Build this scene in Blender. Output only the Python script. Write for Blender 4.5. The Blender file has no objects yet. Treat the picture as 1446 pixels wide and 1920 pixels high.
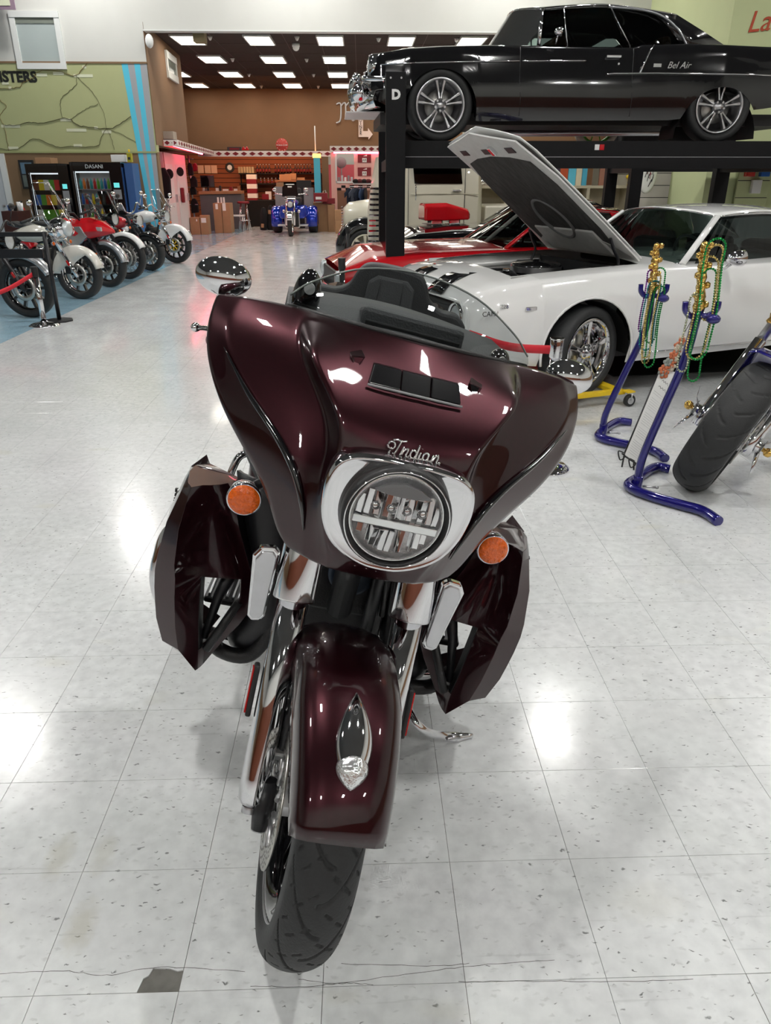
import bpy, bmesh, math, random
from mathutils import Vector, Matrix, noise
from math import sin, cos, pi, radians as rad, sqrt, atan2
random.seed(7)
sc = bpy.context.scene
C = sc.collection
# ------------------------------------------------------------------ camera
FPX, CAMH, PITCH, YAW = 1380.0, 1.57, rad(24.43), rad(1.8)
cd = bpy.data.cameras.new('camera'); cam = bpy.data.objects.new('camera', cd); C.objects.link(cam)
cam.location = (0, 0, CAMH)
cam.rotation_euler = (pi/2 - PITCH, 0, -YAW)
cd.sensor_fit = 'VERTICAL'; cd.sensor_height = 24.0; cd.lens = 24.0*FPX/1920.0
cd.clip_start = 0.05; cd.clip_end = 200
sc.camera = cam
# ------------------------------------------------------------------ world, exposure
w = bpy.data.worlds.new('world'); sc.world = w; w.use_nodes = True
w.node_tree.nodes['Background'].inputs[0].default_value = (0.6, 0.65, 0.7, 1)
w.node_tree.nodes['Background'].inputs[1].default_value = 0.3
sc.view_settings.view_transform = 'Standard'; sc.view_settings.look = 'None'
sc.view_settings.exposure = 0.0; sc.view_settings.gamma = 1.0
sc.view_settings.use_curve_mapping = False
LAMP_MAIN, LAMP_HALL = 315.0, 9.0
try: sc.cycles.sample_clamp_indirect = 6.0
except Exception: pass

def Rf():
    f = Vector((sin(YAW)*cos(PITCH), cos(YAW)*cos(PITCH), -sin(PITCH)))
    r = Vector((cos(YAW), -sin(YAW), 0)); return r, r.cross(f), f
CR, CU, CF = Rf()
def ray(u, v): return CF + CR*((u-723)/FPX) - CU*((v-960)/FPX)
def atz(u, v, z=0.0):
    r = ray(u, v); return Vector((0, 0, CAMH)) + r*((z-CAMH)/r.z)
def aty(u, v, y):
    r = ray(u, v); return Vector((0, 0, CAMH)) + r*(y/r.y)
def atx(u, v, x):
    r = ray(u, v); return Vector((0, 0, CAMH)) + r*(x/r.x)

# ------------------------------------------------------------------ materials
MATS = {}
def mat(name, col=(.5, .5, .5), rough=.5, metal=0.0, coat=0.0, emis=None, estr=1.0, alpha=None, trans=0.0, ior=1.45, spec=None):
    if name in MATS: return MATS[name]
    m = bpy.data.materials.new(name); m.use_nodes = True
    b = m.node_tree.nodes['Principled BSDF']
    if isinstance(col, str): col = hexc(col)
    b.inputs['Base Color'].default_value = (*col, 1)
    b.inputs['Roughness'].default_value = rough
    b.inputs['Metallic'].default_value = metal
    b.inputs['Coat Weight'].default_value = coat
    b.inputs['Coat Roughness'].default_value = 0.02
    b.inputs['IOR'].default_value = ior
    if spec is not None: b.inputs['Specular IOR Level'].default_value = spec
    b.inputs['Transmission Weight'].default_value = trans
    if alpha is not None: b.inputs['Alpha'].default_value = alpha
    if emis is not None:
        if isinstance(emis, str): emis = hexc(emis)
        b.inputs['Emission Color'].default_value = (*emis, 1); b.inputs['Emission Strength'].default_value = estr
    MATS[name] = m
    return m
def hexc(h):
    h = h.lstrip('#'); o = []
    for i in (0, 2, 4):
        c = int(h[i:i+2], 16)/255
        o.append(c/12.92 if c <= .04045 else ((c+.055)/1.055)**2.4)
    return tuple(o)
def vary(m, scale=8, amt=.12, bump=0.0, bscale=60, stretch=(1, 1, 1), rvar=0.0, coord='Object'):
    """procedural colour mottling, fine relief and gloss variation on a material"""
    nt = m.node_tree; N = nt.nodes; L = nt.links; b = N['Principled BSDF']
    tc = N.new('ShaderNodeTexCoord'); mp = N.new('ShaderNodeMapping'); mp.inputs['Scale'].default_value = stretch
    L.new(tc.outputs[coord], mp.inputs[0])
    n = N.new('ShaderNodeTexNoise'); n.inputs['Scale'].default_value = scale; n.inputs['Detail'].default_value = 4
    L.new(mp.outputs[0], n.inputs['Vector'])
    c = tuple(b.inputs['Base Color'].default_value)
    mx = N.new('ShaderNodeMix'); mx.data_type = 'RGBA'
    mx.inputs['A'].default_value = (*[x*(1-amt) for x in c[:3]], 1)
    mx.inputs['B'].default_value = (*[min(1, x*(1+amt)) for x in c[:3]], 1)
    L.new(n.outputs['Fac'], mx.inputs['Factor']); L.new(mx.outputs['Result'], b.inputs['Base Color'])
    if bump:
        n2 = N.new('ShaderNodeTexNoise'); n2.inputs['Scale'].default_value = bscale; n2.inputs['Detail'].default_value = 3
        L.new(mp.outputs[0], n2.inputs['Vector'])
        bp = N.new('ShaderNodeBump'); bp.inputs['Strength'].default_value = bump; bp.inputs['Distance'].default_value = .01
        L.new(n2.outputs['Fac'], bp.inputs['Height']); L.new(bp.outputs[0], b.inputs['Normal'])
    if rvar:
        mr = N.new('ShaderNodeMapRange'); r0 = b.inputs['Roughness'].default_value
        mr.inputs['To Min'].default_value = max(0, r0-rvar); mr.inputs['To Max'].default_value = r0+rvar
        L.new(n.outputs['Fac'], mr.inputs['Value']); L.new(mr.outputs[0], b.inputs['Roughness'])
    return m
CHROME = vary(mat('chrome', (.80, .80, .82), .05, 1), 20, .03, rvar=.01)
STEEL = vary(mat('brushed_steel', (.55, .55, .57), .28, 1), 30, .08)
ALU = vary(mat('cast_aluminium', (.62, .62, .63), .38, 1), 30, .1, .1)
BLACKMET = vary(mat('satin_black_metal', (.012, .012, .014), .38), 12, .2, .05, 90)
LIFTB = vary(mat('lift_black_paint', (.006, .006, .007), .5, spec=.22), 12, .2, .05, 90)
BLACKGL = vary(mat('gloss_black', (.006, .006, .007), .10, coat=1), 6, .1)
BLACKPL = vary(mat('black_plastic', (.014, .014, .015), .42), 20, .2, .15, 220)
RUBBER = vary(mat('tyre_rubber', (.020, .021, .022), .58), 40, .25, .12, 160)
LEATHER = vary(mat('black_leather', (.026, .027, .029), .5), 15, .15, .35, 260)
GREYLEATHER = vary(mat('grey_seat_vinyl', (.055, .057, .06), .55), 15, .12, .3, 240)
MAROON = vary(mat('maroon_pearl_paint', (.023, .0019, .0046), .34, .8, 1.0), 90, .18)
BURGUNDY = MAROON
WHITEP = vary(mat('gloss_white_paint', (.80, .80, .79), .16, coat=1), 3, .02)
CREAMP = vary(mat('cream_paint', (.62, .58, .46), .3, coat=.6), 4, .05)
REDP = vary(mat('gloss_red_paint', (.52, .006, .012), .16, coat=1), 3, .05)
BLUEP = vary(mat('blue_pearl_paint', (.004, .035, .45), .15, .3, 1), 30, .15)
NAVYP = vary(mat('indigo_paint', (.010, .008, .16), .18, .3, 1), 30, .15)
SILVERP = vary(mat('silver_paint', (.45, .46, .48), .25, .7, 1), 30, .1)
PEARLW = vary(mat('pearl_cream_paint', (.66, .64, .58), .2, .1, 1), 30, .05)
AMBER = vary(mat('amber_lens', (.66, .105, .003), .15, coat=.5, emis=(.6, .1, .0), estr=.04), 120, .35, .6, 140)
REDL = mat('red_lens', (.45, .01, .01), .15, coat=.5)
GOLD = vary(mat('gold_plating', (.78, .50, .14), .16, 1), 40, .2, .3, 60)
CARD = vary(mat('cardboard', (.36, .205, .11), .85), 6, .12, .1, 80)
GREYPL = vary(mat('grey_plastic', (.25, .25, .26), .5), 10, .1)
WHITEPL = vary(mat('white_plastic', (.75, .75, .74), .45), 10, .04)
PAPER = vary(mat('paper', (.78, .78, .76), .8), 10, .04)
INK = mat('ink', (.02, .02, .02), .7)
def glass(name, tint=(1, 1, 1), rough=0.0, dens=.12):
    if name in MATS: return MATS[name]
    m = bpy.data.materials.new(name); m.use_nodes = True; N = m.node_tree.nodes; L = m.node_tree.links; N.clear()
    o = N.new('ShaderNodeOutputMaterial'); g = N.new('ShaderNodeBsdfGlossy'); g.inputs['Roughness'].default_value = rough
    t = N.new('ShaderNodeBsdfTransparent'); t.inputs[0].default_value = (*[(1-dens)*x for x in tint], 1)
    f = N.new('ShaderNodeFresnel'); f.inputs[0].default_value = 1.45; mx = N.new('ShaderNodeMixShader')
    L.new(f.outputs[0], mx.inputs[0]); L.new(t.outputs[0], mx.inputs[1]); L.new(g.outputs[0], mx.inputs[2]); L.new(mx.outputs[0], o.inputs[0])
    MATS[name] = m; return m
CLEAR = glass('clear_glass', (1, 1, 1), 0, .03)
SCREEN = glass('tinted_windscreen', (.80, .84, .84), 0, .25)
DARKGL = glass('smoked_glass', (.10, .12, .12), 0, .1)
AUTOGL = glass('green_tint_glass', (.45, .55, .52), 0, .1)
LENS = glass('lamp_lens', (1, 1, 1), .0, .02)

# ------------------------------------------------------------------ mesh builder
def basis(d):
    d = Vector(d).normalized(); a = Vector((0, 0, 1)) if abs(d.z) < .9 else Vector((1, 0, 0))
    x = a.cross(d).normalized(); return x, d.cross(x), d
class MB:
    def __init__(s): s.v = []; s.f = []; s.sm = []; s.xf = None; s.mi = []; s.cm = 0
    def add(s, vs, fs, smooth=True):
        o = len(s.v)
        for p in vs: s.v.append(tuple(p))
        for f in fs:
            s.f.append(tuple(i+o for i in f)); s.sm.append(smooth); s.mi.append(s.cm)
        return s
    def m(s, i): s.cm = i; return s
    def box(s, c, size, rot=None, taper=1.0):
        x, y, z = [a/2 for a in size]; vs = []
        for dz in (-1, 1):
            t = taper if dz > 0 else 1
            for dx, dy in ((-1, -1), (1, -1), (1, 1), (-1, 1)):
                p = Vector((dx*x*t, dy*y*t, dz*z))
                if rot is not None: p = rot @ p
                vs.append(p+Vector(c))
        return s.add(vs, [(3, 2, 1, 0), (4, 5, 6, 7), (0, 1, 5, 4), (1, 2, 6, 5), (2, 3, 7, 6), (3, 0, 4, 7)], False)
    def bbox(s, x0, x1, y0, y1, z0, z1): return s.box(((x0+x1)/2, (y0+y1)/2, (z0+z1)/2), (abs(x1-x0), abs(y1-y0), abs(z1-z0)))
    def cyl(s, a, b, r0, r1=None, n=16, cap=True):
        a = Vector(a); b = Vector(b); r1 = r0 if r1 is None else r1; x, y, d = basis(b-a); vs = []
        for p, r in ((a, r0), (b, r1)):
            for i in range(n):
                t = 2*pi*i/n; vs.append(p+x*(r*cos(t))+y*(r*sin(t)))
        s.add(vs, [(i, (i+1) % n, n+(i+1) % n, n+i) for i in range(n)], True)
        if cap:
            s.add(vs[:n], [tuple(range(n-1, -1, -1))], False); s.add(vs[n:], [tuple(range(n))], False)
        return s
    def tube(s, pts, r, n=10, closed=False, cap=True, flat=None):
        pts = [Vector(p) for p in pts]; k = len(pts); rs = r if isinstance(r, (list, tuple)) else [r]*k
        rings = []; up = None
        for i in range(k):
            if closed: d = pts[(i+1) % k]-pts[i-1]
            else: d = pts[min(i+1, k-1)]-pts[max(i-1, 0)]
            d = d.normalized() if d.length > 1e-9 else Vector((0, 0, 1))
            if up is None: x, y, _ = basis(d)
            else:
                x = (up - d*up.dot(d))
                x = x.normalized() if x.length > 1e-6 else basis(d)[0]
                y = d.cross(x)
            up = x
            ry = rs[i]*(flat if flat else 1)
            rings.append([pts[i]+x*(rs[i]*cos(2*pi*j/n))+y*(ry*sin(2*pi*j/n)) for j in range(n)])
        return s.loft(rings, closed, cap)
    def loft(s, rings, closed=False, cap=True, wrap=True, smooth=True):
        n = len(rings[0]); vs = [p for r in rings for p in r]; fs = []; k = len(rings)
        for i in range(k if closed else k-1):
            for j in range(n if wrap else n-1):
                a = i*n+j; b = i*n+(j+1) % n; c = ((i+1) % k)*n+(j+1) % n; d = ((i+1) % k)*n+j
                fs.append((a, b, c, d))
        s.add(vs, fs, smooth)
        if cap and not closed and wrap:
            s.add(rings[0], [tuple(range(n-1, -1, -1))], False); s.add(rings[-1], [tuple(range(n))], False)
        return s
    def lathe(s, c, axis, prof, n=32, closed=False, arc=None):
        c = Vector(c); x, y, d = basis(axis); rings = []
        full = arc is None; a0, a1 = (0, 2*pi) if full else arc
        m_ = n if full else n+1
        for i in range(m_):
            t = a0+(a1-a0)*i/n
            rings.append([c+d*h+(x*cos(t)+y*sin(t))*r for r, h in prof])
        k = len(prof); vs = [p for r in rings for p in r]; fs = []
        for i in range(m_ if full else m_-1):
            for j in range(k if closed else k-1):
                fs.append((i*k+j, i*k+(j+1) % k, ((i+1) % m_)*k+(j+1) % k, ((i+1) % m_)*k+j))
        return s.add(vs, [f[::-1] for f in fs], True)
    def ball(s, c, r, n=12, sc_=(1, 1, 1), rot=None):
        c = Vector(c); vs = []; k = n//2
        for i in range(k+1):
            t = pi*i/k
            for j in range(n):
                p = Vector((sin(t)*cos(2*pi*j/n)*sc_[0], sin(t)*sin(2*pi*j/n)*sc_[1], cos(t)*sc_[2]))*r
                if rot is not None: p = rot @ p
                vs.append(c+p)
        return s.add(vs, [(i*n+j, (i+1)*n+j, (i+1)*n+(j+1) % n, i*n+(j+1) % n) for i in range(k) for j in range(n)])
    def prism(s, poly, z0, z1, xf=None, smooth=False):
        """poly in 2D; xf maps (x,y,z)->Vector"""
        xf = xf or (lambda x, y, z: Vector((x, y, z))); n = len(poly)
        a = sum(poly[i][0]*poly[(i+1) % n][1]-poly[(i+1) % n][0]*poly[i][1] for i in range(n))
        if a < 0: poly = poly[::-1]
        vs = [xf(x, y, z0) for x, y in poly]+[xf(x, y, z1) for x, y in poly]
        s.add(vs, [(i, (i+1) % n, n+(i+1) % n, n+i) for i in range(n)], smooth)
        s.add(vs, [tuple(range(n-1, -1, -1)), tuple(range(n, 2*n))], False); return s
    def grid(s, rows, smooth=True):
        return s.loft(rows, False, False, False, smooth)
    def build(s, name, m, parent=None, loc=None, bevel=0, sub=0, solid=0, crease=None, auto=None, fixn=True):
        me = bpy.data.meshes.new(name)
        vs = [tuple(s.xf(Vector(p))) for p in s.v] if s.xf else s.v
        me.from_pydata(vs, [], s.f); me.polygons.foreach_set('use_smooth', s.sm)
        for mm in (m if isinstance(m, (list, tuple)) else [m]): me.materials.append(mm)
        if isinstance(m, (list, tuple)): me.polygons.foreach_set('material_index', s.mi)
        bm = bmesh.new(); bm.from_mesh(me)
        bmesh.ops.remove_doubles(bm, verts=bm.verts, dist=1e-5)
        if fixn: bmesh.ops.recalc_face_normals(bm, faces=bm.faces)
        bm.to_mesh(me); bm.free()
        if auto: me.set_sharp_from_angle(angle=rad(auto))
        o = bpy.data.objects.new(name, me); C.objects.link(o)
        if parent is not None: o.parent = parent
        if loc is not None: o.location = loc
        if sub:
            md = o.modifiers.new('sub', 'SUBSURF'); md.levels = sub; md.render_levels = sub
        if solid:
            md = o.modifiers.new('solid', 'SOLIDIFY'); md.thickness = solid; md.offset = 0
        if bevel:
            md = o.modifiers.new('bevel', 'BEVEL'); md.width = bevel; md.segments = 2; md.limit_method = 'ANGLE'; md.angle_limit = rad(40)
        return o
def thing(name, label, cat, loc=(0, 0, 0), rot=(0, 0, 0), group=None):
    o = bpy.data.objects.new(name, None); C.objects.link(o); o.empty_display_size = .1
    o.location = loc; o.rotation_euler = rot; return tag(o, label, cat, group)
def tag(o, label, cat, group=None):
    o['label'] = label; o['category'] = cat
    if group: o['group'] = group
    return o
def struct(o): o['kind'] = 'structure'; return o
def plab(o, label): o['label'] = label; return o
def dup(root, loc=None, rot=None, label=None, group=None):
    def cp(o, par):
        c = o.copy(); C.objects.link(c)
        if par is not None: c.parent = par
        for ch in [x for x in bpy.data.objects if x.parent == o]: cp(ch, c)
        return c
    r = cp(root, None)
    if loc is not None: r.location = loc
    if rot is not None: r.rotation_euler = rot
    if label: r['label'] = label
    if group: r['group'] = group
    return r
def text(s, size, m, parent, name='lettering', mtx=None, depth=.002, align='CENTER', shear=0, sx=1.0, off=0.0):
    cu = bpy.data.curves.new(name, 'FONT'); cu.body = s; cu.size = size; cu.extrude = depth; cu.align_x = align; cu.align_y = 'CENTER'
    cu.shear = shear; cu.offset = off; cu.resolution_u = 3
    t = bpy.data.objects.new(name, cu); C.objects.link(t)
    me = bpy.data.meshes.new_from_object(t.evaluated_get(bpy.context.evaluated_depsgraph_get()))
    bpy.data.objects.remove(t); bpy.data.curves.remove(cu)
    me.materials.clear(); me.materials.append(m)
    o = bpy.data.objects.new(name, me); C.objects.link(o)
    if parent is not None: o.parent = parent
    if mtx is not None:
        me.transform(mtx @ Matrix.Diagonal((sx, 1, 1, 1)))
    return o
def frm(o, x, y):
    """matrix with origin o, x axis along x, y axis along y"""
    x = Vector(x).normalized(); y = Vector(y); z = x.cross(y).normalized(); y = z.cross(x)
    return Matrix(((x.x, y.x, z.x, o[0]), (x.y, y.y, z.y, o[1]), (x.z, y.z, z.z, o[2]), (0, 0, 0, 1)))
def arcp(c, r, a0, a1, n, ux=(1, 0, 0), uy=(0, 0, 1)):
    c = Vector(c); ux = Vector(ux); uy = Vector(uy)
    return [c+ux*(r*cos(rad(a0+(a1-a0)*i/n)))+uy*(r*sin(rad(a0+(a1-a0)*i/n))) for i in range(n+1)]
def spl(pts, n=6):
    """Catmull-Rom through points"""
    P = [Vector(p) for p in pts]; P = [P[0]*2-P[1]]+P+[P[-1]*2-P[-2]]; out = []
    for i in range(1, len(P)-2):
        for k in range(n):
            t = k/n; a, b, c, d = P[i-1], P[i], P[i+1], P[i+2]
            out.append(((b*2)+(c-a)*t+(a*2-b*5+c*4-d)*t*t+(b*3-a-c*3+d)*t**3)*.5)
    out.append(P[-2]); return out
def lerp(tab, x):
    if x <= tab[0][0]: return tab[0][1]
    for (a, b), (c, d) in zip(tab, tab[1:]):
        if x <= c: return b+(d-b)*(x-a)/(c-a)
    return tab[-1][1]
def sl(tab, x):
    """smooth interpolation of table"""
    if x <= tab[0][0]: return tab[0][1]
    for (a, b), (c, d) in zip(tab, tab[1:]):
        if x <= c:
            t = (x-a)/(c-a); t = t*t*(3-2*t); return b+(d-b)*t
    return tab[-1][1]
# ================================================================== ROOM
WALLW = vary(mat('white_wall_paint', hexc('c9c9c4'), .85), 3, .03, .06, 60)
WALLG = vary(mat('sage_green_paint', hexc('a9ad80'), .85), 3, .04, .06, 60)
WALLG2 = vary(mat('pale_green_paint', hexc('bcc497'), .85), 3, .04, .06, 60)
WALLB = vary(mat('brown_wall_paint', hexc('7d644a'), .85), 3, .05, .06, 60)
WALLB2 = vary(mat('tan_wall_paint', hexc('7f6249'), .85), 3, .05, .06, 60)
TRIMW = vary(mat('white_trim', hexc('d6d8d6'), .5), 4, .03)
DARKC = vary(mat('dark_ceiling_tile', hexc('352a27'), .9), 30, .2, .1, 90)
CEILW = vary(mat('grey_ceiling', hexc('4c4c4b'), .9), 3, .05)
# ---- floor tiles
def floor_mat(name, base, lo):
    m = mat(name, base, .17, coat=.0); nt = m.node_tree; N = nt.nodes; L = nt.links; b = N['Principled BSDF']
    b.inputs['Coat Weight'].default_value = .35; b.inputs['Coat Roughness'].default_value = .07
    g = N.new('ShaderNodeNewGeometry'); pos = g.outputs['Position']
    def noi(s, d=3, st=None):
        n = N.new('ShaderNodeTexNoise'); n.inputs['Scale'].default_value = s; n.inputs['Detail'].default_value = d
        if st:
            mp = N.new('ShaderNodeMapping'); mp.inputs['Scale'].default_value = st[0]; mp.inputs['Rotation'].default_value = (0, 0, st[1])
            L.new(pos, mp.inputs[0]); L.new(mp.outputs[0], n.inputs['Vector'])
        else: L.new(pos, n.inputs['Vector'])
        return n.outputs['Fac']
    def rng(x, a, c, lo_=0., hi=1.):
        r = N.new('ShaderNodeMapRange'); L.new(x, r.inputs['Value']); r.inputs['From Min'].default_value = a; r.inputs['From Max'].default_value = c
        r.inputs['To Min'].default_value = lo_; r.inputs['To Max'].default_value = hi; return r.outputs[0]
    def mix(f, a, c):
        x = N.new('ShaderNodeMix'); x.data_type = 'RGBA'; L.new(f, x.inputs['Factor'])
        for k, s_ in (('A', a), ('B', c)):
            if isinstance(s_, tuple): x.inputs[k].default_value = (*s_, 1)
            else: L.new(s_, x.inputs[k])
        return x.outputs['Result']
    def mul(a, c):
        x = N.new('ShaderNodeMath'); x.operation = 'MULTIPLY'; L.new(a, x.inputs[0]); L.new(c, x.inputs[1]); return x.outputs[0]
    col = mix(rng(noi(26, 5), .35, .7), base, lo)
    # per-tile tone
    oi = N.new('ShaderNodeObjectInfo')
    tone = tuple(x*.93 for x in base)
    col = mix(rng(oi.outputs['Random'], 0, 1, 0, .45), col, tone)
    # marbled chips: short dark dashes and soft grey flecks
    def chips(scale, thr, rot, st):
        v = N.new('ShaderNodeTexVoronoi'); v.inputs['Scale'].default_value = scale
        mp = N.new('ShaderNodeMapping'); mp.inputs['Scale'].default_value = st; mp.inputs['Rotation'].default_value = (0, 0, rot)
        nz = N.new('ShaderNodeTexNoise'); nz.inputs['Scale'].default_value = 60; L.new(pos, nz.inputs['Vector'])
        va = N.new('ShaderNodeVectorMath'); va.operation = 'MULTIPLY_ADD'; L.new(nz.outputs['Color'], va.inputs[0]); va.inputs[1].default_value = (.02, .02, 0); L.new(pos, va.inputs[2])
        L.new(va.outputs[0], mp.inputs[0]); L.new(mp.outputs[0], v.inputs['Vector'])
        sep = N.new('ShaderNodeSeparateColor'); L.new(v.outputs['Color'], sep.inputs[0])
        return mul(rng(v.outputs['Distance'], thr, thr*.5), rng(sep.outputs[0], .62, .66))
    col = mix(rng(chips(42, .34, .3, (.8, 2.0, 1)), 0, 1, 0, .28), col, tuple(x*.45 for x in base))
    dark = tuple(x*.10 for x in base)
    col = mix(rng(chips(26, .16, .5, (1, 3.2, 1)), 0, 1, 0, .8), col, dark)
    col = mix(rng(chips(30, .15, 2.2, (1, 3.4, 1)), 0, 1, 0, .7), col, dark)
    col = mix(rng(chips(17, .13, 1.2, (1, 2.2, 1)), 0, 1, 0, .75), col, dark)
    # grime: broad grey wear and a few yellowish stains
    col = mix(rng(noi(1.7, 6), .46, .75, 0, .30), col, tuple(a*c for a, c in zip(base, (.62, .63, .62))))
    col = mix(rng(noi(2.3, 2, ((1, 1.8, 1), .5)), .66, .74, 0, .22), col, tuple(a*c for a, c in zip(base, (.80, .76, .55))))
    # a few worn, yellowish patches near the front
    for (u_, v_, sx_, sy_, am) in ((112, 1605, .035, .075, .30), (195, 1600, .03, .07, .22), (152, 1738, .035, .07, .34), (1215, 1690, .10, .06, .14), (640, 1868, .05, .02, .16)):
        q_ = atz(u_, v_); sb_ = N.new('ShaderNodeVectorMath'); sb_.operation = 'SUBTRACT'; L.new(pos, sb_.inputs[0]); sb_.inputs[1].default_value = (q_.x, q_.y, 0)
        ml_ = N.new('ShaderNodeVectorMath'); ml_.operation = 'MULTIPLY'; L.new(sb_.outputs[0], ml_.inputs[0]); ml_.inputs[1].default_value = (1/sx_, 1/sy_, 0)
        ln_ = N.new('ShaderNodeVectorMath'); ln_.operation = 'LENGTH'; L.new(ml_.outputs[0], ln_.inputs[0])
        ad_ = N.new('ShaderNodeMath'); ad_.operation = 'ADD'; L.new(ln_.outputs['Value'], ad_.inputs[0]); L.new(noi(40, 3), ad_.inputs[1])
        col = mix(rng(ad_.outputs[0], 1.7, .9, 0, am), col, tuple(a*c for a, c in zip(base, (.55, .50, .34))))
    # long scratches
    col = mix(rng(noi(3.2, 8, ((1, 16, 1), .25)), .66, .70, 0, .22), col, tuple(x*.5 for x in base))
    L.new(col, b.inputs['Base Color'])
    L.new(rng(noi(4, 5), .3, .7, .13, .26), b.inputs['Roughness'])
    bp = N.new('ShaderNodeBump'); bp.inputs['Strength'].default_value = .05; bp.inputs['Distance'].default_value = .004
    L.new(noi(22, 3), bp.inputs['Height']); L.new(bp.outputs[0], b.inputs['Normal'])
    L.new(bp.outputs[0], b.inputs['Coat Normal'])
    return m
TW = floor_mat('white_vinyl_tile', hexc('dadcdc'), hexc('c8cacb'))
TB = floor_mat('blue_vinyl_tile', hexc('9fc0d2'), hexc('8fb2c6'))
GROUT = vary(mat('tile_joint', (.16, .155, .14), .9), 30, .4)
T0X, T0Y, TS = .203, 1.013, .3048
sub = MB().bbox(-14, 11, -8, 31, -.12, -.0035).build('floor', GROUT); struct(sub)
BLUEX = -3.66
def tilemesh(m, gap=.0012, notch=False):
    b = MB(); h = TS/2-gap/2; e = .0004
    if notch:
        pts = [(-h, -h), (h-.088, -h), (h-.082, -h+.03), (h-.072, -h+.036), (h-.066, -h+.052), (h-.03, -h+.050), (h-.012, -h+.044), (h, -h+.046), (h, h), (-h, h)]
        b.prism(pts, -.0035, 0)
    else:
        b.add([(-h, -h, -.0035), (h, -h, -.0035), (h, h, -.0035), (-h, h, -.0035), (-h, -h, -e*.4), (h, -h, -e*.4), (h, h, -e*.4), (-h, h, -e*.4),
               (-h+e, -h+e, 0), (h-e, -h+e, 0), (h-e, h-e, 0), (-h+e, h-e, 0)],
              [(0, 1, 5, 4), (1, 2, 6, 5), (2, 3, 7, 6), (3, 0, 4, 7), (4, 5, 9, 8), (5, 6, 10, 9), (6, 7, 11, 10), (7, 4, 8, 11), (8, 9, 10, 11)], False)
    o = b.build('floor_tile', m, sub); me = o.data; bpy.data.objects.remove(o); return me
tmW, tmB, tmN = tilemesh(TW), tilemesh(TB), tilemesh(TW, notch=True)
tiles = []
for i in range(-46, 36):
    for j in range(-29, 99):
        cx, cy = T0X+(i+.5)*TS, T0Y+(j+.5)*TS
        if cy < .4 or cx < -13.8 or cx > 10.8 or cy > 30.3: continue
        p = Vector((cx, cy, 0))-Vector((0, 0, CAMH)); d = p.dot(CF); u = 723+FPX*p.dot(CR)/d; v = 960-FPX*p.dot(CU)/d
        vis = -150 < u < 1600 and v < 2150
        tiles.append((0 if vis else 1, p.length, cx, cy))
tiles.sort()
NOT = atz(300, 1800); tset = set()
for k, (nv, d, cx, cy) in enumerate(tiles[:290]):
    isn = abs(cx-NOT.x) < TS/2 and abs(cy-(NOT.y)) < TS/2
    o = bpy.data.objects.new('floor_tile', tmN if isn else (tmB if cx < BLUEX else tmW)); C.objects.link(o)
    if isn: plab(o, 'chipped tile with a missing corner')
    o.parent = sub; o.location = (cx, cy, 0)
for m_, nm, tst in ((TW, 'far_floor_tiles', lambda x: x >= BLUEX), (TB, 'blue_floor_tiles', lambda x: x < BLUEX)):
    b = MB(); h = TS/2-.0008
    for nv, d, cx, cy in tiles[290:]:
        if tst(cx): b.add([(cx-h, cy-h, 0), (cx+h, cy-h, 0), (cx+h, cy+h, 0), (cx-h, cy+h, 0)], [(0, 1, 2, 3)], False)
    o = b.build(nm, m_, sub); o['kind'] = 'stuff'
MB().bbox(-14, 11, -8, .40, -.004, -.0005).build('rear_floor_covering', TW, sub)

# ---- walls
YW = 18.0
ZH = aty(500, 57, YW).z; XC = aty(280, 160, YW).x
ZG = aty(150, 117, YW).z; ZB = aty(150, 285, YW).z
XH2 = 3.75+ (aty(1287, 30, YW).x-3.75); HC = 4.47; MC = 7.2
b = MB(); b.m(0).bbox(-14, XC, YW, YW+.2, ZG, MC); b.m(1).bbox(-14, XC, YW, YW+.2, ZB, ZG); b.m(2).bbox(-14, XC, YW, YW+.2, 0, ZB)
wf = struct(b.build('wall_front', [WALLW, WALLG, WALLB]))
b = MB(); b.bbox(XC, XH2, YW, YW+.2, ZH, MC); wh = struct(b.build('wall_header', WALLW))
b = MB(); b.bbox(XH2, 11, YW, YW+.2, 0, MC); struct(b.build('wall_front_right', WALLB2))
XG = aty(1372, 40, 14.0).x
b = MB(); b.bbox(XG, 11, 14.0, 14.2, 0, MC); wg = struct(b.build('wall_green', WALLG2))
b = MB(); b.bbox(XG, XG+.15, 14.2, YW, 0, MC); struct(b.build('wall_green_return', WALLG2))
b = MB(); b.m(0).bbox(-14.2, -14, -8, YW, 2.1, MC); b.m(1).bbox(-14.2, -14, -8, YW, 0, 2.1); struct(b.build('wall_left', [WALLW, WALLB]))
b = MB(); b.m(0).bbox(11, 11.2, -8, YW, 2.1, MC); b.m(1).bbox(11, 11.2, -8, YW, 0, 2.1); struct(b.build('wall_right', [WALLW, WALLB2]))
WOODP = vary(mat('reddish_wood_panel', (.16, .045, .02), .45), 3, .35, .1, 20, (1, 1, .15))
b = MB(); b.m(0).bbox(-14, 11, -8.2, -8, 2.4, MC); b.m(1).bbox(-14, 11, -8.2, -8, 0, 2.4); struct(b.build('wall_rear', [WALLW, WOODP]))
struct(MB().bbox(-14, 11, -8, YW, MC, MC+.1).build('ceiling', CEILW))
struct(MB().bbox(-12, 10, 18.2, 30.6, HC, HC+.1).build('ceiling_hall', DARKC))
b = MB().bbox(-12, 10, 30.4, 30.6, 0, HC); struct(b.build('wall_back', WALLB2))
struct(MB().bbox(10, 10.2, 18.2, 30.4, 0, HC).build('wall_hall_right', WALLB2))
struct(MB().bbox(-12.2, -12, 18.2, 30.4, 0, HC).build('wall_hall_left', WALLB2))
b = MB(); xa, xb = XC, XC-.25
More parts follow.
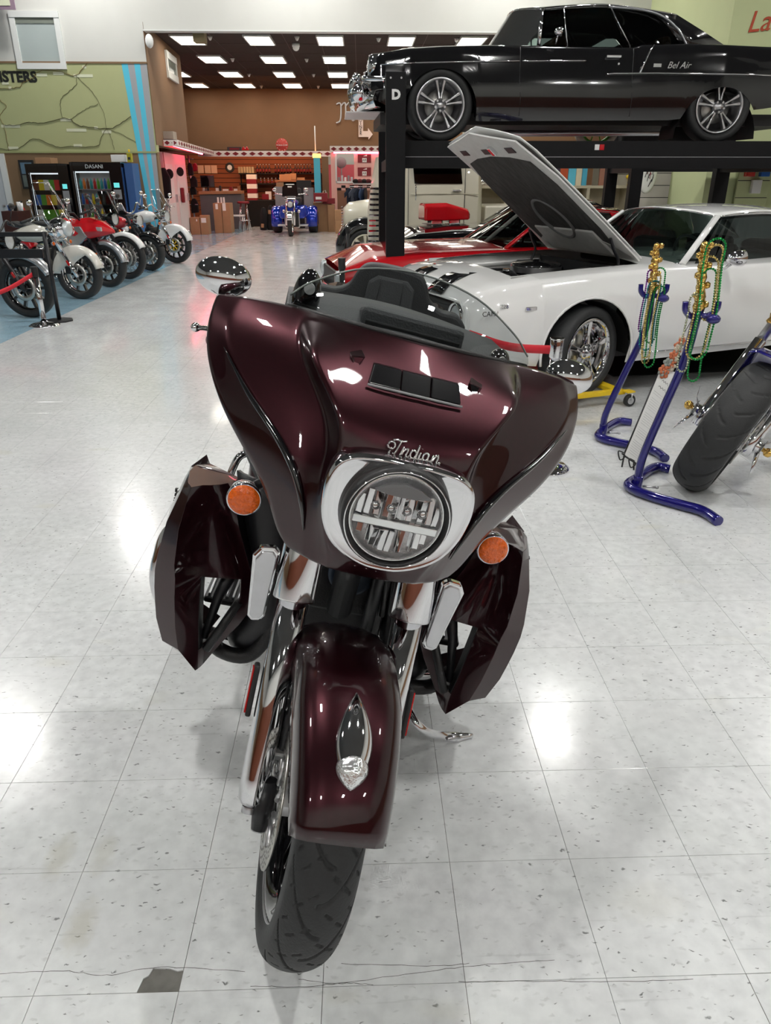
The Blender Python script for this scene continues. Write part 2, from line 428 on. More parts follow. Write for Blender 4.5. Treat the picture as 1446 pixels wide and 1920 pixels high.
b.prism([(xa-.2, 18.2), (xa+.015, 17.995), (xb, 22.6), (xb-.2, 22.6)], 2.22, HC); b.bbox(-12, xb-.15, 22.45, 22.6, 2.22, HC)
whl = struct(b.build('wall_hall_side', WALLB2))
# grid lines of the hall ceiling
tb = MB()
for k in range(30):
    x = -10.6+k*.81
    if x < 9.9: tb.bbox(x-.008, x+.008, 18.3, 30.3, HC-.006, HC-.0005)
for k in range(9): tb.bbox(-11.9, 9.9, 19.1+k*1.5-.008, 19.1+k*1.5+.008, HC-.0055, HC-.0006)
o = tb.build('ceiling_grid_bars', mat('grid_brown', hexc('463934'), .6), bpy.data.objects['ceiling_hall']); o['kind'] = 'stuff'
# hall lights
EMH = mat('hall_light_diffuser', (.9, .9, .9), .5, emis=(1, .93, .80), estr=LAMP_HALL)
x0 = aty(619.8, 75.6, 20.0).x; proto = None
grp = 'troffer lights in the dark hall ceiling'
for r, yy in enumerate((20.0, 23.05, 26.15, 29.15)):
    for k in range(-3, 6):
        xx = x0+1.63*k
        if xx < XC-.1 and yy < 22.6: continue
        if proto is None:
            proto = thing('ceiling_light', 'x', 'ceiling light', (xx, yy, HC-.03), group=grp)
            b = MB()
            for (a, c, d, e) in ((-.31, .31, -.62, -.585), (-.31, .31, .585, .62), (-.31, -.28, -.585, .585), (.28, .31, -.585, .585)): b.bbox(a, c, d, e, -.01, .028)
            b.build('frame', TRIMW, proto)
            MB().bbox(-.28, .28, -.585, .585, -.004, .02).build('diffuser', EMH, proto); o = proto
        else: o = dup(proto, (xx, yy, HC-.03))
        nth = ['nearest', 'second', 'third', 'farthest'][r]
        o['label'] = 'ceiling light, %s row of dark hall, %s' % (nth, ['far left column', 'third column left of trike', 'second column left of trike', 'column above trike', 'column right of trike', 'second column right of trike', 'third column right of trike', 'fourth column right of trike', 'far right column'][k+3])

# main hall high-bay lamps (seen in the floor and paint as reflections)
EMM = mat('high_bay_diffuser', (.9, .9, .9), .5, emis=(1, .985, .95), estr=LAMP_MAIN)
proto = None
for i, xx in enumerate((-5.6, -1.3, 3.0, 7.3)):
    for j, yy in enumerate((-5.1, 2.1, 9.3, 16.5)):
        if proto is None:
            proto = thing('high_bay_lamp', 'x', 'ceiling lamp', (xx, yy, 6.55), group='high bay lamps over the showroom')
            MB().box((0, 0, .06), (.34, .58, .1), taper=.8).build('housing', TRIMW, proto)
            MB().box((0, 0, 0), (.26, .50, .02)).build('diffuser', EMM, proto)
            b = MB()
            b.tube([(0, -.2, .1), (0, 0, .64), (0, .2, .1)], .006, 6)
            b.build('hanger', STEEL, proto); o = proto
        else: o = dup(proto, (xx, yy, 6.55))
        o['label'] = 'white high bay lamp over %s, %s' % (('the parked motorcycles', 'the maroon motorcycle lane', 'the white coupe lane', 'the right wall lane')[i], ('behind the camera', 'nearest ahead', 'midway to the hall', 'beside the hall header')[j])

# ---- pixel-placed boxes: px box at depth plane y
def pb(b, u0, u1, v0, v1, y, d=.1):
    """front face of a box fills the pixel rectangle at plane y; depth d goes away"""
    um, vm = (u0+u1)/2, (v0+v1)/2
    x0, x1 = aty(u0, vm, y).x, aty(u1, vm, y).x; z1, z0 = aty(um, v0, y).z, aty(um, v1, y).z
    b.bbox(x0, x1, y, y+d, max(z0, 0.0), z1); return b
def pthing(name, cat, label, u0, u1, v0, v1, y, d, m, group=None, bevel=.004, base=False):
    b = MB(); um, vm = (u0+u1)/2, (v0+v1)/2
    x0, x1 = aty(u0, vm, y).x, aty(u1, vm, y).x; z1, z0 = aty(um, v0, y).z, aty(um, v1, y).z
    if base: z0 = 0.0
    cx, cy = (x0+x1)/2, y+d/2
    b.bbox(x0-cx, x1-cx, -d/2, d/2, 0, z1-z0)
    o = b.build(name, m, bevel=bevel); o.location = (cx, cy, z0); return tag(o, label, cat, group), (x1-x0, d, z1-z0)

# ---- window_1 (upper left), window_2 (hall side wall), door_1
def window(idx, corners, m_pane, n, par_label=None, y=None):
    """corners: outer quad TL TR BR BL ; n = outward direction to viewer"""
    tl, tr, br, bl = corners; n = Vector(n); ux = (tr-tl).normalized(); uz = (tl-bl).normalized()
    W = (tr-tl).length; Hh = (tl-bl).length; o0 = bl
    def at(x, z, d): return o0+ux*x+uz*z+n*d
    f = MB(); t = .11*W
    for (a, c, e, g, q) in ((0, W, Hh-t, Hh, .05), (0, W, 0, t, .05), (0, t, t, Hh-t, .04), (W-t, W, t, Hh-t, .04)):
        vs = [at(x, z, d) for d in (0, q) for x, z in ((a, e), (c, e), (c, g), (a, g))]
        f.add(vs, [(3, 2, 1, 0), (4, 5, 6, 7), (0, 1, 5, 4), (1, 2, 6, 5), (2, 3, 7, 6), (3, 0, 4, 7)], False)
    w_ = struct(f.build('window_%d' % idx, TRIMW))
    p = MB(); p.add([at(t, t, .006), at(W-t, t, .006), at(W-t, Hh-t, .006), at(t, Hh-t, .006)], [(0, 1, 2, 3)], False)
    p.build('pane', m_pane, w_)
    p = MB(); p.add([at(t, Hh-t*1.9, .02), at(W-t, Hh-t*1.9, .02), at(W-t, Hh-t, .02), at(t, Hh-t, .02)], [(0, 1, 2, 3)], False)
    p.build('blind', mat('grey_blind', hexc('757b72'), .8), w_); return w_
GREYP = vary(mat('frosted_pane', hexc('a9b3b2'), .25), 3, .05)
yy = YW-.001
window(1, [Vector((aty(14, 24, yy).x+.02, yy, aty(60, 21, yy).z)), Vector((aty(110, 24, yy).x, yy, aty(60, 21, yy).z)), Vector((aty(110, 24, yy).x, yy, aty(70, 130, yy).z)), Vector((aty(14, 24, yy).x+.02, yy, aty(70, 130, yy).z))], GREYP, (0, -1, 0))
def onside(u, v):
    r = ray(u, v); o = Vector((0, 0, CAMH)); nn = Vector((22.6-18.0, .25, 0)).normalized(); p0 = Vector((XC+.01, 18.0, 0)); t = (p0-o).dot(nn)/r.dot(nn); return o+r*t
a = onside(308, 93); c = onside(327, 106); z0 = onside(312, 144).z
window(2, [Vector((a.x, a.y, a.z)), Vector((c.x, c.y, a.z)), Vector((c.x, c.y, z0)), Vector((a.x, a.y, z0))], GREYP, (1, 0, 0))
# door_1 lower left
xd = aty(14, 320, YW).x; zt = aty(10, 288, YW).z
b = MB(); b.bbox(xd-.12, xd+.0, YW-.05, YW-.001, 0, zt); b.bbox(xd-1.2, xd-.1, YW-.05, YW-.001, zt-.12, zt); b.bbox(xd-1.3, xd-1.18, YW-.05, YW-.001, 0, zt-.12)
d1 = struct(b.build('door_1', TRIMW)); MB().bbox(xd-1.18, xd-.12, YW-.03, YW-.001, 0.01, zt-.13).build('door_leaf', vary(mat('door_white', hexc('b9bdc2'), .5), 3, .03), d1)
MB().cyl((xd-.2, YW-.09, 1.0), (xd-.2, YW-.03, 1.0), .025).build('door_handle', STEEL, d1)
# dark trim line between white and green
struct(MB().bbox(-14, XC, YW-.015, YW-.0005, ZG-.02, ZG+.015).build('trim_1', WALLB))
struct(MB().bbox(-14, XC, YW-.015, YW-.0005, ZB-.02, ZB+.015).build('trim_2', mat('trim_green', hexc('9aa070'), .7)))
# header soffit lip
struct(MB().bbox(XC, XH2, YW-.02, YW+.22, ZH-.02, ZH+.002).build('trim_3', TRIMW))
# wall vent / speaker box under header, emergency light, camera
b = MB(); pb(b, 361, 383, 55, 78, 18.3, .3); o = b.build('ceiling_speaker', vary(mat('tan_plastic', hexc('8a7c5c'), .7), 8, .08), bevel=.01); tag(o, 'tan box speaker hanging just behind the white header at the hall ceiling', 'speaker')
b = MB(); p = aty(280, 77, 17.96); b.ball(p, .13, 16, (.65, .5, 1)); o = b.build('emergency_light', WHITEPL); tag(o, 'white rounded emergency light at the corner of the hall opening', 'light')
for (u, v) in ((394, 71), (436, 110), (467, 140), (490, 162), (575, 110), (588, 140), (597, 162), (557, 72), (710, 73), (856, 73)):
    cot = {71: 19.6, 72: 19.6, 73: 19.7, 110: 23, 140: 26.2, 162: 29.4}[v]; p = aty(u, v, cot)
    b = MB(); b.cyl((0, 0, 0), (0, 0, .05), .035, .06, 12); b.ball((0, 0, 0), .035, 8)
    o = b.build('sprinkler', WHITEPL); o.location = (p.x, p.y, HC-.055); tag(o, 'white sprinkler head, %s row, %s of the dark hall ceiling' % ({71: 'nearest', 72: 'nearest', 73: 'nearest', 110: 'second', 140: 'third', 162: 'farthest'}[v], 'far left' if u < 450 else 'left of centre' if u < 500 else 'centre' if u < 600 else 'right of centre' if u < 800 else 'far right'), 'sprinkler', 'sprinklers on the hall ceiling')
b = MB(); b.cyl((0, 0, .06), (0, 0, .13), .09, n=16); b.ball((0, 0, .05), .08, 16); o = b.build('security_camera', WHITEPL); p = aty(555, 86, 20.5); o.location = (p.x, 20.5, HC-.135); tag(o, 'white dome security camera on the dark ceiling above the trike', 'camera')

# ---- map mural on the green wall
def wp(u, v, d=.006): p = aty(u, v, YW-d); return p
ROAD = mat('painted_road', hexc('4d4a30'), .8); ROAD2 = mat('painted_road_brown', hexc('7b6238'), .8); LAB = mat('painted_label', hexc('cfd2b8'), .8)
def road(pts, wd, m, nm='painted_road'):
    q = []
    P = spl([wp(x/3.0125, y/3.0125) for x, y in pts], 5)
    for i, p in enumerate(P): q.append(p+Vector((random.uniform(-.012, .012), 0, random.uniform(-.012, .012))))
    MB().tube(q, wd, 5, flat=.3).build(nm, m, wf)
road([(0, 497), (60, 500), (110, 488), (140, 460), (190, 440), (220, 402), (330, 402), (420, 430), (470, 385), (500, 352)], .014, ROAD2)
road([(25, 708), (100, 705), (165, 690), (230, 695), (350, 668), (400, 675), (440, 705), (500, 718), (605, 727), (660, 710), (740, 655)], .016, ROAD)
road([(430, 430), (430, 480), (385, 520), (345, 560), (342, 610), (355, 668)], .009, ROAD)
road([(430, 430), (480, 475), (530, 530), (557, 580), (585, 640), (605, 727), (625, 770), (648, 845)], .007, ROAD)
road([(400, 672), (450, 640), (500, 608), (557, 588)], .007, ROAD)
road([(605, 727), (570, 780), (560, 815), (500, 828), (400, 828), (330, 830), (270, 808), (210, 785), (170, 790), (120, 830), (60, 848), (0, 840)], .012, ROAD)
road([(0, 565), (35, 600), (5, 640), (0, 670), (22, 710), (40, 800), (50, 850)], .009, ROAD2)
road([(605, 727), (680, 755), (770, 800)], .006, ROAD)
road([(10, 400), (120, 402), (220, 400)], .006, ROAD)
for (u, v, w_) in ((57, 497, .06), (236, 423, .22), (330, 415, .22), (476, 378, .08), (470, 428, .4), (370, 677, .22), (432, 735, .42), (543, 722, .08), (602, 745, .2), (440, 822, .18), (75, 836, .22), (60, 713, .4)):
    p = wp(u/3.0125, v/3.0125, .004); MB().box(p, (w_, .004, .055)).build('place_label', LAB, wf)
text('SISTERS', .27, mat('black_paint', (.01, .012, .01), .6), wf, 'lettering', frm(wp(28, 145, .004), (1, 0, 0), (0, 0, 1)), .002, off=.012)
MB().box(wp(10, 156, .004), (.14, .004, .05)).build('place_label', STB_ if False else LAB, wf)
# slanted blue / grey stripes
STB = mat('stripe_blue', hexc('57bdd8'), .8); STG = mat('stripe_grey', hexc('9c9ea2'), .8)
top = [227.4, 239, 251.3, 262.2, 276.5]; bot = [267, 275.5, 281, 288.5, 297]
for k in range(4):
    pt = []
    for (u, v) in ((top[k], 117.5), (top[k+1], 117.5), (bot[k+1]+(bot[k+1]-top[k+1])/215*118, 450), (bot[k]+(bot[k]-top[k])/215*118, 450)):
        p = wp(u, v, .003); pt.append((min(p.x, XC) if not (k == 3 and u in (top[4], )) else XC, p.z))
    MB().prism(pt, YW-.004, YW-.0005, lambda x, y, z: Vector((x, z, y))).build('painted_stripe', (STB, STG)[k % 2], wf)
# purple banner corner
b = MB(); x1 = aty(28, 10, 17.6).x; b.bbox(x1-1.6, x1, 17.6, 17.62, aty(10, 18, 17.6).z, aty(10, 18, 17.6).z+1.2); o = b.build('hanging_banner', vary(mat('mauve_banner', hexc('8a7484'), .8), 5, .1)); tag(o, 'mauve printed banner hanging at the top left corner', 'banner')
for q in (.35, .75): MB().bbox(x1-q, x1-q+.26, 17.59, 17.6, aty(10, 6, 17.6).z-.04, aty(10, 6, 17.6).z+.08).build('banner_print', LAB, o)
# red script on the green wall
text('Lacey', .42, mat('red_script_paint', hexc('b04a30'), .7), wg, 'lettering', frm(Vector((aty(1424, 38, 13.99).x+.28, 13.985, aty(1424, 38, 13.99).z)), (1, 0, .1), (0, 0, 1)), .004, shear=.3)

CRK = mat('crack_dirt', (.07, .065, .06), .9)
random.seed(31)
for pts in (((0, 1822), (120, 1818), (200, 1828), (300, 1815), (460, 1819)), ((560, 1834), (640, 1842), (760, 1828), (900, 1812), (1040, 1800)), ((640, 1806), (800, 1812), (880, 1806)), ((860, 1842), (1000, 1840), (1160, 1838), (1300, 1836)), ((470, 1846), (560, 1851), (650, 1846), (700, 1849))):
    P = spl([atz(u, v, .0002)+Vector((0, random.uniform(-.004, .004), 0)) for u, v in pts], 9); P = [p+Vector((0, random.uniform(-.0012, .0012), 0)) for p in P]
    b = MB(); b.grid([[p+Vector((0, -.0006*random.uniform(.4, 1.3), 0)) for p in P], [p+Vector((0, .0006, 0)) for p in P]], False); b.build('floor_crack', CRK, sub, fixn=True)
# ================================================================== MAIN MOTORCYCLE
BP, BYAW, BLEAN, BST, RAKE = Vector((-.196, 1.225, .001)), rad(-2.1), rad(12.0), rad(6.8), rad(29)
bike = thing('motorcycle', 'maroon touring motorcycle with chrome headlight surround leaning in the foreground', 'motorcycle', BP, (0, BLEAN, BYAW))
def ST(p):
    a = Vector((0, sin(RAKE), cos(RAKE))); o = Vector((0, -.15, 0)); v = p-o
    return o+v*cos(BST)+a.cross(v)*sin(BST)+a*(a.dot(v)*(1-cos(BST)))
def SB():
    b = MB(); b.xf = ST; return b
def bp(b, name, m, par=None, **k): return b.build(name, m, par or bike, **k)
RW = .325
# ---- tyre with cut grooves
def tyre_mesh(b, c, R, hw, rim_r, n_th=260, groove=None, n_s=20, arc=None, crown=.045, ax=(1, 0, 0)):
    """c hub centre, wheel in y-z plane"""
    c = Vector(c); rows = []
    side = [(rim_r, -.80), (rim_r+.018, -1.0), ((rim_r+R-crown)/2, -1.03)]
    prof = [(r, h*hw) for r, h in side]
    for k in range(n_s+1):
        t = -1+2*k/n_s; a = t*rad(78); prof.append((R-crown+crown*cos(a), hw*sin(a)/sin(rad(78)), t))
    prof += [(r, -h*hw) for r, h in side[::-1]]
    for i in range(n_th):
        th = 2*pi*i/n_th; row = []
        for p in prof:
            r = p[0]
            if len(p) > 2 and groove: r -= groove(th, p[2], R)
            row.append(c+Vector((p[1], -r*sin(th), -r*cos(th))))
        rows.append(row)
    b.loft(rows, True, False, False)
def gr_main(th, s, R):
    best = 0
    P = rad(26)
    for sgn, off in ((1, 0), (-1, P/2)):
        t = s*sgn
        if t < -.12 or t > .93: continue
        ph = ((th+off-.42*(max(t, 0)**1.6)-.10*t) % P)*R
        d = min(ph, P*R-ph)
        if d < .005: best = max(best, .0055 if d < .0036 else .003)
    # short sipes
    for s0, off in ((.18, .3), (.48, .62), (.72, .2), (-.18, .8), (-.48, .12), (-.72, .7)):
        if abs(s-s0) < .085:
            P2 = rad(13); ph = ((th+off*P2+(s-s0)*.22*(1 if s0 > 0 else -1)) % P2)*R; d = min(ph, P2*R-ph)
            if d < .0032: best = max(best, .004)
    return best
b = SB(); tyre_mesh(b, (0, 0, RW), RW, .066, .238, 1100, gr_main, 64); bp(b, 'front_tyre', RUBBER)
# rim lathe
b = SB(); b.lathe((0, 0, RW), (1, 0, 0), [(.222, -.055), (.245, -.058), (.248, -.05), (.236, -.046), (.222, -.03), (.218, 0), (.222, .03), (.236, .046), (.248, .05), (.245, .058), (.222, .055), (.212, .03), (.210, 0), (.212, -.03)], 72, True)
rim = bp(b, 'front_rim', BLACKGL)
b = SB()
for s in (-1, 1): b.lathe((0, 0, RW), (1, 0, 0), [(.244, s*.0585), (.251, s*.059), (.251, s*.054), (.244, s*.056)], 72, True)
bp(b, 'rim_edge', STEEL)
for k in range(10):
    a = 2*pi*k/10; b = SB()
    for s in (-1, 1):
        a2 = a+s*.10; rr = []
        for r, wd, hx in ((.045, .012, .030), (.12, .009, .024), (.214, .011, .034)):
            cc = Vector((0, -r*sin(a+s*.10*r/.214), RW-r*cos(a+s*.1*r/.214))); t = Vector((0, -cos(a), sin(a)))
            rr.append([cc+t*wd*.5+Vector((hx*.6, 0, 0)), cc-t*wd*.5+Vector((hx*.6, 0, 0)), cc-t*wd*.5-Vector((hx*.6, 0, 0)), cc+t*wd*.5-Vector((hx*.6, 0, 0))])
        b.loft(rr, smooth=False)
    bp(b, 'wheel_spoke', BLACKGL, bevel=.0015)
b = SB(); b.cyl((-.07, 0, RW), (.07, 0, RW), .04, n=24); b.cyl((-.13, 0, RW), (.13, 0, RW), .012, n=16); bp(b, 'front_hub', ALU)
# discs
DISC = vary(mat('brake_disc_steel', (.50, .49, .46), .3, 1), 60, .12)
for s in (-1, 1):
    b = SB(); x = s*.082; b.lathe((x, 0, RW), (1, 0, 0), [(.150, -.0025), (.150, .0025), (.106, .0025), (.106, -.0025)], 72, True); d = bp(b, 'brake_disc', DISC)
    b = SB()
    for k in range(48):
        a = 2*pi*k/48
        for q, r in enumerate((.114, .121, .128, .135, .142)):
            if (k+q) % 2: continue
            aa = a+q*.03; y, z = -r*sin(aa), RW-r*cos(aa); b.cyl((x-.0028, y, z), (x+.0028, y, z), .0027, n=8)
    h = bp(b, 'disc_holes', INK, d); h['kind'] = 'stuff'
    for k in range(10):
        a = 2*pi*(k+.5)/10; b = SB(); b.cyl((x, -.05*sin(a), RW-.05*cos(a)), (x, -.108*sin(a+.25), RW-.108*cos(a+.25)), .006, n=8); bp(b, 'disc_carrier_arm', ALU)
    # caliper, rear of leg
    b = SB()
    b.box((s*.085, .125, RW+.09), (.05, .05, .12), Matrix.Rotation(-.5, 3, 'X')); bp(b, 'brake_caliper', BLACKMET, bevel=.008)
    b = SB(); b.tube(spl([(s*.09, .15, RW+.15), (s*.10, .17, .62), (s*.09, .20, .75), (s*.07, .24, .90)]), .006, 8); bp(b, 'brake_hose', BLACKPL)
# ---- forks
def leg(s, z): return Vector((s*.130, -.012+(z-.29)*.404, z))
for s in (-1, 1):
    b = SB(); b.tube([leg(s, .302), leg(s, .312), leg(s, .36), leg(s, .50), leg(s, .78)], [.022, .030, .032, .0335, .0335], 28); bp(b, 'fork_lower', CHROME)
    b = SB(); b.tube([leg(s, .725), leg(s, .728), leg(s, .87), leg(s, 1.0)], [.046, .0475, .0475, .0475], 32); bp(b, 'fork_cover', CHROME)
    b = SB(); b.tube([leg(s, .85), leg(s, 1.16)], .026, 20); bp(b, 'fork_tube', STEEL)
    # axle clamp with bolts
    c = leg(s, .30)+Vector((-s*.028, -.004, 0)); b = SB(); b.tube([c+Vector((0, -.02, -.045)), c, c+Vector((0, .02, .06))], [.017, .024, .02], 16); bp(b, 'axle_clamp', BLACKMET)
    for q in (0, 1):
        b = SB(); cc = (leg(s, .302) if q == 0 else c+Vector((0, -.012, -.03)))+Vector((0, -.002, -.006)); dd = Vector((0, -.45, -.9)); b.lathe(cc, dd, [(0, .016), (.006, .016), (.007, .010), (.012, .010), (.013, .016), (.017, .014), (.017, 0)], 16); bp(b, 'fork_bolt', STEEL)
    # fender brackets
    for z0, ww in ((.50, .045), (.405, .04)):
        p = leg(s, z0); b = SB(); b.box(p+Vector((-s*.036, .012, .0)), (ww, .03, .028), Matrix.Rotation(.35, 3, 'X')); bp(b, 'fender_bracket', ALU, bevel=.005)
    b = SB(); p = leg(s, .47); b.tube(spl([p+Vector((-s*.045, .02, .10)), p+Vector((-s*.045, .0, .02)), p+Vector((-s*.045, -.01, -.07)), p+Vector((-s*.04, 0, -.1))]), [.010]*6+[.014]*6+[.012]*7, 10); bp(b, 'fender_stay', BLACKMET)
    # side reflector edge
    p = leg(s, .52); b = SB(); b.box(p+Vector((s*.045, .02, 0)), (.012, .034, .115), Matrix.Rotation(-.38, 3, 'X')); bp(b, 'reflector_housing', BLACKPL, bevel=.004)
    b = SB(); b.box(p+Vector((s*.0525, .02, 0)), (.004, .026, .10), Matrix.Rotation(-.38, 3, 'X')); bp(b, 'side_reflector', REDL, bevel=.001)
    # chrome deflector
    x0, x1, y0 = .180, .232, .165
    poly = [(.180, .826), (.193, .838), (.222, .834), (.235, .812), (.218, .660), (.208, .650), (.188, .654), (.180, .668)]
    poly = [(s*x, z) for x, z in poly]
    b = SB(); b.prism(poly, y0, y0+.02, lambda x, y, z: Vector((x, z, y))); dfl = bp(b, 'wind_deflector', CHROME, bevel=.005)
    cx, cz = sum(p[0] for p in poly)/8, sum(p[1] for p in poly)/8
    b = SB(); b.prism([(cx+(x-cx)*.78, cz+(z-cz)*.90) for x, z in poly], y0-.004, y0+.002, lambda x, y, z: Vector((x, z, y))); bp(b, 'deflector_face', STEEL, dfl, bevel=.002)
    b = SB(); b.cyl((s*.19, y0+.02, .78), (s*.15, .19, .78), .01, n=10); bp(b, 'deflector_stay', BLACKMET)
b = SB(); b.box((0, .235, .94), (.30, .07, .05)); bp(b, 'fork_yoke', BLACKMET, bevel=.01)
# ---- front fender
b = SB(); rows = []
cs = [(-.100, .262), (-.1085, .285), (-.109, .32), (-.106, .346), (-.096, .366), (-.075, .379), (-.045, .386), (0, .389), (.045, .386), (.075, .379), (.096, .366), (.106, .346), (.109, .32), (.1085, .285), (.100, .262)]
for a in range(126, 263, 4):
    t = (a-122)/140; tip = min(1, (a-126)/9)
    row = []
    for x, r in cs:
        k = max(0, (abs(x)/.109)); lower = .262+.05*(1-tip)
        rr = r if r > .345 else max(r, .345-(.345-.262)*min(1, max(0, (a-126)/16)))
        xx = x*(.80+.16*min(1, (a-126)/40))
        rr2 = rr-.012*(1-tip)*(1-k*k)
        ang = rad(a)
        row.append(Vector((xx, -rr2*sin(ang), RW+rr2*cos(ang)*-1)))
    rows.append(row)
b.loft(rows, False, False, False); fen = bp(b, 'front_fender', MAROON, solid=.004)
# fender light (almond chrome with clear lens at the front end)
def fpt(a, x, lift): r = .389+lift; return Vector((x, -r*sin(rad(a)), RW-r*cos(rad(a))))
def almond(b, a0, a1, wmax, h, base=-.004, n=18, m_=10, k=1.0):
    rows = []
    for i in range(n+1):
        t = i/n; a = a0+(a1-a0)*t; w_ = wmax*(sin(pi*t)**.85)*(.78+.44*t if k else 1)+.0004
        hh = h*(sin(pi*t)**.7)
        rows.append([fpt(a, w_*cos(pi*j/m_)*-1, base+(hh-base)*sin(pi*j/m_)) for j in range(m_+1)])
    b.loft(rows, False, False, False)
b = SB(); almond(b, 167, 139.0, .034, .020); fl = bp(b, 'fender_light', CHROME)
b = SB(); almond(b, 150.5, 139.2, .030, .0215, k=0); bp(b, 'fender_light_lens', vary(mat('clear_ribbed_lens', (.82, .84, .86), .10, .8, 1), 60, .2, .5, 70), fl)
# ---- fairing
FR = [
 [(0,.265,1.303),(.09,.285,1.303),(.18,.32,1.300),(.235,.35,1.297),(.30,.37,1.293),(.36,.385,1.285),(.412,.41,1.272)],
 [(0,.215,1.265),(.09,.228,1.267),(.226,.222,1.274),(.240,.285,1.262),(.31,.305,1.255),(.385,.335,1.24),(.420,.375,1.235)],
 [(0,.17,1.228),(.10,.175,1.228),(.206,.160,1.236),(.218,.232,1.215),(.285,.255,1.205),(.366,.285,1.19),(.416,.335,1.185)],
 [(0,.105,1.175),(.07,.108,1.176),(.134,.088,1.172),(.158,.160,1.155),(.23,.195,1.145),(.305,.22,1.135),(.392,.285,1.135)],
 [(0,.07,1.128),(.065,.07,1.124),(.122,.068,1.10),(.142,.118,1.095),(.185,.145,1.085),(.235,.16,1.08),(.345,.235,1.07)],
 [(0,.055,1.03),(.07,.055,1.03),(.142,.07,1.035),(.152,.09,1.035),(.168,.11,1.034),(.190,.12,1.03),(.272,.19,1.0)],
 [(0,.045,.93),(.05,.05,.925),(.118,.06,.945),(.132,.075,.955),(.147,.09,.965),(.165,.10,.975),(.228,.165,.945)],
 [(0,.047,.90),(.05,.052,.896),(.095,.067,.895),(.115,.077,.90),(.13,.087,.905),(.15,.10,.915),(.200,.145,.885)],
 [(0,.06,.866),(.05,.065,.866),(.09,.075,.864),(.11,.085,.864),(.125,.09,.865),(.142,.10,.866),(.172,.13,.864)]]
full = []
FR = [[(0, FR[0][0][1]+.03, 1.285)]+[(x*.97, y+.03, z-.02) for x, y, z in FR[0][1:]]]+FR+[[(x*.93, y+.05, z-.004) for x, y, z in FR[-1]]]
for r in FR:
    o_ = r[-1]; e1 = (o_[0]+.004, o_[1]+.035, o_[2]-.004); e2 = (o_[0]-.012, o_[1]+.12, o_[2]-.01)
    rr = list(r)+[e1, e2]; full.append([(-x, y, z) for x, y, z in rr[:0:-1]]+rr)
b = SB(); b.grid(full)
def addcrease(o, lines, xf):
    me = o.data; at = me.attributes.new('crease_edge', 'FLOAT', 'EDGE')
    from mathutils.kdtree import KDTree
    kd = KDTree(len(me.vertices))
    for v in me.vertices: kd.insert(v.co, v.index)
    kd.balance()
    def fi(p):
        c_, i_, d_ = kd.find(p); return i_ if d_ < 1e-4 else None
    es = {frozenset(e.vertices): e.index for e in me.edges}
    for val, line in lines:
        ids = [fi(xf(Vector(p))) for p in line]
        for a, c in zip(ids, ids[1:]):
            if a is None or c is None: continue
            e = es.get(frozenset((a, c)))
            if e is not None: at.data[e].value = val
fa = bp(b, 'fairing', MAROON)
nC = len(full[0]); mid = nC//2
LN = []
for k, val in ((2, .95), (3, .75), (5, .9), (6, .85), (7, .5)):
    for s in (-1, 1): LN.append((val, [full[i][mid+s*k] for i in range((1 if k != 2 else 2), len(full))]))
LN.append((.9, full[1])); LN.append((.9, full[-2]))
addcrease(fa, LN, ST)
md = fa.modifiers.new('sub', 'SUBSURF'); md.levels = 3; md.render_levels = 3
md = fa.modifiers.new('solid', 'SOLIDIFY'); md.thickness = .004; md.offset = -1
for s in (-1, 1):  # gloss bead added along the crease to draw a floor reflection line
    P = spl([(s*x, y-.002, z) for x, y, z in ((.375, .292, 1.195), (.312, .222, 1.137), (.240, .162, 1.082), (.194, .121, 1.032), (.168, .100, .978), (.153, .099, .925))], 6)
    b = SB(); b.tube(P, [.001+.0065*sin(pi*min(1, max(0, i/(len(P)-1)))) for i in range(len(P))], 10); bp(b, 'fairing_seam_bead', BLACKGL, fa)
# vents
def vy(z, x): return .166+(z-1.228)*1.22+.06*x*x
for k, (xa, xb) in enumerate(((-.088, -.032), (-.030, .028), (.030, .086))):
    b = SB(); z0, z1 = 1.226+.006*abs(xa+xb), 1.256
    sk = .006
    f = [Vector((xa-sk*(k == 0), vy(z0, xa)-.004, z0)), Vector((xb+sk*(k == 2), vy(z0, xb)-.004, z0)), Vector((xb, vy(z1, xb)-.004, z1)), Vector((xa, vy(z1, xa)-.004, z1))]
    g = [p+Vector((0, .02, 0)) for p in f]; b.add(f+g, [(0, 1, 2, 3), (7, 6, 5, 4), (0, 4, 5, 1), (1, 5, 6, 2), (2, 6, 7, 3), (3, 7, 4, 0)], False)
    bp(b, 'air_vent', BLACKGL, fa, bevel=.002)
b = SB(); pts = [(-.098, 1.222), (.096, 1.222), (.094, 1.226), (-.096, 1.226)]
b.tube([Vector((x, vy(1.2245, x)-.006, 1.2245)) for x in (-.096, -.05, 0, .05, .094)], .0025, 8); bp(b, 'vent_lip', GREYPL, fa)
for s in (-1, 1):
    b = SB(); c0 = Vector((s*.118, .2085, 1.254))
    ring = [c0+Vector((s*q[0], q[1], q[2])) for q in ((-.012, -.006, .010), (.016, -.008, .005), (.004, -.022, -.020))]; back = [p+Vector((s*.012, .05, .01)) for p in ring]
    b.loft([[c0+(p-c0)*.3+Vector((0, .012, 0)) for p in ring], [c0+(p-c0)*.72 for p in ring], ring, back], cap=True, smooth=False); bp(b, 'vent_scoop', MAROON, fa, bevel=.002)
    b = SB(); b.add([c0+(p-c0)*.66+Vector((0, -.0005, 0)) for p in ring], [(0, 1, 2)], False); bp(b, 'scoop_inset', BLACKGL if s > 0 else MAROON, fa)
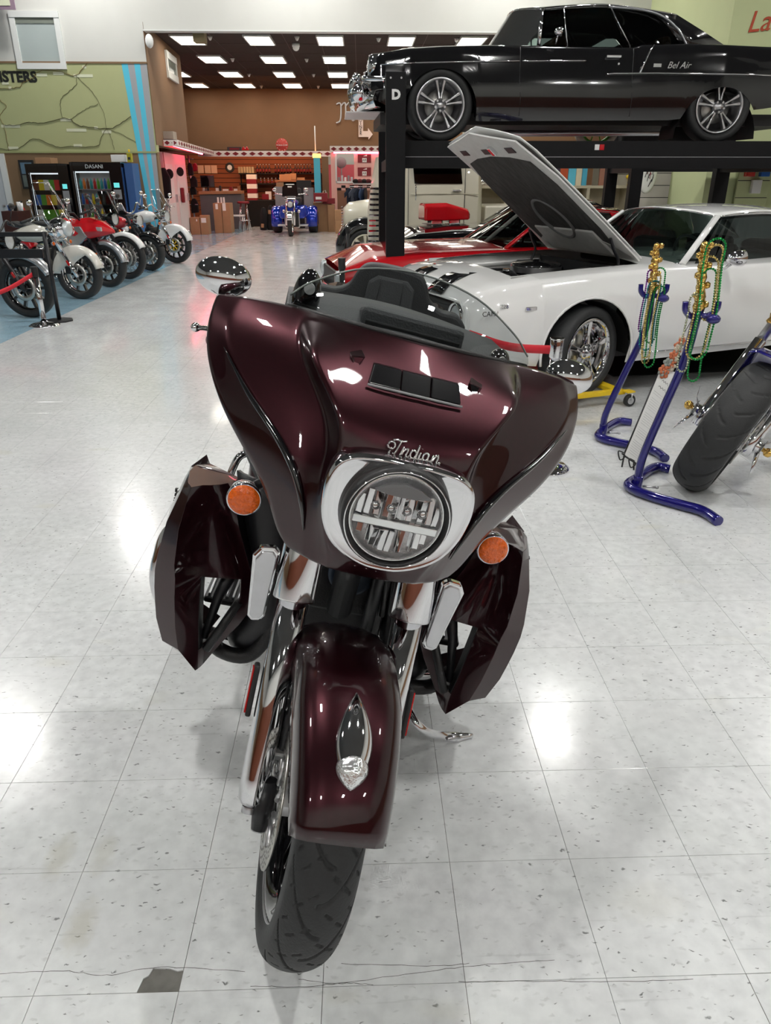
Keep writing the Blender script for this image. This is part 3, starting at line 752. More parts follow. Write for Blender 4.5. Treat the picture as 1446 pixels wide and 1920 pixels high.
# headlight
HZ, HY = 1.028, .03
def bez(k=1.0, dx=0, n=8):
    half = [(0, .102), (.05, .103), (.100, .097), (.127, .080), (.139, .048), (.140, .008), (.131, -.036), (.110, -.074), (.078, -.100), (.038, -.117), (0, -.121)]
    pts = half+[(-x, z) for x, z in half[-2:0:-1]]
    P = [Vector((x*k, 0, z*k)) for x, z in pts]; P2 = P[-2:]+P+P[:3]; out = []
    q = spl(P2, 4); return q[8:8+4*len(P)]
b = SB(); rings = []
for k, y in ((1.0, .080), (1.02, .045), (1.01, .030), (.975, .025), (.95, .0265), (.90, .0275), (.84, .0285)):
    rings.append([Vector((p.x*k, y, HZ+p.z*k)) for p in bez()])
rings.append([Vector((.088*cos(atan2(p.z, p.x)), .0305, HZ+.088*sin(atan2(p.z, p.x)))) for p in bez()])
b.loft(rings, cap=False); bz = bp(b, 'headlight_surround', CHROME, fa)
b = SB(); b.lathe((0, 0, HZ), (0, 1, 0), [(.095, .06), (.103, .05), (.104, .012), (.100, .004), (.094, .004), (.091, .012), (.091, .03)], 64); bp(b, 'headlight_ring', BLACKPL, fa)
b = SB(); b.lathe((0, 0, HZ), (0, 1, 0), [(.0905, .013), (.0865, .0095), (.083, .013), (.083, .02)], 64); bp(b, 'light_guide_ring', mat('light_guide', (.90, .92, .92), .22, 1), fa)
b = SB(); b.lathe((0, 0, HZ), (0, 1, 0), [(.0985, .0045), (.0988, .0005), (.0965, .0005), (.0965, .0045)], 64, True); bp(b, 'ring_trim', CHROME, fa)
b = SB(); b.lathe((0, 0, HZ), (0, 1, 0), [(.091, .014), (.085, .010), (.081, .012), (.080, .020), (.0, .024)], 64); rf = bp(b, 'headlight_reflector', vary(mat('bright_reflector', (.88, .88, .9), .3, 1), 200, .1, .4, 300), fa)
REFL = mat('faceted_reflector', (.85, .85, .86), .08, 1)
# silver light bars across
WB = MATS['light_guide']
b = SB(); b.box((0, .016, HZ-.012), (.162, .018, .016), Matrix.Rotation(0, 3, 'Y')); bp(b, 'light_bar', WB, rf, bevel=.002)
b = SB(); P = [(-.056, .048), (-.03, .064), (0, .070), (.03, .064), (.056, .048), (.03, .044), (0, .043), (-.03, .044)]; b.prism([(x, HZ+z) for x, z in P], .012, .03, lambda x, y, z: Vector((x, z, y))); bp(b, 'upper_shade', GREYPL, rf, bevel=.001)
random.seed(3)
for k in range(12):
    x = -.069+k*.0125; zt = HZ+min(.050, sqrt(max(0, .080**2-x*x))-.003); b = SB(); zb = HZ-.002
    c = Vector((x, .028, (zt+zb)/2)); b.box(c, (.0118, .03, zt-zb), Matrix.Rotation(random.uniform(-.5, .5), 3, 'Z') @ Matrix.Rotation(random.uniform(-.25, .25), 3, 'X')); bp(b, 'reflector_facet', REFL, rf, bevel=.001)
for k in range(11):
    x = -.060+k*.012; zb = HZ-max(.024, sqrt(max(0, .076**2-x*x))-.004); zt = HZ-.022; b = SB()
    b.box((x, .028, (zt+zb)/2), (.0113, .03, zt-zb), Matrix.Rotation(random.uniform(-.5, .5), 3, 'Z') @ Matrix.Rotation(random.uniform(-.25, .25), 3, 'X')); bp(b, 'reflector_facet', REFL, rf, bevel=.001)
for x in (-.045, -.015, .015, .045):
    b = SB(); b.ball((x, .018, HZ+.018), .011, 14); bp(b, 'projector_bulb', LENS if False else REFL, rf)
b = SB(); b.lathe((0, 0, HZ), (0, 1, 0), [(.091, .010), (.07, .001), (.04, -.005), (.0, -.008)], 48); bp(b, 'headlight_lens', LENS, fa)
# badge script
IND = [[(0, 8), (1, 6.6), (3, 6.4), (4, 8), (3, 9.6), (1, 9.4), (.5, 8.2)], [(2.5, 10.6), (4.5, 11.2), (7, 10.8), (9.5, 11.4)], [(6.8, 10.8), (5.8, 8), (4.6, 4.6), (3, 3.4), (1.6, 4), (2, 5.4)],
 [(7.2, 3.8), (8.2, 7), (8.6, 8), (8, 4.2), (9, 6.6), (10.6, 7.8), (11, 7), (10.4, 4.6), (11, 3.6), (12, 4.4)],
 [(15.4, 6.8), (14.2, 7.8), (12.8, 6.8), (12.6, 4.8), (13.6, 3.6), (15, 4.6), (16.6, 10.8), (15.6, 5), (16, 3.6), (17, 4.4)],
 [(17.6, 7.4), (17.2, 5), (17.6, 3.7), (18.6, 4.4)], [(18, 9.2), (18.1, 9.5)],
 [(21.8, 6.8), (20.8, 7.7), (19.4, 6.8), (19.2, 4.8), (20, 3.7), (21.4, 4.6), (22, 7.4), (21.8, 4.6), (22.4, 3.7), (23.2, 4.6)],
 [(23.6, 3.8), (24.4, 7.4), (24.2, 4.4), (25.4, 6.8), (26.6, 7.7), (27, 6.8), (26.6, 4.6), (27.2, 3.6), (28.6, 4.6)]]
def script(strokes, mtx, k, r, m, par, name, xf=None, cx=14, cy=7):
    for st in strokes:
        b = MB(); b.xf = xf
        P = spl([mtx @ Vector(((x-cx)*k, (y-cy)*k, 0)) for x, y in st], 5); b.tube(P, r, 8); b.build(name, m, par)
mt = frm(Vector((.008, .072, 1.142)), (1, 0, 0), (0, .36, 1))
script(IND, mt, .0037, .0022, CHROME, fa, 'script_lettering', ST)
# windscreen
b = SB(); rows = []
low = [(-.268, .385, 1.285), (-.20, .335, 1.292), (-.10, .295, 1.298), (0, .283, 1.30), (.10, .295, 1.298), (.20, .335, 1.292), (.268, .385, 1.285)]
topx = [(-.268, .388, 1.31), (-.225, .40, 1.348), (-.125, .415, 1.398), (0, .42, 1.416), (.125, .415, 1.398), (.225, .40, 1.348), (.268, .388, 1.31)]
lo, hi = spl(low, 5), spl(topx, 5)
for t in (0, .2, .4, .6, .8, 1.0):
    rows.append([a.lerp(c, t)+Vector((0, -.018*sin(pi*t), 0)) for a, c in zip(lo, hi)])
b.grid(rows); scn = bp(b, 'windscreen', SCREEN)
b = SB(); b.tube(rows[-1], .0022, 6); bp(b, 'windscreen_edge', mat('screen_edge', (.16, .18, .17), .2), scn)
b = SB(); b.tube([p+Vector((0, -.002, .004)) for p in rows[0]], .006, 6); bp(b, 'windscreen_gasket', BLACKPL, scn)
# inner dash
def dashpt(x, y): return Vector((x, y, 1.262+.012*cos(x*9)-.12*max(0, abs(x)-.16)))
b = SB(); b.grid([[Vector((x, .33+yy_*.40, 1.262+ (0.0 if yy_ < .5 else .018)+.014*cos(x*8)-(.05 if yy_ == 1 else 0))) for x in [-.27+.045*i for i in range(13)]] for yy_ in (0, .25, .5, .75, .95, 1)]); dash = bp(b, 'inner_dash', GREYLEATHER, solid=.01)
b = SB(); b.box((.015, .50, 1.285), (.24, .10, .05), Matrix.Rotation(-.2, 3, 'X')); bp(b, 'instrument_hood', GREYLEATHER, dash, bevel=.012)
b = SB(); b.box((.015, .447, 1.281), (.222, .008, .022)); bp(b, 'hood_groove', BLACKPL, dash, bevel=.003)
for s in (-1, 1):
    b = SB(); b.ball((s*.232, .47, 1.30 if s < 0 else 1.27), .05, 20, (.62, .7, 1.25) if s < 0 else (.5, .7, .6)); pod = bp(b, 'switch_pod', BLACKGL)
    b = SB(); b.cyl((s*.230, .432, 1.325 if s < 0 else 1.28), (s*.230, .440, 1.325 if s < 0 else 1.28), .012 if s < 0 else .008, n=20); bp(b, 'round_badge', WHITEPL, pod)
    # mirrors
    b = SB(); rows = []
    mc = Vector((s*.412, .475, 1.298 if s < 0 else 1.275)); n_ = 14
    for i in range(n_+1):
        t = pi/2*i/n_; yy_ = -.045*cos(t); k = sin(t)
        rows.append([mc+Vector((.060*k*cos(a*2*pi/32), yy_, .041*k*sin(a*2*pi/32))) for a in range(32)])
    rows.append([mc+Vector((.057*cos(a*2*pi/32), .006, .038*sin(a*2*pi/32))) for a in range(32)])
    b.loft(rows, False, False); mi = bp(b, 'mirror', CHROME)
    b = SB(); b.loft([[mc+Vector((.057*k*cos(a*2*pi/32), .004, .038*k*sin(a*2*pi/32))) for a in range(32)] for k in (1, .01)], cap=False); bp(b, 'mirror_glass', mat('mirror_glass', (.9, .9, .9), 0, 1), mi)
    b = SB(); b.tube(spl([mc+Vector((-s*.01, .0, -.03)), mc+Vector((-s*.03, .02, -.05)), mc+Vector((-s*.08, .10, -.06))]), .008, 10); bp(b, 'mirror_stem', CHROME, mi)
    # handlebar, grip, lever
    b = SB(); b.tube(spl([(s*.06, .36, 1.18), (s*.16, .42, 1.20), (s*.28, .50, 1.18), (s*.36, .60, 1.14)]), .0125, 12); bp(b, 'handlebar', CHROME)
    b = SB(); b.tube([(s*.355, .595, 1.142), (s*.43, .70, 1.10)], .018, 14); bp(b, 'grip', BLACKPL)
    b = SB()
    b.tube(spl([(s*.33, .52, 1.16), (s*.385, .55, 1.165), (s*.425, .60, 1.15)]+([(s*.475, .64, 1.185), (s*.50, .655, 1.195)] if s > 0 else [(s*.46, .60, 1.155)])), [.006], 8) if False else b.tube(spl([(s*.33, .52, 1.16), (s*.385, .54, 1.163), (s*.43, .56, 1.16), (s*(.485 if s > 0 else .452), .60 if s > 0 else .5, 1.185 if s > 0 else 1.17)]), .0065, 8)
    lv = bp(b, 'hand_lever', BLACKMET if s > 0 else CHROME)
    b = SB(); b.ball((s*(.487 if s > 0 else .455), .60 if s > 0 else .5, 1.186 if s > 0 else 1.17), .011, 12); bp(b, 'lever_end', BLACKMET if s > 0 else CHROME, lv)
    # turn signals
    tc_ = Vector((s*.276, .20, .916)); b = SB(); b.lathe(tc_, (0, 1, 0), [(.0, .055), (.02, .05), (.033, .03), (.0365, .006), (.0355, 0), (.033, 0)], 32); ts = bp(b, 'turn_signal', CHROME)
    b = SB(); b.lathe(tc_, (0, 1, 0), [(.034, .002), (.031, -.006), (.018, -.010), (0, -.012)], 32); tl = bp(b, 'amber_lens', AMBER, ts)
    b = SB()
    for q in range(19):
        a = 2.4*q; r = .0065*sqrt(q); b.ball(tc_+Vector((r*cos(a), -.009+.10*r*r/.034, r*sin(a))), .0042, 8, (1, .7, 1))
    o = bp(b, 'lens_dimples', AMBER, ts); o['kind'] = 'stuff'
    b = SB(); b.tube(spl([tc_+Vector((0, .04, 0)), tc_+Vector((-s*.03, .06, .02)), tc_+Vector((-s*.07, .05, .05))]), .011, 10); bp(b, 'signal_stalk', BLACKMET, ts)
# ---- lower fairings, radiator, engine bulk (not steered)
ZR = [.815, .79, .70, .60, .556, .50, .453, .40, .326, .262]
XO = [.446, .458, .485, .499, .503, .501, .497, .491, .470, .362]
XI = [.342, .325, .30, .262, .245, .238, .238, .262, .305, .338]
W0 = [None, None, None, None, .373, .371, .368, .364, .356, None]; W1 = [None, None, None, None, .272, .266, .272, .298, .345, None]
for s in (-1, 1):
    b = MB(); rows = []
    for i, z in enumerate(ZR):
        xo, xi = XO[i], XI[i]; w0 = W0[i] or (xi+(xo-xi)*.52); w1 = W1[i] or (xi+(xo-xi)*.15)
        xr = w0+(xo-w0)*.45; yb = .03*(1-abs(i-3)/6)
        cols = [(xi-.004, .62, z-.03*(i == 0)), (xi, .50, z), (w1, .482, z), ((w1*.5+w0*.5), .468, z), (w0, .458, z), (xr, .448-yb, z), (xo-.012, .475-yb, z), (xo, .53, z), (xo+.004, .62, z-.02*(i == 0)), (xo-.015, .72, z-.05*(i == 0))]
        rows.append([Vector((s*p[0], p[1]+.05*(z < .4)*0, p[2])) for p in cols])
    n = len(rows[0]); vs = [p for r in rows for p in r]; fs = []
    for i in range(len(rows)-1):
        for j in range(n-1):
            if 4 <= i <= 7 and j in (2, 3): continue
            fs.append((i*n+j, i*n+j+1, (i+1)*n+j+1, (i+1)*n+j))
    # cap on top
    b.add(vs, fs, True); b.add([rows[0][0], rows[0][-1], rows[0][-2]], [(0, 1, 2)], False)
    top = rows[0]; b.add(top, [tuple(range(n))], False)
    lo_ = bp(b, 'lower_fairing', MAROON)
    ln = [(.85, [r[5] for r in rows]), (.6, [r[1] for r in rows]), (1, rows[0]), (1, rows[-1]), (1, [r[2] for r in rows[4:9]]), (1, [r[4] for r in rows[4:9]]), (1, rows[4][2:5]), (1, rows[8][2:5]), (.7, [r[7] for r in rows])]
    addcrease(lo_, ln, lambda p: p)
    md = lo_.modifiers.new('solid', 'SOLIDIFY'); md.thickness = .008; md.offset = -1
    lo_.data.set_sharp_from_angle(angle=rad(36))
    md = lo_.modifiers.new('bevel', 'BEVEL'); md.width = .006; md.segments = 3; md.limit_method = 'ANGLE'; md.angle_limit = rad(30)
    b = MB(); loop = [rows[i][2] for i in range(4, 9)]+[rows[8][3]]+[rows[i][4] for i in range(8, 3, -1)]+[rows[4][3]]
    b.loft([[p+Vector((0, .004, 0)) for p in loop], [p+Vector((0, .05, 0)) for p in loop]], cap=False, smooth=False); bp(b, 'window_lining', BLACKPL, lo_, solid=.003)
    b = MB(); b.tube([(s*.27, .49, .48), (s*.335, .46, .33)], .012, 8); b2 = b
    bp(b, 'window_strut', BLACKPL, lo_)
    b = MB(); b.tube([(s*.30, .53, .565), (s*.33, .52, .47), (s*.352, .50, .34)], [.02, .014, .01], 8); bp(b, 'inner_brace', BLACKMET)
    text('Indian', .03, BLACKPL, lo_, 'side_lettering', frm(Vector((s*.4895, .60, .69)), (0, 0, 1), (0, s, 0)), .003, shear=.3)
    # black inner scoop between lower fairing and frame
    b = MB(); rows = []
    for z, xi, xo, y in ((.82, .15, .34, .56), (.70, .13, .31, .55), (.58, .13, .27, .54), (.46, .13, .245, .54), (.36, .14, .27, .55), (.29, .18, .31, .57), (.255, .2, .30, .60)):
        rows.append([Vector((s*xi, y+.06, z)), Vector((s*(xi+.02), y, z)), Vector((s*(xi+xo)/2, y-.02, z)), Vector((s*(xo-.01), y, z)), Vector((s*xo, y+.06, z))])
    b.grid(rows); bp(b, 'inner_scoop', BLACKMET, solid=.01, sub=1)
    b = MB(); b.tube(spl([(s*.15, .60, .60), (s*.17, .56, .40), (s*.22, .55, .275), (s*.31, .56, .262), (s*.37, .60, .30)]), .022, 12); bp(b, 'lower_cowl_edge', BLACKPL)
    # highway bar
    b = MB(); b.tube(spl([(s*.20, .66, .72), (s*.40, .66, .66), (s*.50, .64, .58), (s*.522, .62, .50), (s*.522, .61, .42), (s*.49, .62, .34), (s*.40, .64, .27), (s*.2, .66, .22)]), .019, 16); bp(b, 'highway_bar', CHROME)
    b = MB(); b.tube([(s*.506, .60, .50), (s*.506, .60, .40)], .012, 8); bp(b, 'bar_pad', BLACKPL)
    # floorboards
    b = MB(); b.box((s*.34, .86, .33), (.12, .32, .02)); fb = bp(b, 'floorboard', BLACKMET, bevel=.008)
    for k in range(6):
        b = MB(); b.box((s*(.295+k*.018), .86, .344), (.008, .29, .008)); bp(b, 'board_rib', STEEL, fb, bevel=.002)
    b = MB(); b.tube([(s*.34, .73, .42), (s*.34, .78, .36), (s*.33, .9, .35)], .012, 8); b.box((s*.36, .72, .44), (.07, .03, .05)); bp(b, 'pedal', CHROME if s < 0 else BLACKMET)
    # rear guard hoop, saddlebag
    b = MB(); b.tube(spl([(s*.30, 1.40, .55), (s*.42, 1.36, .56), (s*.455, 1.34, .50), (s*.46, 1.34, .42), (s*.44, 1.36, .34), (s*.34, 1.42, .30)]), .014, 12); bp(b, 'bag_guard', CHROME)
    b = MB(); rows = []
    for y, k in ((1.42, .80), (1.46, .96), (1.60, 1), (2.0, 1), (2.15, .95), (2.20, .8)):
        rows.append([Vector((s*(.31+.105*k*(abs(cos(a))**.5)*(1 if cos(a) > 0 else -1)), y, .50+.19*k*(abs(sin(a))**.5)*(1 if sin(a) > 0 else -1))) for a in [2*pi*i/24 for i in range(24)]])
    b.loft(rows); bg = bp(b, 'saddlebag', MAROON)
    b = MB(); b.box((s*.33, 1.8, .60), (.20, .8, .012)); bp(b, 'saddlebag_lid_seam', BLACKPL, bg)
    b = MB(); b.tube([(s*.20, .95, .22), (s*.26, 1.4, .17), (s*.28, 2.2, .17)], [.03, .045, .05], 18); bp(b, 'exhaust_pipe', CHROME)
    b = MB()
    a = rad(22)*-s
    b.lathe((s*.06, .90, .46), (s*.2, 0 , 1), [(.0, -.1), (.06, -.1)]+[q for i in range(9) for q in ((.085, -.09+i*.024), (.085, -.082+i*.024), (.065, -.08+i*.024), (.065, -.068+i*.024))]+[(.06, .13), (0, .13)], 24); bp(b, 'engine_cylinder', BLACKMET)
# radiator / frame / horn
b = MB(); b.box((0, .60, .50), (.26, .10, .50)); bp(b, 'radiator_cover', BLACKPL, bevel=.02)
b = MB(); b.box((0, .535, .60), (.22, .02, .24)); bp(b, 'front_panel', BLACKPL, bevel=.01)
b = MB(); b.lathe((.012, .50, .62), (0, 1, 0), [(0, -.014), (.012, -.012), (.013, -.006), (.03, .004), (.05, -.004), (.058, -.006), (.062, .0), (.062, .02)], 32); sp_ = bp(b, 'horn', vary(mat('blue_grey_plastic', (.03, .045, .07), .5), 20, .1))
b = MB(); b.cyl((.012, .505, .62), (.012, .525, .62), .075, n=32); bp(b, 'horn_ring', BLACKMET, sp_)
b = MB(); b.tube([(0, .30, .98), (0, .52, .50)], .035, 14); b.tube([(.08, .44, .80), (.085, .52, .40)], .018, 10); bp(b, 'frame_neck', BLACKMET)
b = MB(); b.tube(spl([(.10, .30, .90), (.13, .40, .80), (.10, .50, .72), (.12, .52, .5)]), .008, 8); bp(b, 'cable', BLACKPL)
b = MB(); b.tube(spl([(-.10, .30, .90), (-.07, .42, .80), (-.09, .50, .70)]), .007, 8); bp(b, 'cable', BLACKPL)
b = MB(); b.box((-.085, .40, .79), (.08, .03, .006), Matrix.Rotation(.25, 3, 'Y')); bp(b, 'bracket_plate', ALU, bevel=.002)
b = SB(); b.prism([(-.25, .33), (.25, .33), (.30, .52), (-.30, .52)], .90, .91); bp(b, 'fairing_floor', BLACKPL)
b = SB(); b.prism([(-.16, .14), (.16, .14), (.24, .33), (-.24, .33)], .885, .895); bp(b, 'fairing_floor_front', BLACKPL)
b = MB(); b.box((0, .95, .40), (.26, .5, .30)); bp(b, 'engine_block', BLACKMET, bevel=.04)
b = MB(); rows = []
for y, w_, z in ((.55, .06, .90), (.62, .13, .95), (.8, .17, .98), (1.0, .15, .95), (1.15, .11, .87)):
    rows.append([Vector((w_*cos(a), y, z-.12+.13*sin(a))) for a in [2*pi*i/20 for i in range(20)]])
b.loft(rows); bp(b, 'fuel_tank', MAROON)
b = MB(); rows = []
for y, w_, z in ((1.1, .10, .80), (1.2, .17, .80), (1.45, .20, .78), (1.6, .19, .86), (1.8, .2, .90)):
    rows.append([Vector((w_*cos(a), y, z-.04+.07*sin(a))) for a in [2*pi*i/20 for i in range(20)]])
b.loft(rows); bp(b, 'seat', LEATHER)
# backrest and trunk
b = MB(); top_ = [(-.335, 1.10), (-.29, 1.135), (-.22, 1.14), (-.17, 1.17), (-.14, 1.23), (-.10, 1.262), (.0, 1.27), (.10, 1.262), (.14, 1.23), (.17, 1.17), (.22, 1.14), (.29, 1.135), (.335, 1.10)]
P2 = [(p.x, p.z) for p in spl([(x, 0, z) for x, z in top_], 4)]
b.prism(P2+[(.33, .92), (-.33, .92)], 1.86, 1.96, lambda x, y, z: Vector((x, z, y))); br = bp(b, 'backrest', LEATHER, bevel=.02)
b = MB(); b.prism([(-.10, 1.10), (-.095, 1.20), (-.06, 1.228), (.06, 1.228), (.095, 1.20), (.10, 1.10)], 1.845, 1.87, lambda x, y, z: Vector((x, z, y))); bp(b, 'backrest_panel', GREYLEATHER, br, bevel=.012)
for s in (-1, 1):
    b = MB(); b.tube([(s*.05, 1.846, 1.10), (s*.045, 1.842, 1.225)], .0015, 6); bp(b, 'stitch_line', BLACKPL, br)
    b = MB(); b.box((s*.27, 1.72, 1.04), (.10, .22, .12)); bp(b, 'arm_rest', LEATHER, br, bevel=.03)
b = MB(); b.box((0, 2.10, .98), (.56, .34, .28)); bp(b, 'trunk', MAROON, bevel=.05)
# rear wheel
b = MB(); tyre_mesh(b, (0, 1.668, .32), .32, .08, .22, 96, None, 10); bp(b, 'rear_tyre', RUBBER)
b = MB(); b.lathe((0, 1.668, .32), (1, 0, 0), [(.0, -.03), (.2, -.03), (.22, -.07), (.228, -.07), (.228, .07), (.22, .07), (.2, .03), (0, .03)], 48); bp(b, 'rear_rim', BLACKGL)
b = MB(); rows = []
for a in range(95, 275, 12):
    rows.append([Vector((x, 1.668-r*sin(rad(a)), .32-r*cos(rad(a)))) for x, r in ((-.12, .28), (-.12, .36), (-.06, .39), (.06, .39), (.12, .36), (.12, .28))])
b.grid(rows); bp(b, 'rear_fender', MAROON, solid=.004)
# kickstand: goes to the floor on the right
Rm = Matrix.Rotation(BYAW, 4, 'Z') @ Matrix.Rotation(BLEAN, 4, 'Y'); Wi = (Matrix.Translation(BP) @ Rm).inverted()
def wl(p): return Wi @ Vector(p)
f1 = atz(886, 1379, .008); f0 = atz(835, 1380, .03); f00 = atz(775, 1348, .14)
b = MB(); b.tube(spl([Vector((.15, .78, .26)), wl(f00), wl(f0), wl(f1)]), [.014]*6+[.013]*6+[.016]*3+[.014, .011, .009, .007], 12, flat=.8); ks = bp(b, 'kickstand', CHROME)
b = MB(); b.tube([wl(f0)+Vector((0, .0, .002)), wl((f1+f0)/2)], [.020, .012], 10, flat=.45); bp(b, 'stand_foot', STEEL, ks)
# ================================================================== CARS AND LIFT
TYR_S = [(.74, -.36), (.80, -.50), (.92, -.52), (.985, -.42), (1.0, -.25), (1.0, .25), (.985, .42), (.92, .52), (.80, .50), (.74, .36)]
def car_wheel(par, c, R, W, side, style, rim_m=None, name='wheel', steer=0.0):
    """side=+1: outer face towards +y local.  Sub-parts: tyre, rim, spokes"""
    rim_m = rim_m or CHROME; c = Vector(c); M3 = Matrix.Rotation(steer, 3, 'Z'); rr = .745*R
    xf = lambda p: c+M3 @ p
    def B():
        b = MB(); b.xf = xf; return b
    b = B(); b.lathe((0, 0, 0), (0, 1, 0), [(r*R, h*W) for r, h in TYR_S], 56); w_ = b.build(name, RUBBER, par)
    o = side*W*.46
    b = B(); b.lathe((0, 0, 0), (0, 1, 0), [(rr, o), (rr*.97, o*1.04), (rr*.92, o*1.0), (rr*.88, o*.7), (rr*.86, o*.1), (rr*.84, -o*.6), (0, -o*.6)], 56); b.build('rim', rim_m, w_)
    b = B(); b.lathe((0, 0, 0), (0, 1, 0), [(0, o*.1), (rr*.60, o*.1), (rr*.60, -o*.1), (0, -o*.1)], 32); b.build('brake_disc', DISC, w_)
    n = {'five': 5, 'twin': 5, 'steel': 8}[style]
    for k in range(n):
        a = 2*pi*k/n+pi/2
        for q in ((0,) if style != 'twin' else (-.16, .16)):
            b = B(); rings = []
            for t, wd, dep in ((.16, .085, .90), (.5, .060, .84), (.90, .105, .90)):
                if style == 'twin': wd *= .62
                aa = a+q*(1.2 if style == 'twin' else 1)*(.6+.4*t); d = Vector((cos(aa), 0, sin(aa))); tt = Vector((-sin(aa), 0, cos(aa))); p = d*(rr*t)
                h0, h1 = o*dep, o*(dep-.35); w2 = wd*R*1.05
                rings.append([p-tt*w2+Vector((0, h1, 0)), p-tt*w2*.55+Vector((0, h0, 0)), p+tt*w2*.55+Vector((0, h0, 0)), p+tt*w2+Vector((0, h1, 0))])
            b.loft(rings, smooth=False); b.build('spoke', rim_m, w_, bevel=.003)
    b = B(); b.lathe((0, 0, 0), (0, side, 0), [(rr*.26, abs(o)*.55), (rr*.25, abs(o)*.93), (rr*.16, abs(o)*.98), (rr*.13, abs(o)*1.12), (0, abs(o)*1.15)], 24); b.build('centre_cap', rim_m, w_)
    b = B()
    for k in range(5):
        a = 2*pi*(k+.5)/5+pi/2; b.cyl((rr*.2*cos(a), o*.9, rr*.2*sin(a)), (rr*.2*cos(a), o*1.04, rr*.2*sin(a)), .011, n=8)
    q = b.build('lug_nuts', STEEL, w_); q['kind'] = 'stuff'
    if style == 'five':
        b = B()
        for k in range(30):
            a = 2*pi*k/30; b.cyl((rr*.935*cos(a), o*.98, rr*.935*sin(a)), (rr*.935*cos(a), o*1.06, rr*.935*sin(a)), .006, n=6)
        q = b.build('rim_bolts', STEEL, w_); q['kind'] = 'stuff'
    return w_
def shell(par, m, s1, s0, W, ZT, ZB, CR, arches, prof, opening=None, step=.05, name='body', K=10):
    ss = set(); x = s0
    while x < s1-1e-6: ss.add(round(x, 4)); x += step
    ss.add(s1)
    for a, R, hz in arches:
        for k in range(-12, 13): ss.add(round(a+R*sin(rad(k*7.5)), 4))
        ss.add(round(a-R-.001, 4)); ss.add(round(a+R+.001, 4))
    if opening: ss.add(opening[0]); ss.add(opening[1])
    ss = sorted(ss); rows = []
    for s in ss:
        w_ = lerp(W, s); zt = lerp(ZT, s); zb = lerp(ZB, s)
        for a, R, hz in arches:
            if abs(s-a) <= R+1e-6: zb = max(zb, hz+sqrt(max(0, R*R-(s-a)**2)))
        zb = min(zb, zt-.06); row = []
        for k in range(K):
            f = k/(K-1); z = zb+(zt-.035-zb)*f; row.append(Vector((s, w_-lerp(prof, z/ max(.01, lerp(ZT, s))), z)))
        y1 = row[-1].y
        row.append(Vector((s, y1-.015, zt-.012))); row.append(Vector((s, y1-.05, zt)))
        yi = (y1-.05)
        for f in (.82, .6, .3, 0): row.append(Vector((s, yi*f, zt+lerp(CR, s)*(1-f*f))))
        rows.append(row)
    n = len(rows[0])
    b = MB()
    for sg in (1, -1):
        vs = [Vector((p.x, p.y*sg, p.z)) for r in rows for p in r]; fs = []
        for i in range(len(rows)-1):
            for j in range(n-1):
                if opening and opening[0]-1e-6 <= rows[i][0].x and rows[i+1][0].x <= opening[1]+1e-6 and j >= K+2: continue
                fs.append((i*n+j, i*n+j+1, (i+1)*n+j+1, (i+1)*n+j))
        b.add(vs, fs, True)
    o = b.build(name, m, par, auto=38)
    return o, rows
def strip(par, name, m, pts, r=.012, flat=.5, n=8):
    b = MB(); b.tube(pts, r, n, flat=flat); return b.build(name, m, par)
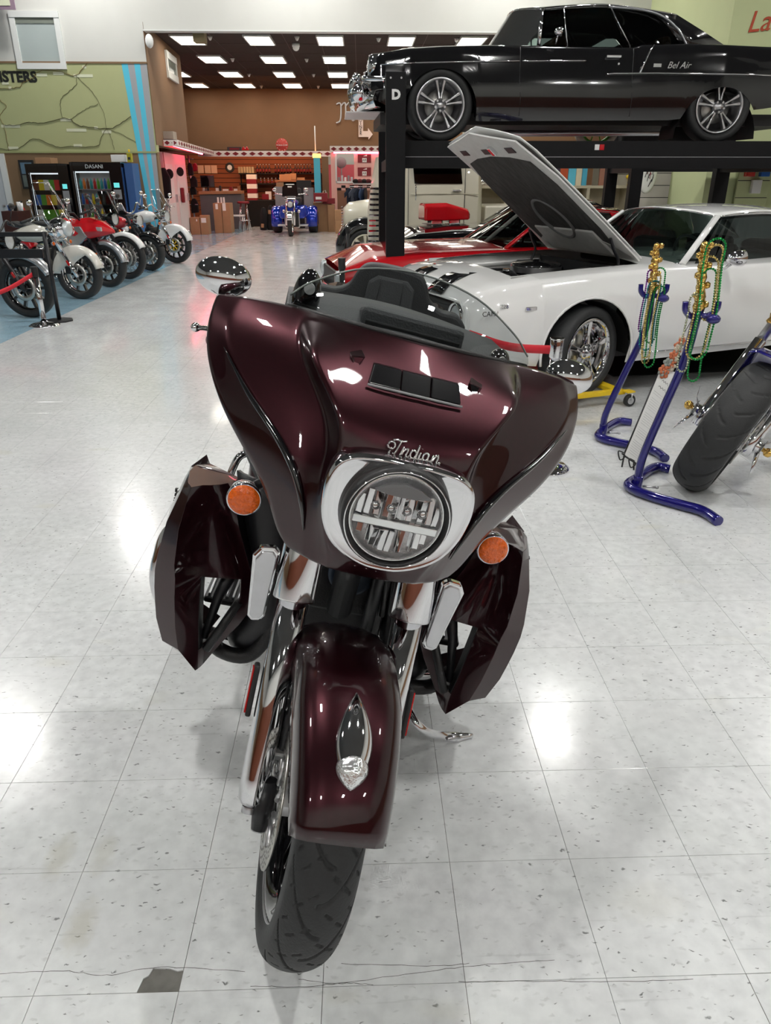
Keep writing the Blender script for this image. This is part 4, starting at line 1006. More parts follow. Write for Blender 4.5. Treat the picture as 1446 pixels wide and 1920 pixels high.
def cabin(par, body_m, P, glass_f, glass_s, sail=True, pill=.03, trim=CHROME, interior=None):
    """P: dict of key (s,y,z): A0,A1 windshield base/top corner; R1 roof mid rail, C1 roof rear rail, C0 rear base; WS0,WS1 centre bulge; RW0"""
    A0, A1, R1, C1, C0 = [Vector(P[k]) for k in ('A0', 'A1', 'R1', 'C1', 'C0')]
    def mir(p): return Vector((p.x, -p.y, p.z))
    def cross(p, ds, dz, n=10):
        return [Vector((p.x+ds*(1-(y/p.y)**2), y, p.z+dz*(1-(y/p.y)**2))) for y in [p.y-2*p.y*i/n for i in range(n+1)]]
    # roof
    rail = spl([A1, (A1+R1)/2+Vector((0, .015, .006)), R1, (R1+C1)/2+Vector((0, .006, .008)), C1], 4)
    rows = [cross(p, P.get('fwd', .10)*(1-i/(len(rail)-1))-P.get('bwd', .10)*(i/(len(rail)-1)), P['crown'], 12) for i, p in enumerate(rail)]
    b = MB(); b.grid(rows); b.grid([[q+Vector((0, 0, 0)) for q in (mir_ if False else (rows[i][0], rows[i][0]-Vector((0, .004, .03))))] for i in range(len(rows))]); b.grid([(r[-1], r[-1]-Vector((0, -.004, .03))) for r in rows])
    b.build('roof', body_m, par, solid=.012)
    # windshield
    ws = []
    for t in (0, .25, .5, .75, 1):
        p = A0.lerp(A1, t); ws.append(cross(p, P.get('fwd0', .22)*(1-t)+P.get('fwd', .10)*t, P.get('cz0', .0)*(1-t)+P['crown']*t, 12))
    b = MB(); b.grid(ws); wsh = b.build('windscreen', glass_f, par)
    strip(par, 'windscreen_trim', trim, ws[0], .012); strip(par, 'windscreen_trim', trim, ws[-1], .010)
    # rear glass
    rg = []
    for t in (0, .33, .66, 1):
        p = C1.lerp(C0, t); rg.append(cross(p, -(P.get('bwd', .10)*(1-t)+P.get('bwd0', .25)*t), P['crown']*(1-t), 10))
    b = MB(); b.grid(rg); b.build('rear_window', glass_f, par)
    for sg in (1, -1):
        f = (lambda p: p) if sg > 0 else mir
        strip(par, 'windscreen_pillar', P.get('pillm', body_m), [f(A0.lerp(A1, t)) for t in (0, .5, 1)], pill, .55)
        # side glass polygon
        belt = P['belt']; B0 = Vector((A0.x-P.get('bo', .06), A0.y, A0.z-.01)); B1 = Vector((P.get('sg_end', C0.x+.35), C0.y+.01, belt))
        R2 = Vector(P['Q1']) if 'Q1' in P else rail[-4]
        up = [A1]+rail[1:-3]; lowp = [B0.lerp(B1, i/(len(up)-1)) for i in range(len(up))]
        b = MB(); b.grid([[f(p) for p in lowp], [f(p) for p in up]], False); b.build('side_window', glass_s, par)
        if sail:
            b = MB(); b.grid([[f(p+Vector((0, .006, 0))) for p in (B1+Vector((.04, 0, 0)), C0)], [f(p+Vector((0, .006, 0))) for p in (B1.lerp(up[-1], .5)+Vector((-.02, .006, 0)), C0.lerp(C1, .5)+Vector((0, .01, 0)))], [f(p+Vector((0, .006, 0))) for p in (up[-1], C1)]]); b.build('rear_pillar', P.get('sailm', body_m), par, solid=.01)
        strip(par, 'drip_rail', trim, [f(p+Vector((0, .008, 0))) for p in rail], .009)
        strip(par, 'belt_trim', trim, [f(p+Vector((0, .012, .004))) for p in (B0, B1)], .008)
        for t in P.get('div', []):
            i = t*(len(up)-1); k = int(i); fr = i-k; pu = up[k].lerp(up[min(k+1, len(up)-1)], fr); pl_ = lowp[k].lerp(lowp[min(k+1, len(up)-1)], fr)
            strip(par, 'window_divider', trim, [f(pl_+Vector((0, .01, 0))), f(pu+Vector((0, .01, 0)))], .014, .6)
    # interior
    im = interior or BLACKPL
    for s_ in (A1.x-.25, C1.x+.05):
        for y in (.34, -.34):
            b = MB(); b.box((s_, y, belt-.08), (.14, .5, .42), Matrix.Rotation(.2, 3, 'Y')); b.box((s_+.22, y, belt-.32), (.5, .5, .14)); b.build('seat', im, par, bevel=.04)
    b = MB(); b.box((A0.x-.18, 0, belt-.02), (.25, A0.y*1.8, .10)); b.build('dashboard', BLACKPL, par, bevel=.03)
    b = MB(); c = Vector((A0.x-.42, .36, belt+.02)); b.tube([c+Vector((.06*sin(a), .18*cos(a), .17*sin(a))) for a in [2*pi*i/24 for i in range(24)]], .012, 8, closed=True); b.tube([c, c+Vector((.3, 0, -.15))], .02, 8); b.tube([c+Vector((0, -.17, 0)), c+Vector((0, .17, 0))], .012, 6); b.build('steering_wheel', BLACKPL, par)
    return wsh
def wells(par, arches, W):
    for a, R, hz in arches:
        for sg in (1, -1):
            b = MB(); n = 14; rows = []
            for i in range(n+1):
                t = pi*i/n; p = (a-(R+.02)*cos(t), hz-.05+(R+.02)*sin(t)); rows.append([Vector((p[0], sg*(W-.03), p[1])), Vector((p[0], sg*(W-.42), p[1]))])
            b.grid(rows); b.add([r[1] for r in rows], [tuple(range(n+1))], False); b.build('wheel_well', BLACKPL, par)
def underbody(par, s1, s0, w_, z0, z1):
    b = MB(); b.bbox(s0, s1, -w_, w_, z0, z1); b.build('underbody', BLACKPL, par)

# ------------------------------------------------ white coupe, bonnet up
CW = thing('classic_coupe', 'white muscle coupe with its hood propped open on yellow wheel dollies', 'car', (1.345, 6.26, .055), (0, 0, rad(200)))
archC = [(0, .40, .33), (-2.743, .40, .33)]
PF = [(0, .07), (.30, .05), (.38, .018), (.55, 0), (.72, .002), (.84, .018), (.93, .05), (1, .08)]
WC = [(-3.75, .80), (-3.5, .88), (-2.9, .93), (-2.4, .935), (-1.5, .915), (-.6, .915), (0, .935), (.4, .925), (.7, .89), (.86, .84), (.93, .78)]
ZTC = [(-3.75, .84), (-3.4, .91), (-2.9, .945), (-2.5, .94), (-2.1, .90), (-1.2, .895), (-.6, .90), (0, .885), (.4, .865), (.7, .83), (.86, .78), (.93, .70)]
ZBC = [(-3.75, .45), (-3.2, .30), (-2.3, .24), (-.4, .22), (.42, .26), (.8, .32), (.93, .42)]
CRC = [(-3.7, .04), (-1, .06), (-.6, .05), (.6, .05), (.93, .02)]
shellC, rowsC = shell(CW, WHITEP, .93, -3.75, WC, ZTC, ZBC, CRC, archC, PF, opening=(-.58, .52))
MB().add([Vector((-3.75, y, z)) for y, z in ((-.75, .5), (.75, .5), (.75, .84), (-.75, .84))], [(0, 1, 2, 3)], False).build('tail_panel', BLACKGL, CW)
wells(CW, archC, .90); underbody(CW, .75, -3.6, .60, .20, .32)
# inner engine bay
BAY = vary(mat('engine_bay_grey', (.42, .42, .41), .5), 10, .15)
b = MB()
for sg in (1, -1):
    b.grid([[Vector((s, sg*y, z)) for s in (-.58, -.3, 0, .3, .55)] for y, z in ((.70, .875), (.66, .84), (.60, .80), (.52, .60), (.46, .36))])
b.build('inner_fender', BAY, CW, solid=.008)
for sg in (1, -1):
    b = MB(); b.tube([Vector((.45, sg*.60, .80)), Vector((0, sg*.60, .815)), Vector((-.5, sg*.60, .83))], .02, 8); b.build('fender_rail', WHITEP, CW)
    b = MB(); b.tube(spl([(-.42, sg*.60, .83), (-.45, sg*.585, .93), (-.40, sg*.575, 1.02), (-.36, sg*.57, 1.10)]), .016, 8, flat=.5); b.build('hood_hinge', BLACKMET, CW)
b = MB(); b.box((-.57, 0, .62), (.04, 1.3, .50)); b.build('firewall', BLACKPL, CW)
b = MB(); b.box((.50, 0, .60), (.05, 1.2, .44)); b.box((.44, 0, .70), (.08, .9, .30)); b.build('radiator', BLACKMET, CW, bevel=.01)
b = MB(); b.box((-.05, 0, .55), (.75, .50, .34)); b.build('engine_block', BLACKMET, CW, bevel=.03)
for sg in (1, -1):
    b = MB(); b.box((-.05, sg*.25, .72), (.55, .14, .09), Matrix.Rotation(sg*.5, 3, 'X')); b.build('valve_cover', CHROME, CW, bevel=.02)
    b = MB(); b.box((-.34, sg*.50, .80), (.20, .12, .10)); b.build('fluid_box', BLACKPL, CW, bevel=.015)
b = MB(); b.lathe((-.08, .02, .80), (0, 0, 1), [(0, 0), (.19, 0), (.205, .01), (.205, .07), (.19, .085), (.03, .095), (.03, .11), (0, .11)], 40); b.build('air_cleaner', BLACKGL, CW)
b = MB(); b.lathe((-.08, .02, .80), (0, 0, 1), [(.207, .018), (.207, .062)], 40); b.build('air_filter_ring', STEEL, CW)
for k, pts in enumerate([[(.38, .1, .80), (.20, .08, .82), (.10, .05, .75)], [(.4, -.3, .78), (.1, -.35, .80), (-.3, -.3, .78), (-.5, -.2, .8)], [(.35, .3, .76), (.2, .36, .80), (0, .38, .76), (-.3, .36, .80)], [(-.5, .3, .80), (-.35, .34, .86), (-.2, .24, .82)]]):
    b = MB(); b.tube(spl(pts), (.025, .012, .012, .012)[k], 10); b.build('hose', BLACKPL, CW)
b = MB(); b.box((.25, .42, .74), (.24, .17, .18)); b.build('battery', BLACKPL, CW, bevel=.01)
b = MB(); b.cyl((.3, .2, .84), (.3, .2, .87), .03, n=16); b.build('filler_cap', CHROME, CW)
# header panel with stripes
rowsH = []
for s, z in ((.53, .872), (.66, .860), (.78, .83), (.88, .775), (.925, .72)):
    rowsH.append((s, z))
def hdr(y): return [Vector((s+.02*(1-(y/.6)**2), y, z+.008)) for s, z in rowsH]
for sg in (1, -1):
    b = MB(); b.grid([hdr(sg*y) for y in (.12, .2, .28, .36)]); b.build('black_stripe', BLACKGL, CW, solid=.002)
# nose: grille, lamps, bumper
b = MB(); b.box((.90, 0, .58), (.05, 1.42, .22)); b.build('grille', BLACKPL, CW, bevel=.01)
for k in range(5):
    b = MB(); b.box((.928, 0, .50+.04*k), (.008, 1.0, .006)); b.build('grille_bar', BLACKMET, CW)
text('Z28', .07, CHROME, CW, 'grille_emblem', frm(Vector((.94, .1, .60)), (0, 1, 0), (0, 0, 1)), .006)
b = MB(); b.tube([Vector((.93, y, z)) for y, z in [(p[0]*.73, .59+p[1]*.125) for p in ((-1, .5), (-.9, 1), (0, 1.02), (.9, 1), (1, .5), (1, -.5), (.9, -1), (0, -1.02), (-.9, -1), (-1, -.5))]], .012, 6, closed=True, flat=.6); b.build('grille_surround', WHITEP, CW)
for sg in (1, -1):
    b = MB(); b.lathe((.88, sg*.585, .60), (1, 0, 0), [(.105, 0), (.105, .05), (.098, .062), (.088, .05)], 32); hl = b.build('headlamp', CHROME, CW)
    b = MB(); b.lathe((.92, sg*.585, .60), (1, 0, 0), [(.088, .0), (.06, .02), (0, .028)], 32); b.build('headlamp_lens', vary(mat('sealed_beam_glass', (.62, .66, .68), .12, .5, 1), 90, .2, .5, 120), hl)
    b = MB(); b.box((.90, sg*.55, .40), (.02, .20, .06)); b.build('parking_lamp', WHITEPL, CW, bevel=.008)
b = MB(); rows = []
for y in [-.86+.086*i for i in range(21)]:
    x = .97-.10*(abs(y)/.86)**3.0; rows.append([Vector((x-.03, y, .51)), Vector((x+.02, y, .50)), Vector((x+.035, y, .46)), Vector((x+.02, y, .42)), Vector((x-.03, y, .41))])
b.grid(rows); b.build('front_bumper', CHROME, CW, solid=.006)
b = MB(); b.grid([[Vector((.91, y, z)) for y in (-.80, -.4, 0, .4, .80)] for z in (.41, .27)]); b.build('front_valance', WHITEP, CW, solid=.01)
b = MB()
for sg in (1, -1): b.grid([[Vector((.93-.0, sg*y, z)) for z in (.42, .52, .62, .70)] for y in (.70, .76, .79)])
b.build('fender_end', WHITEP, CW, solid=.01)
# side details
def sideC(s, z, out=.0):
    return Vector((s, lerp(WC, s)-lerp(PF, z/lerp(ZTC, s))+out, z))
for s_ in (-.95, -1.98):
    strip(CW, 'door_seam', BLACKPL, [sideC(s_+(.05 if z < .5 else .0)+(z-.55)*(-.10 if s_ > -1 else 0), z, .0008) for z in (.26, .35, .5, .65, .8, .86)], .003, 1, 5)
strip(CW, 'rocker_molding', CHROME, [sideC(s, .285, .006) for s in (-.44, -1, -1.6, -2.3)], .012, .5)
b = MB(); b.box(sideC(-1.85, .74, .02), (.14, .03, .03)); b.build('door_handle', CHROME, CW, bevel=.006)
mt_ = frm(sideC(.40, .70, .002), (-1, -.0, 0), (0, 0, 1)); text('CAMARO', .048, CHROME, CW, 'badge_lettering', frm(sideC(.76, .655, .004), (-1, .03, 0), (0, 0, 1)), .003)
text('Z28', .04, CHROME, CW, 'badge_lettering', frm(sideC(.70, .70, .004), (-1, .03, 0), (0, 0, 1)), .003)
b = MB(); b.box(sideC(.50, .68, .004), (.09, .012, .028)); b.build('side_marker', CHROME, CW, bevel=.005)
for a_, R_, h_ in archC:
    b = MB(); b.tube([Vector((a_-(R_)*cos(t), lerp(WC, a_)-.012, h_+R_*sin(t))) for t in [pi*i/20 for i in range(-1, 22)]], .010, 6); b.build('arch_molding', WHITEP, CW)
cabin(CW, WHITEP, dict(A0=(-.93, .74, .905), A1=(-1.36, .575, 1.235), R1=(-1.82, .59, 1.262), C1=(-2.30, .55, 1.225), C0=(-2.92, .62, .945), crown=.045, fwd=.09, fwd0=.16, cz0=.02, belt=.895, sg_end=-2.35, div=[], bo=.12), AUTOGL, DARKGL, interior=BLACKPL)
for k, y in enumerate((.30, -.25)):
    b = MB(); b.tube([Vector((-.76, y, .93)), Vector((-.80, y-.12, .95)), Vector((-.90, y-.42, .985))], .006, 6); b.build('wiper', CHROME, CW)
b = MB(); b.lathe((-1.22, 1.00, .965), (-1, 0, 0), [(0, -.10), (.03, -.09), (.058, -.02), (.062, .03), (.055, .035), (0, .035)], 20); b.tube([(-1.2, .99, .94), (-1.18, .92, .88)], .012, 8); b.build('door_mirror', CHROME, CW)
# hood, opened about its rear edge
HG = Vector((-.62, 0, .94)); HA = rad(39)
hM = Matrix.Rotation(-HA, 3, 'Y')
def hp(p): return HG+hM @ (Vector((p[0]*1.12, p[1]*(.95-.13*max(0, p[0]+.56)/1.2), p[2]))-Vector((-.627, 0, .90)))
def HB():
    b = MB(); b.xf = hp; return b
hr = thing_ = None
b = HB(); rows = []
for s in (-.56, -.3, 0, .3, .52, .60, .66):
    rows.append([Vector((s+.09*(1-abs(y)/.66)*max(0,(s-.45)/.21), y, lerp([(-.56, .915), (0, .905), (.5, .885), (.66, .858)], s)+.035*(1-(y/.66)**2)+(.03 if abs(y) < .3 and -.45 < s < .35 else 0))) for y in (-.665, -.6, -.45, -.31, -.29, 0, .29, .31, .45, .6, .665)])
b.grid(rows); hood = b.build('hood', WHITEP, CW, solid=.008)
def ring_frame(b, z, outer, inner):
    vo = [Vector((s, y, lerp([(-.56, .90), (0, .893), (.5, .87), (.66, .835)], s)-z)) for s, y in outer]; vi = [Vector((s, y, lerp([(-.56, .90), (0, .893), (.5, .87), (.66, .835)], s)-z-.018)) for s, y in inner]
    b.loft([vo, vi], cap=False, smooth=False)
out_ = [(-.56, -.66), (-.2, -.665), (.3, -.66), (.66, -.64), (.71, -.3), (.76, 0), (.71, .3), (.66, .64), (.3, .66), (-.2, .665), (-.56, .66), (-.55, .3), (-.55, -.3)]
inn_ = [(-.40, -.56), (-.2, -.60), (.25, -.60), (.47, -.54), (.52, -.3), (.54, 0), (.52, .3), (.47, .54), (.25, .60), (-.2, .60), (-.40, .56), (-.26, .28), (-.26, -.28)]
b = HB(); ring_frame(b, .008, out_, inn_); b.build('hood_frame', vary(mat('primer_white', (.55, .55, .53), .5), 15, .15), hood, solid=.012)
INS = vary(mat('hood_insulation', (.05, .048, .045), .95), 9, .75, .6, 40, (1, 3, 1))
b = HB(); c0 = Vector((0, 0, .872)); b.add([Vector((s, y, lerp([(-.56, .895), (.66, .845)], s)-.012)) for s, y in inn_], [tuple(range(13))], False); b.build('hood_liner', INS, hood, solid=.01)
b = HB(); b.lathe((-.12, .02, .874), (0, 0, -1), [(.0, -.03), (.17, -.02), (.185, .02), (.205, .03), (.215, .02), (.215, -.01)], 36); b.build('air_intake_ring', vary(mat('grey_foam', (.18, .18, .18), .8), 20, .2), hood)
for y in (-.42, .42, 0):
    b = HB(); b.box((.585, y, .828), (.05, .13, .006)); b.build('frame_hole', BLACKPL, hood, bevel=.01)
b = HB(); b.box((.60, .15, .818), (.07, .06, .03)); b.build('hood_latch', CHROME, hood, bevel=.006)
b = HB(); b.box((-.36, 0, .868), (.26, .9, .03)); b.build('frame_rear_web', MATS['primer_white'], hood, bevel=.012)
car_wheel(CW, (0, .80, .33), .335, .24, 1, 'five', CHROME, steer=rad(16))
car_wheel(CW, (0, -.80, .33), .335, .24, -1, 'five', CHROME, steer=rad(16))
car_wheel(CW, (-2.743, .80, .33), .335, .26, 1, 'five'); car_wheel(CW, (-2.743, -.80, .33), .335, .26, -1, 'five')
# ------------------------------------------------ four post lift
LZ = 1.905
def lift(label, xl, xr, yf, yb, grp, zt=2.47, stand=True):
    L = thing('car_lift', label, 'car lift', ((xl+xr)/2, (yf+yb)/2, 0), group=grp); cx, cy = (xl+xr)/2, (yf+yb)/2
    for x, y in ((xl, yf), (xr, yf), (xl, yb), (xr, yb)):
        b = MB(); b.box((x-cx, y-cy, zt/2), (.19, .14, zt)); p = b.build('post', LIFTB, L, bevel=.006)
        b = MB(); b.box((x-cx, y-cy, .01), (.34, .30, .02)); b.build('base_plate', LIFTB, p)
        if y == yf:
            for dx in (-.05, .05):
                b = MB(); b.cyl((x-cx+dx, y-cy-.075, zt-.05), (x-cx+dx, y-cy-.07, zt-.05), .009, n=10); b.build('bolt', STEEL, p)
    for y0 in (yf+.42, yb-.42-.0):
        b = MB(); b.bbox(xl-cx+.10, xr-cx-.02, y0-cy-.24, y0-cy+.24, LZ-.125, LZ-.02); r = b.build('runway', LIFTB, L, bevel=.004)
        b = MB(); b.bbox(xl-cx+.10, xr-cx-.02, y0-cy-.25, y0-cy-.235, LZ-.14, LZ); b.bbox(xl-cx+.10, xr-cx-.02, y0-cy+.235, y0-cy+.25, LZ-.14, LZ); b.build('runway_edge', LIFTB, r)
        b = MB(); b.bbox(xl-cx+.10, xr-cx-.02, y0-cy-.26, y0-cy-.235, LZ-.148, LZ-.142); b.build('edge_line', GREYPL, r)
    for x in (xl, xr):
        b = MB(); b.bbox(x-cx-.06, x-cx+.10, yf-cy, yb-cy, LZ-.27, LZ-.145); b.build('cross_beam', LIFTB, L, bevel=.005)
    b = MB(); b.bbox(xl-cx+.1, xr-cx-.1, yf-cy+.16, yf-cy+.18, LZ-.25, LZ-.15); b.build('side_rail', LIFTB, L)
    return L, cx, cy
xD = aty(741.5, 300, 8.0).x
Lf, lcx, lcy = lift('black four post lift holding up the glossy black sedan', xD, xD+4.62, 8.0, 11.0, None)
text('D', .11, WHITEPL, Lf, 'post_letter', frm(Vector((xD-lcx, 8.0-.072-lcy, aty(742, 178, 7.93).z)), (1, 0, 0), (0, 0, 1)), .001, off=.006)
for dx, m_ in ((0, WHITEPL), (.05, REDP)):
    b = MB(); p = aty(1120, 276, 8.16); b.box((p.x-lcx+dx, 8.165-lcy, p.z), (.045, .004, .05)); b.build('maker_decal', m_, Lf)
# ------------------------------------------------ black sedan on the lift
h1 = aty(818, 207, 8.60); h2 = aty(1325, 212, 8.60)
yaw55 = rad(2.0)
o55 = Vector((h1.x, h1.y, 0))+Vector((-sin(yaw55)*0, .76, 0))
KB = thing('classic_sedan', 'glossy black two-door fifties sedan raised on the lift', 'car', (o55.x, o55.y, LZ), (0, 0, pi+yaw55))
W5 = [(-4.10, .80), (-3.6, .88), (-2.9, .92), (-2.3, .90), (-1.5, .90), (-.7, .92), (-.2, .93), (.3, .91), (.6, .86), (.70, .80)]
ZT5 = [(-4.10, .80), (-3.6, .88), (-2.6, .90), (-2.05, .89), (-1.95, .862), (-1.0, .868), (-.5, .865), (0, .85), (.35, .83), (.6, .80), (.70, .72)]
ZB5 = [(-4.1, .42), (-3.4, .32), (-2.4, .21), (-.4, .19), (.4, .26), (.70, .40)]
CR5 = [(-4.1, .04), (-.6, .07), (.3, .08), (.7, .02)]
arch5 = [(0, .365, .29), (-2.92, .42, .09)]
PF5 = [(0, .06), (.22, .03), (.35, .008), (.55, 0), (.70, .012), (.80, .03), (.92, .045), (1, .075)]
shell(KB, BLACKGL, .70, -4.10, W5, ZT5, ZB5, CR5, arch5, PF5); wells(KB, arch5, .88); underbody(KB, .6, -3.9, .68, .17, .28)
b = MB(); b.cyl((-.9, -.3, .14), (-3.4, -.35, .16), .035); b.build('exhaust_pipe', STEEL, KB)
b = MB(); b.tube([(-2.92, -.6, .3), (-2.92, .6, .3)], .05, 10); b.ball((-2.92, 0, .3), .14, 12); b.build('rear_axle', BLACKMET, KB)
def side5(s, z, out=0): return Vector((s, lerp(W5, s)-lerp(PF5, z/lerp(ZT5, s))+out, z))
strip(KB, 'side_trim', CHROME, [side5(s, z, .006) for s, z in ((.60, .690), (.2, .705), (-.3, .715), (-.78, .725))], .014, .5)
strip(KB, 'door_trim', CHROME, [side5(s, z, .006) for s, z in ((-.81, .725), (-1.1, .73), (-1.4, .735), (-1.46, .735))], .012, .5)
strip(KB, 'rear_trim', CHROME, [side5(s, z, .008) for s, z in ((-1.68, .615), (-1.75, .625), (-2.2, .63), (-3.0, .625), (-4.0, .615))], .020, .5)
b = MB(); b.tube([side5(-2.02, .63, .01), side5(-2.06, .72, .01), side5(-2.10, .81, .008), side5(-2.15, .875, .0)], .022, 8, flat=.5); b.build('slash_trim', CHROME, KB)
for s_ in (-.79, -1.95):
    strip(KB, 'door_seam', BLACKPL, [side5(s_-.02*(z < .5), z, .0006) for z in (.24, .4, .55, .7, .80, .85)], .0035, 1, 5)
b = MB(); b.box(side5(-1.74, .775, .02), (.15, .03, .025)); b.build('door_handle', CHROME, KB, bevel=.006)
b = MB(); b.cyl(side5(-1.80, .71, 0), side5(-1.80, .71, .012), .010, n=10); b.build('door_lock', CHROME, KB)
text('Bel Air', .085, CHROME, KB, 'script_lettering', frm(side5(-2.42, .70, .004), (-1, 0, 0), (0, 0, 1)), .004, shear=.35)
b = MB(); b.box(side5(-2.20, .70, .006), (.08, .008, .03)); b.build('crest_badge', CHROME, KB)
cabin(KB, BLACKGL, dict(A0=(-1.0, .74, .875), A1=(-1.04, .63, 1.205), R1=(-1.7, .66, 1.245), C1=(-2.45, .58, 1.18), C0=(-2.98, .66, .90), crown=.075, fwd=.20, fwd0=.45, cz0=.0, belt=.868, sg_end=-2.56, div=[.19, .62], bo=.0, bwd=.1, bwd0=.3, pillm=CHROME, sailm=BLACKGL), AUTOGL, DARKGL, interior=mat('tan_leather', (.25, .10, .04), .5), pill=.035)
for sg in (1, -1): strip(KB, 'quarter_window_molding', SILVERP, spl([Vector((x, sg*(y+.016), z)) for x, y, z in ((-1.7, .66, 1.225), (-2.05, .645, 1.205), (-2.28, .64, 1.15), (-2.45, .665, 1.03), (-2.56, .69, .88))], 6), .024, .45)
b = MB(); b.lathe((-1.15, .93, .97), (-1, 0, 0), [(0, -.05), (.03, -.04), (.045, .02), (0, .02)], 16); b.tube([(-1.14, .92, .94), (-1.13, .90, .87)], .008, 8); b.build('door_mirror', CHROME, KB)
# front end: lamp, bumper
for sg in (1, -1):
    b = MB(); b.lathe((.64, sg*.66, .68), (1, 0, 0), [(.13, -.06), (.125, .03), (.11, .075), (.095, .06)], 28); hl = b.build('headlamp', BLACKGL if False else CHROME, KB)
    b = MB(); b.lathe((.69, sg*.66, .68), (1, 0, 0), [(.095, .01), (.06, .035), (0, .045)], 24); b.build('headlamp_lens', MATS['sealed_beam_glass'], hl)
    b = MB(); b.tube(spl([(.72, sg*.35, .62), (.76, sg*.5, .60), (.74, sg*.72, .58), (.55, sg*.86, .56)]), .03, 10); b.build('grille_molding', CHROME, KB)
    b = MB(); b.tube(spl([(.84, sg*.30, .40), (.86, sg*.31, .52), (.83, sg*.32, .62)]), [.05]*6+[.06]*6+[.035], 14); b.ball((.83, sg*.32, .63), .045, 12); b.build('bumper_guard', CHROME, KB)
    b = MB(); b.ball((.80, sg*.60, .46), .10, 16, (1, 1, .85)); b.build('bumper_bullet', CHROME, KB)
b = MB(); rows = []
for y in [-.90+.09*i for i in range(21)]:
    x = .82-.16*(abs(y)/.9)**2.5; rows.append([Vector((x-.06, y, .47)), Vector((x, y, .46)), Vector((x+.03, y, .39)), Vector((x, y, .32)), Vector((x-.05, y, .31))])
b.grid(rows); b.build('front_bumper', CHROME, KB, solid=.008)
b = MB(); b.box((.66, 0, .62), (.04, 1.1, .22)); b.build('grille', CHROME, KB, bevel=.01)
b = MB(); b.tube(spl([(.68, 0, .76), (.55, 0, .86), (.30, 0, .94)]), [.015]*6+[.012]*6+[.005], 8); b.ball((.68, 0, .77), .03, 10); b.build('hood_ornament', CHROME, KB)
b = MB(); b.box((.73, .60, .33), (.5, .6, .02)) if False else b.bbox(.55, .95, -.55, .55, .29, .30); b.build('licence_panel', WHITEPL, KB)
car_wheel(KB, (0, .77, .335), .335, .22, 1, 'twin', STEEL); car_wheel(KB, (0, -.77, .335), .335, .22, -1, 'twin', STEEL)
car_wheel(KB, (-2.92, .77, .335), .335, .24, 1, 'twin', STEEL); car_wheel(KB, (-2.92, -.77, .335), .335, .24, -1, 'twin', STEEL)
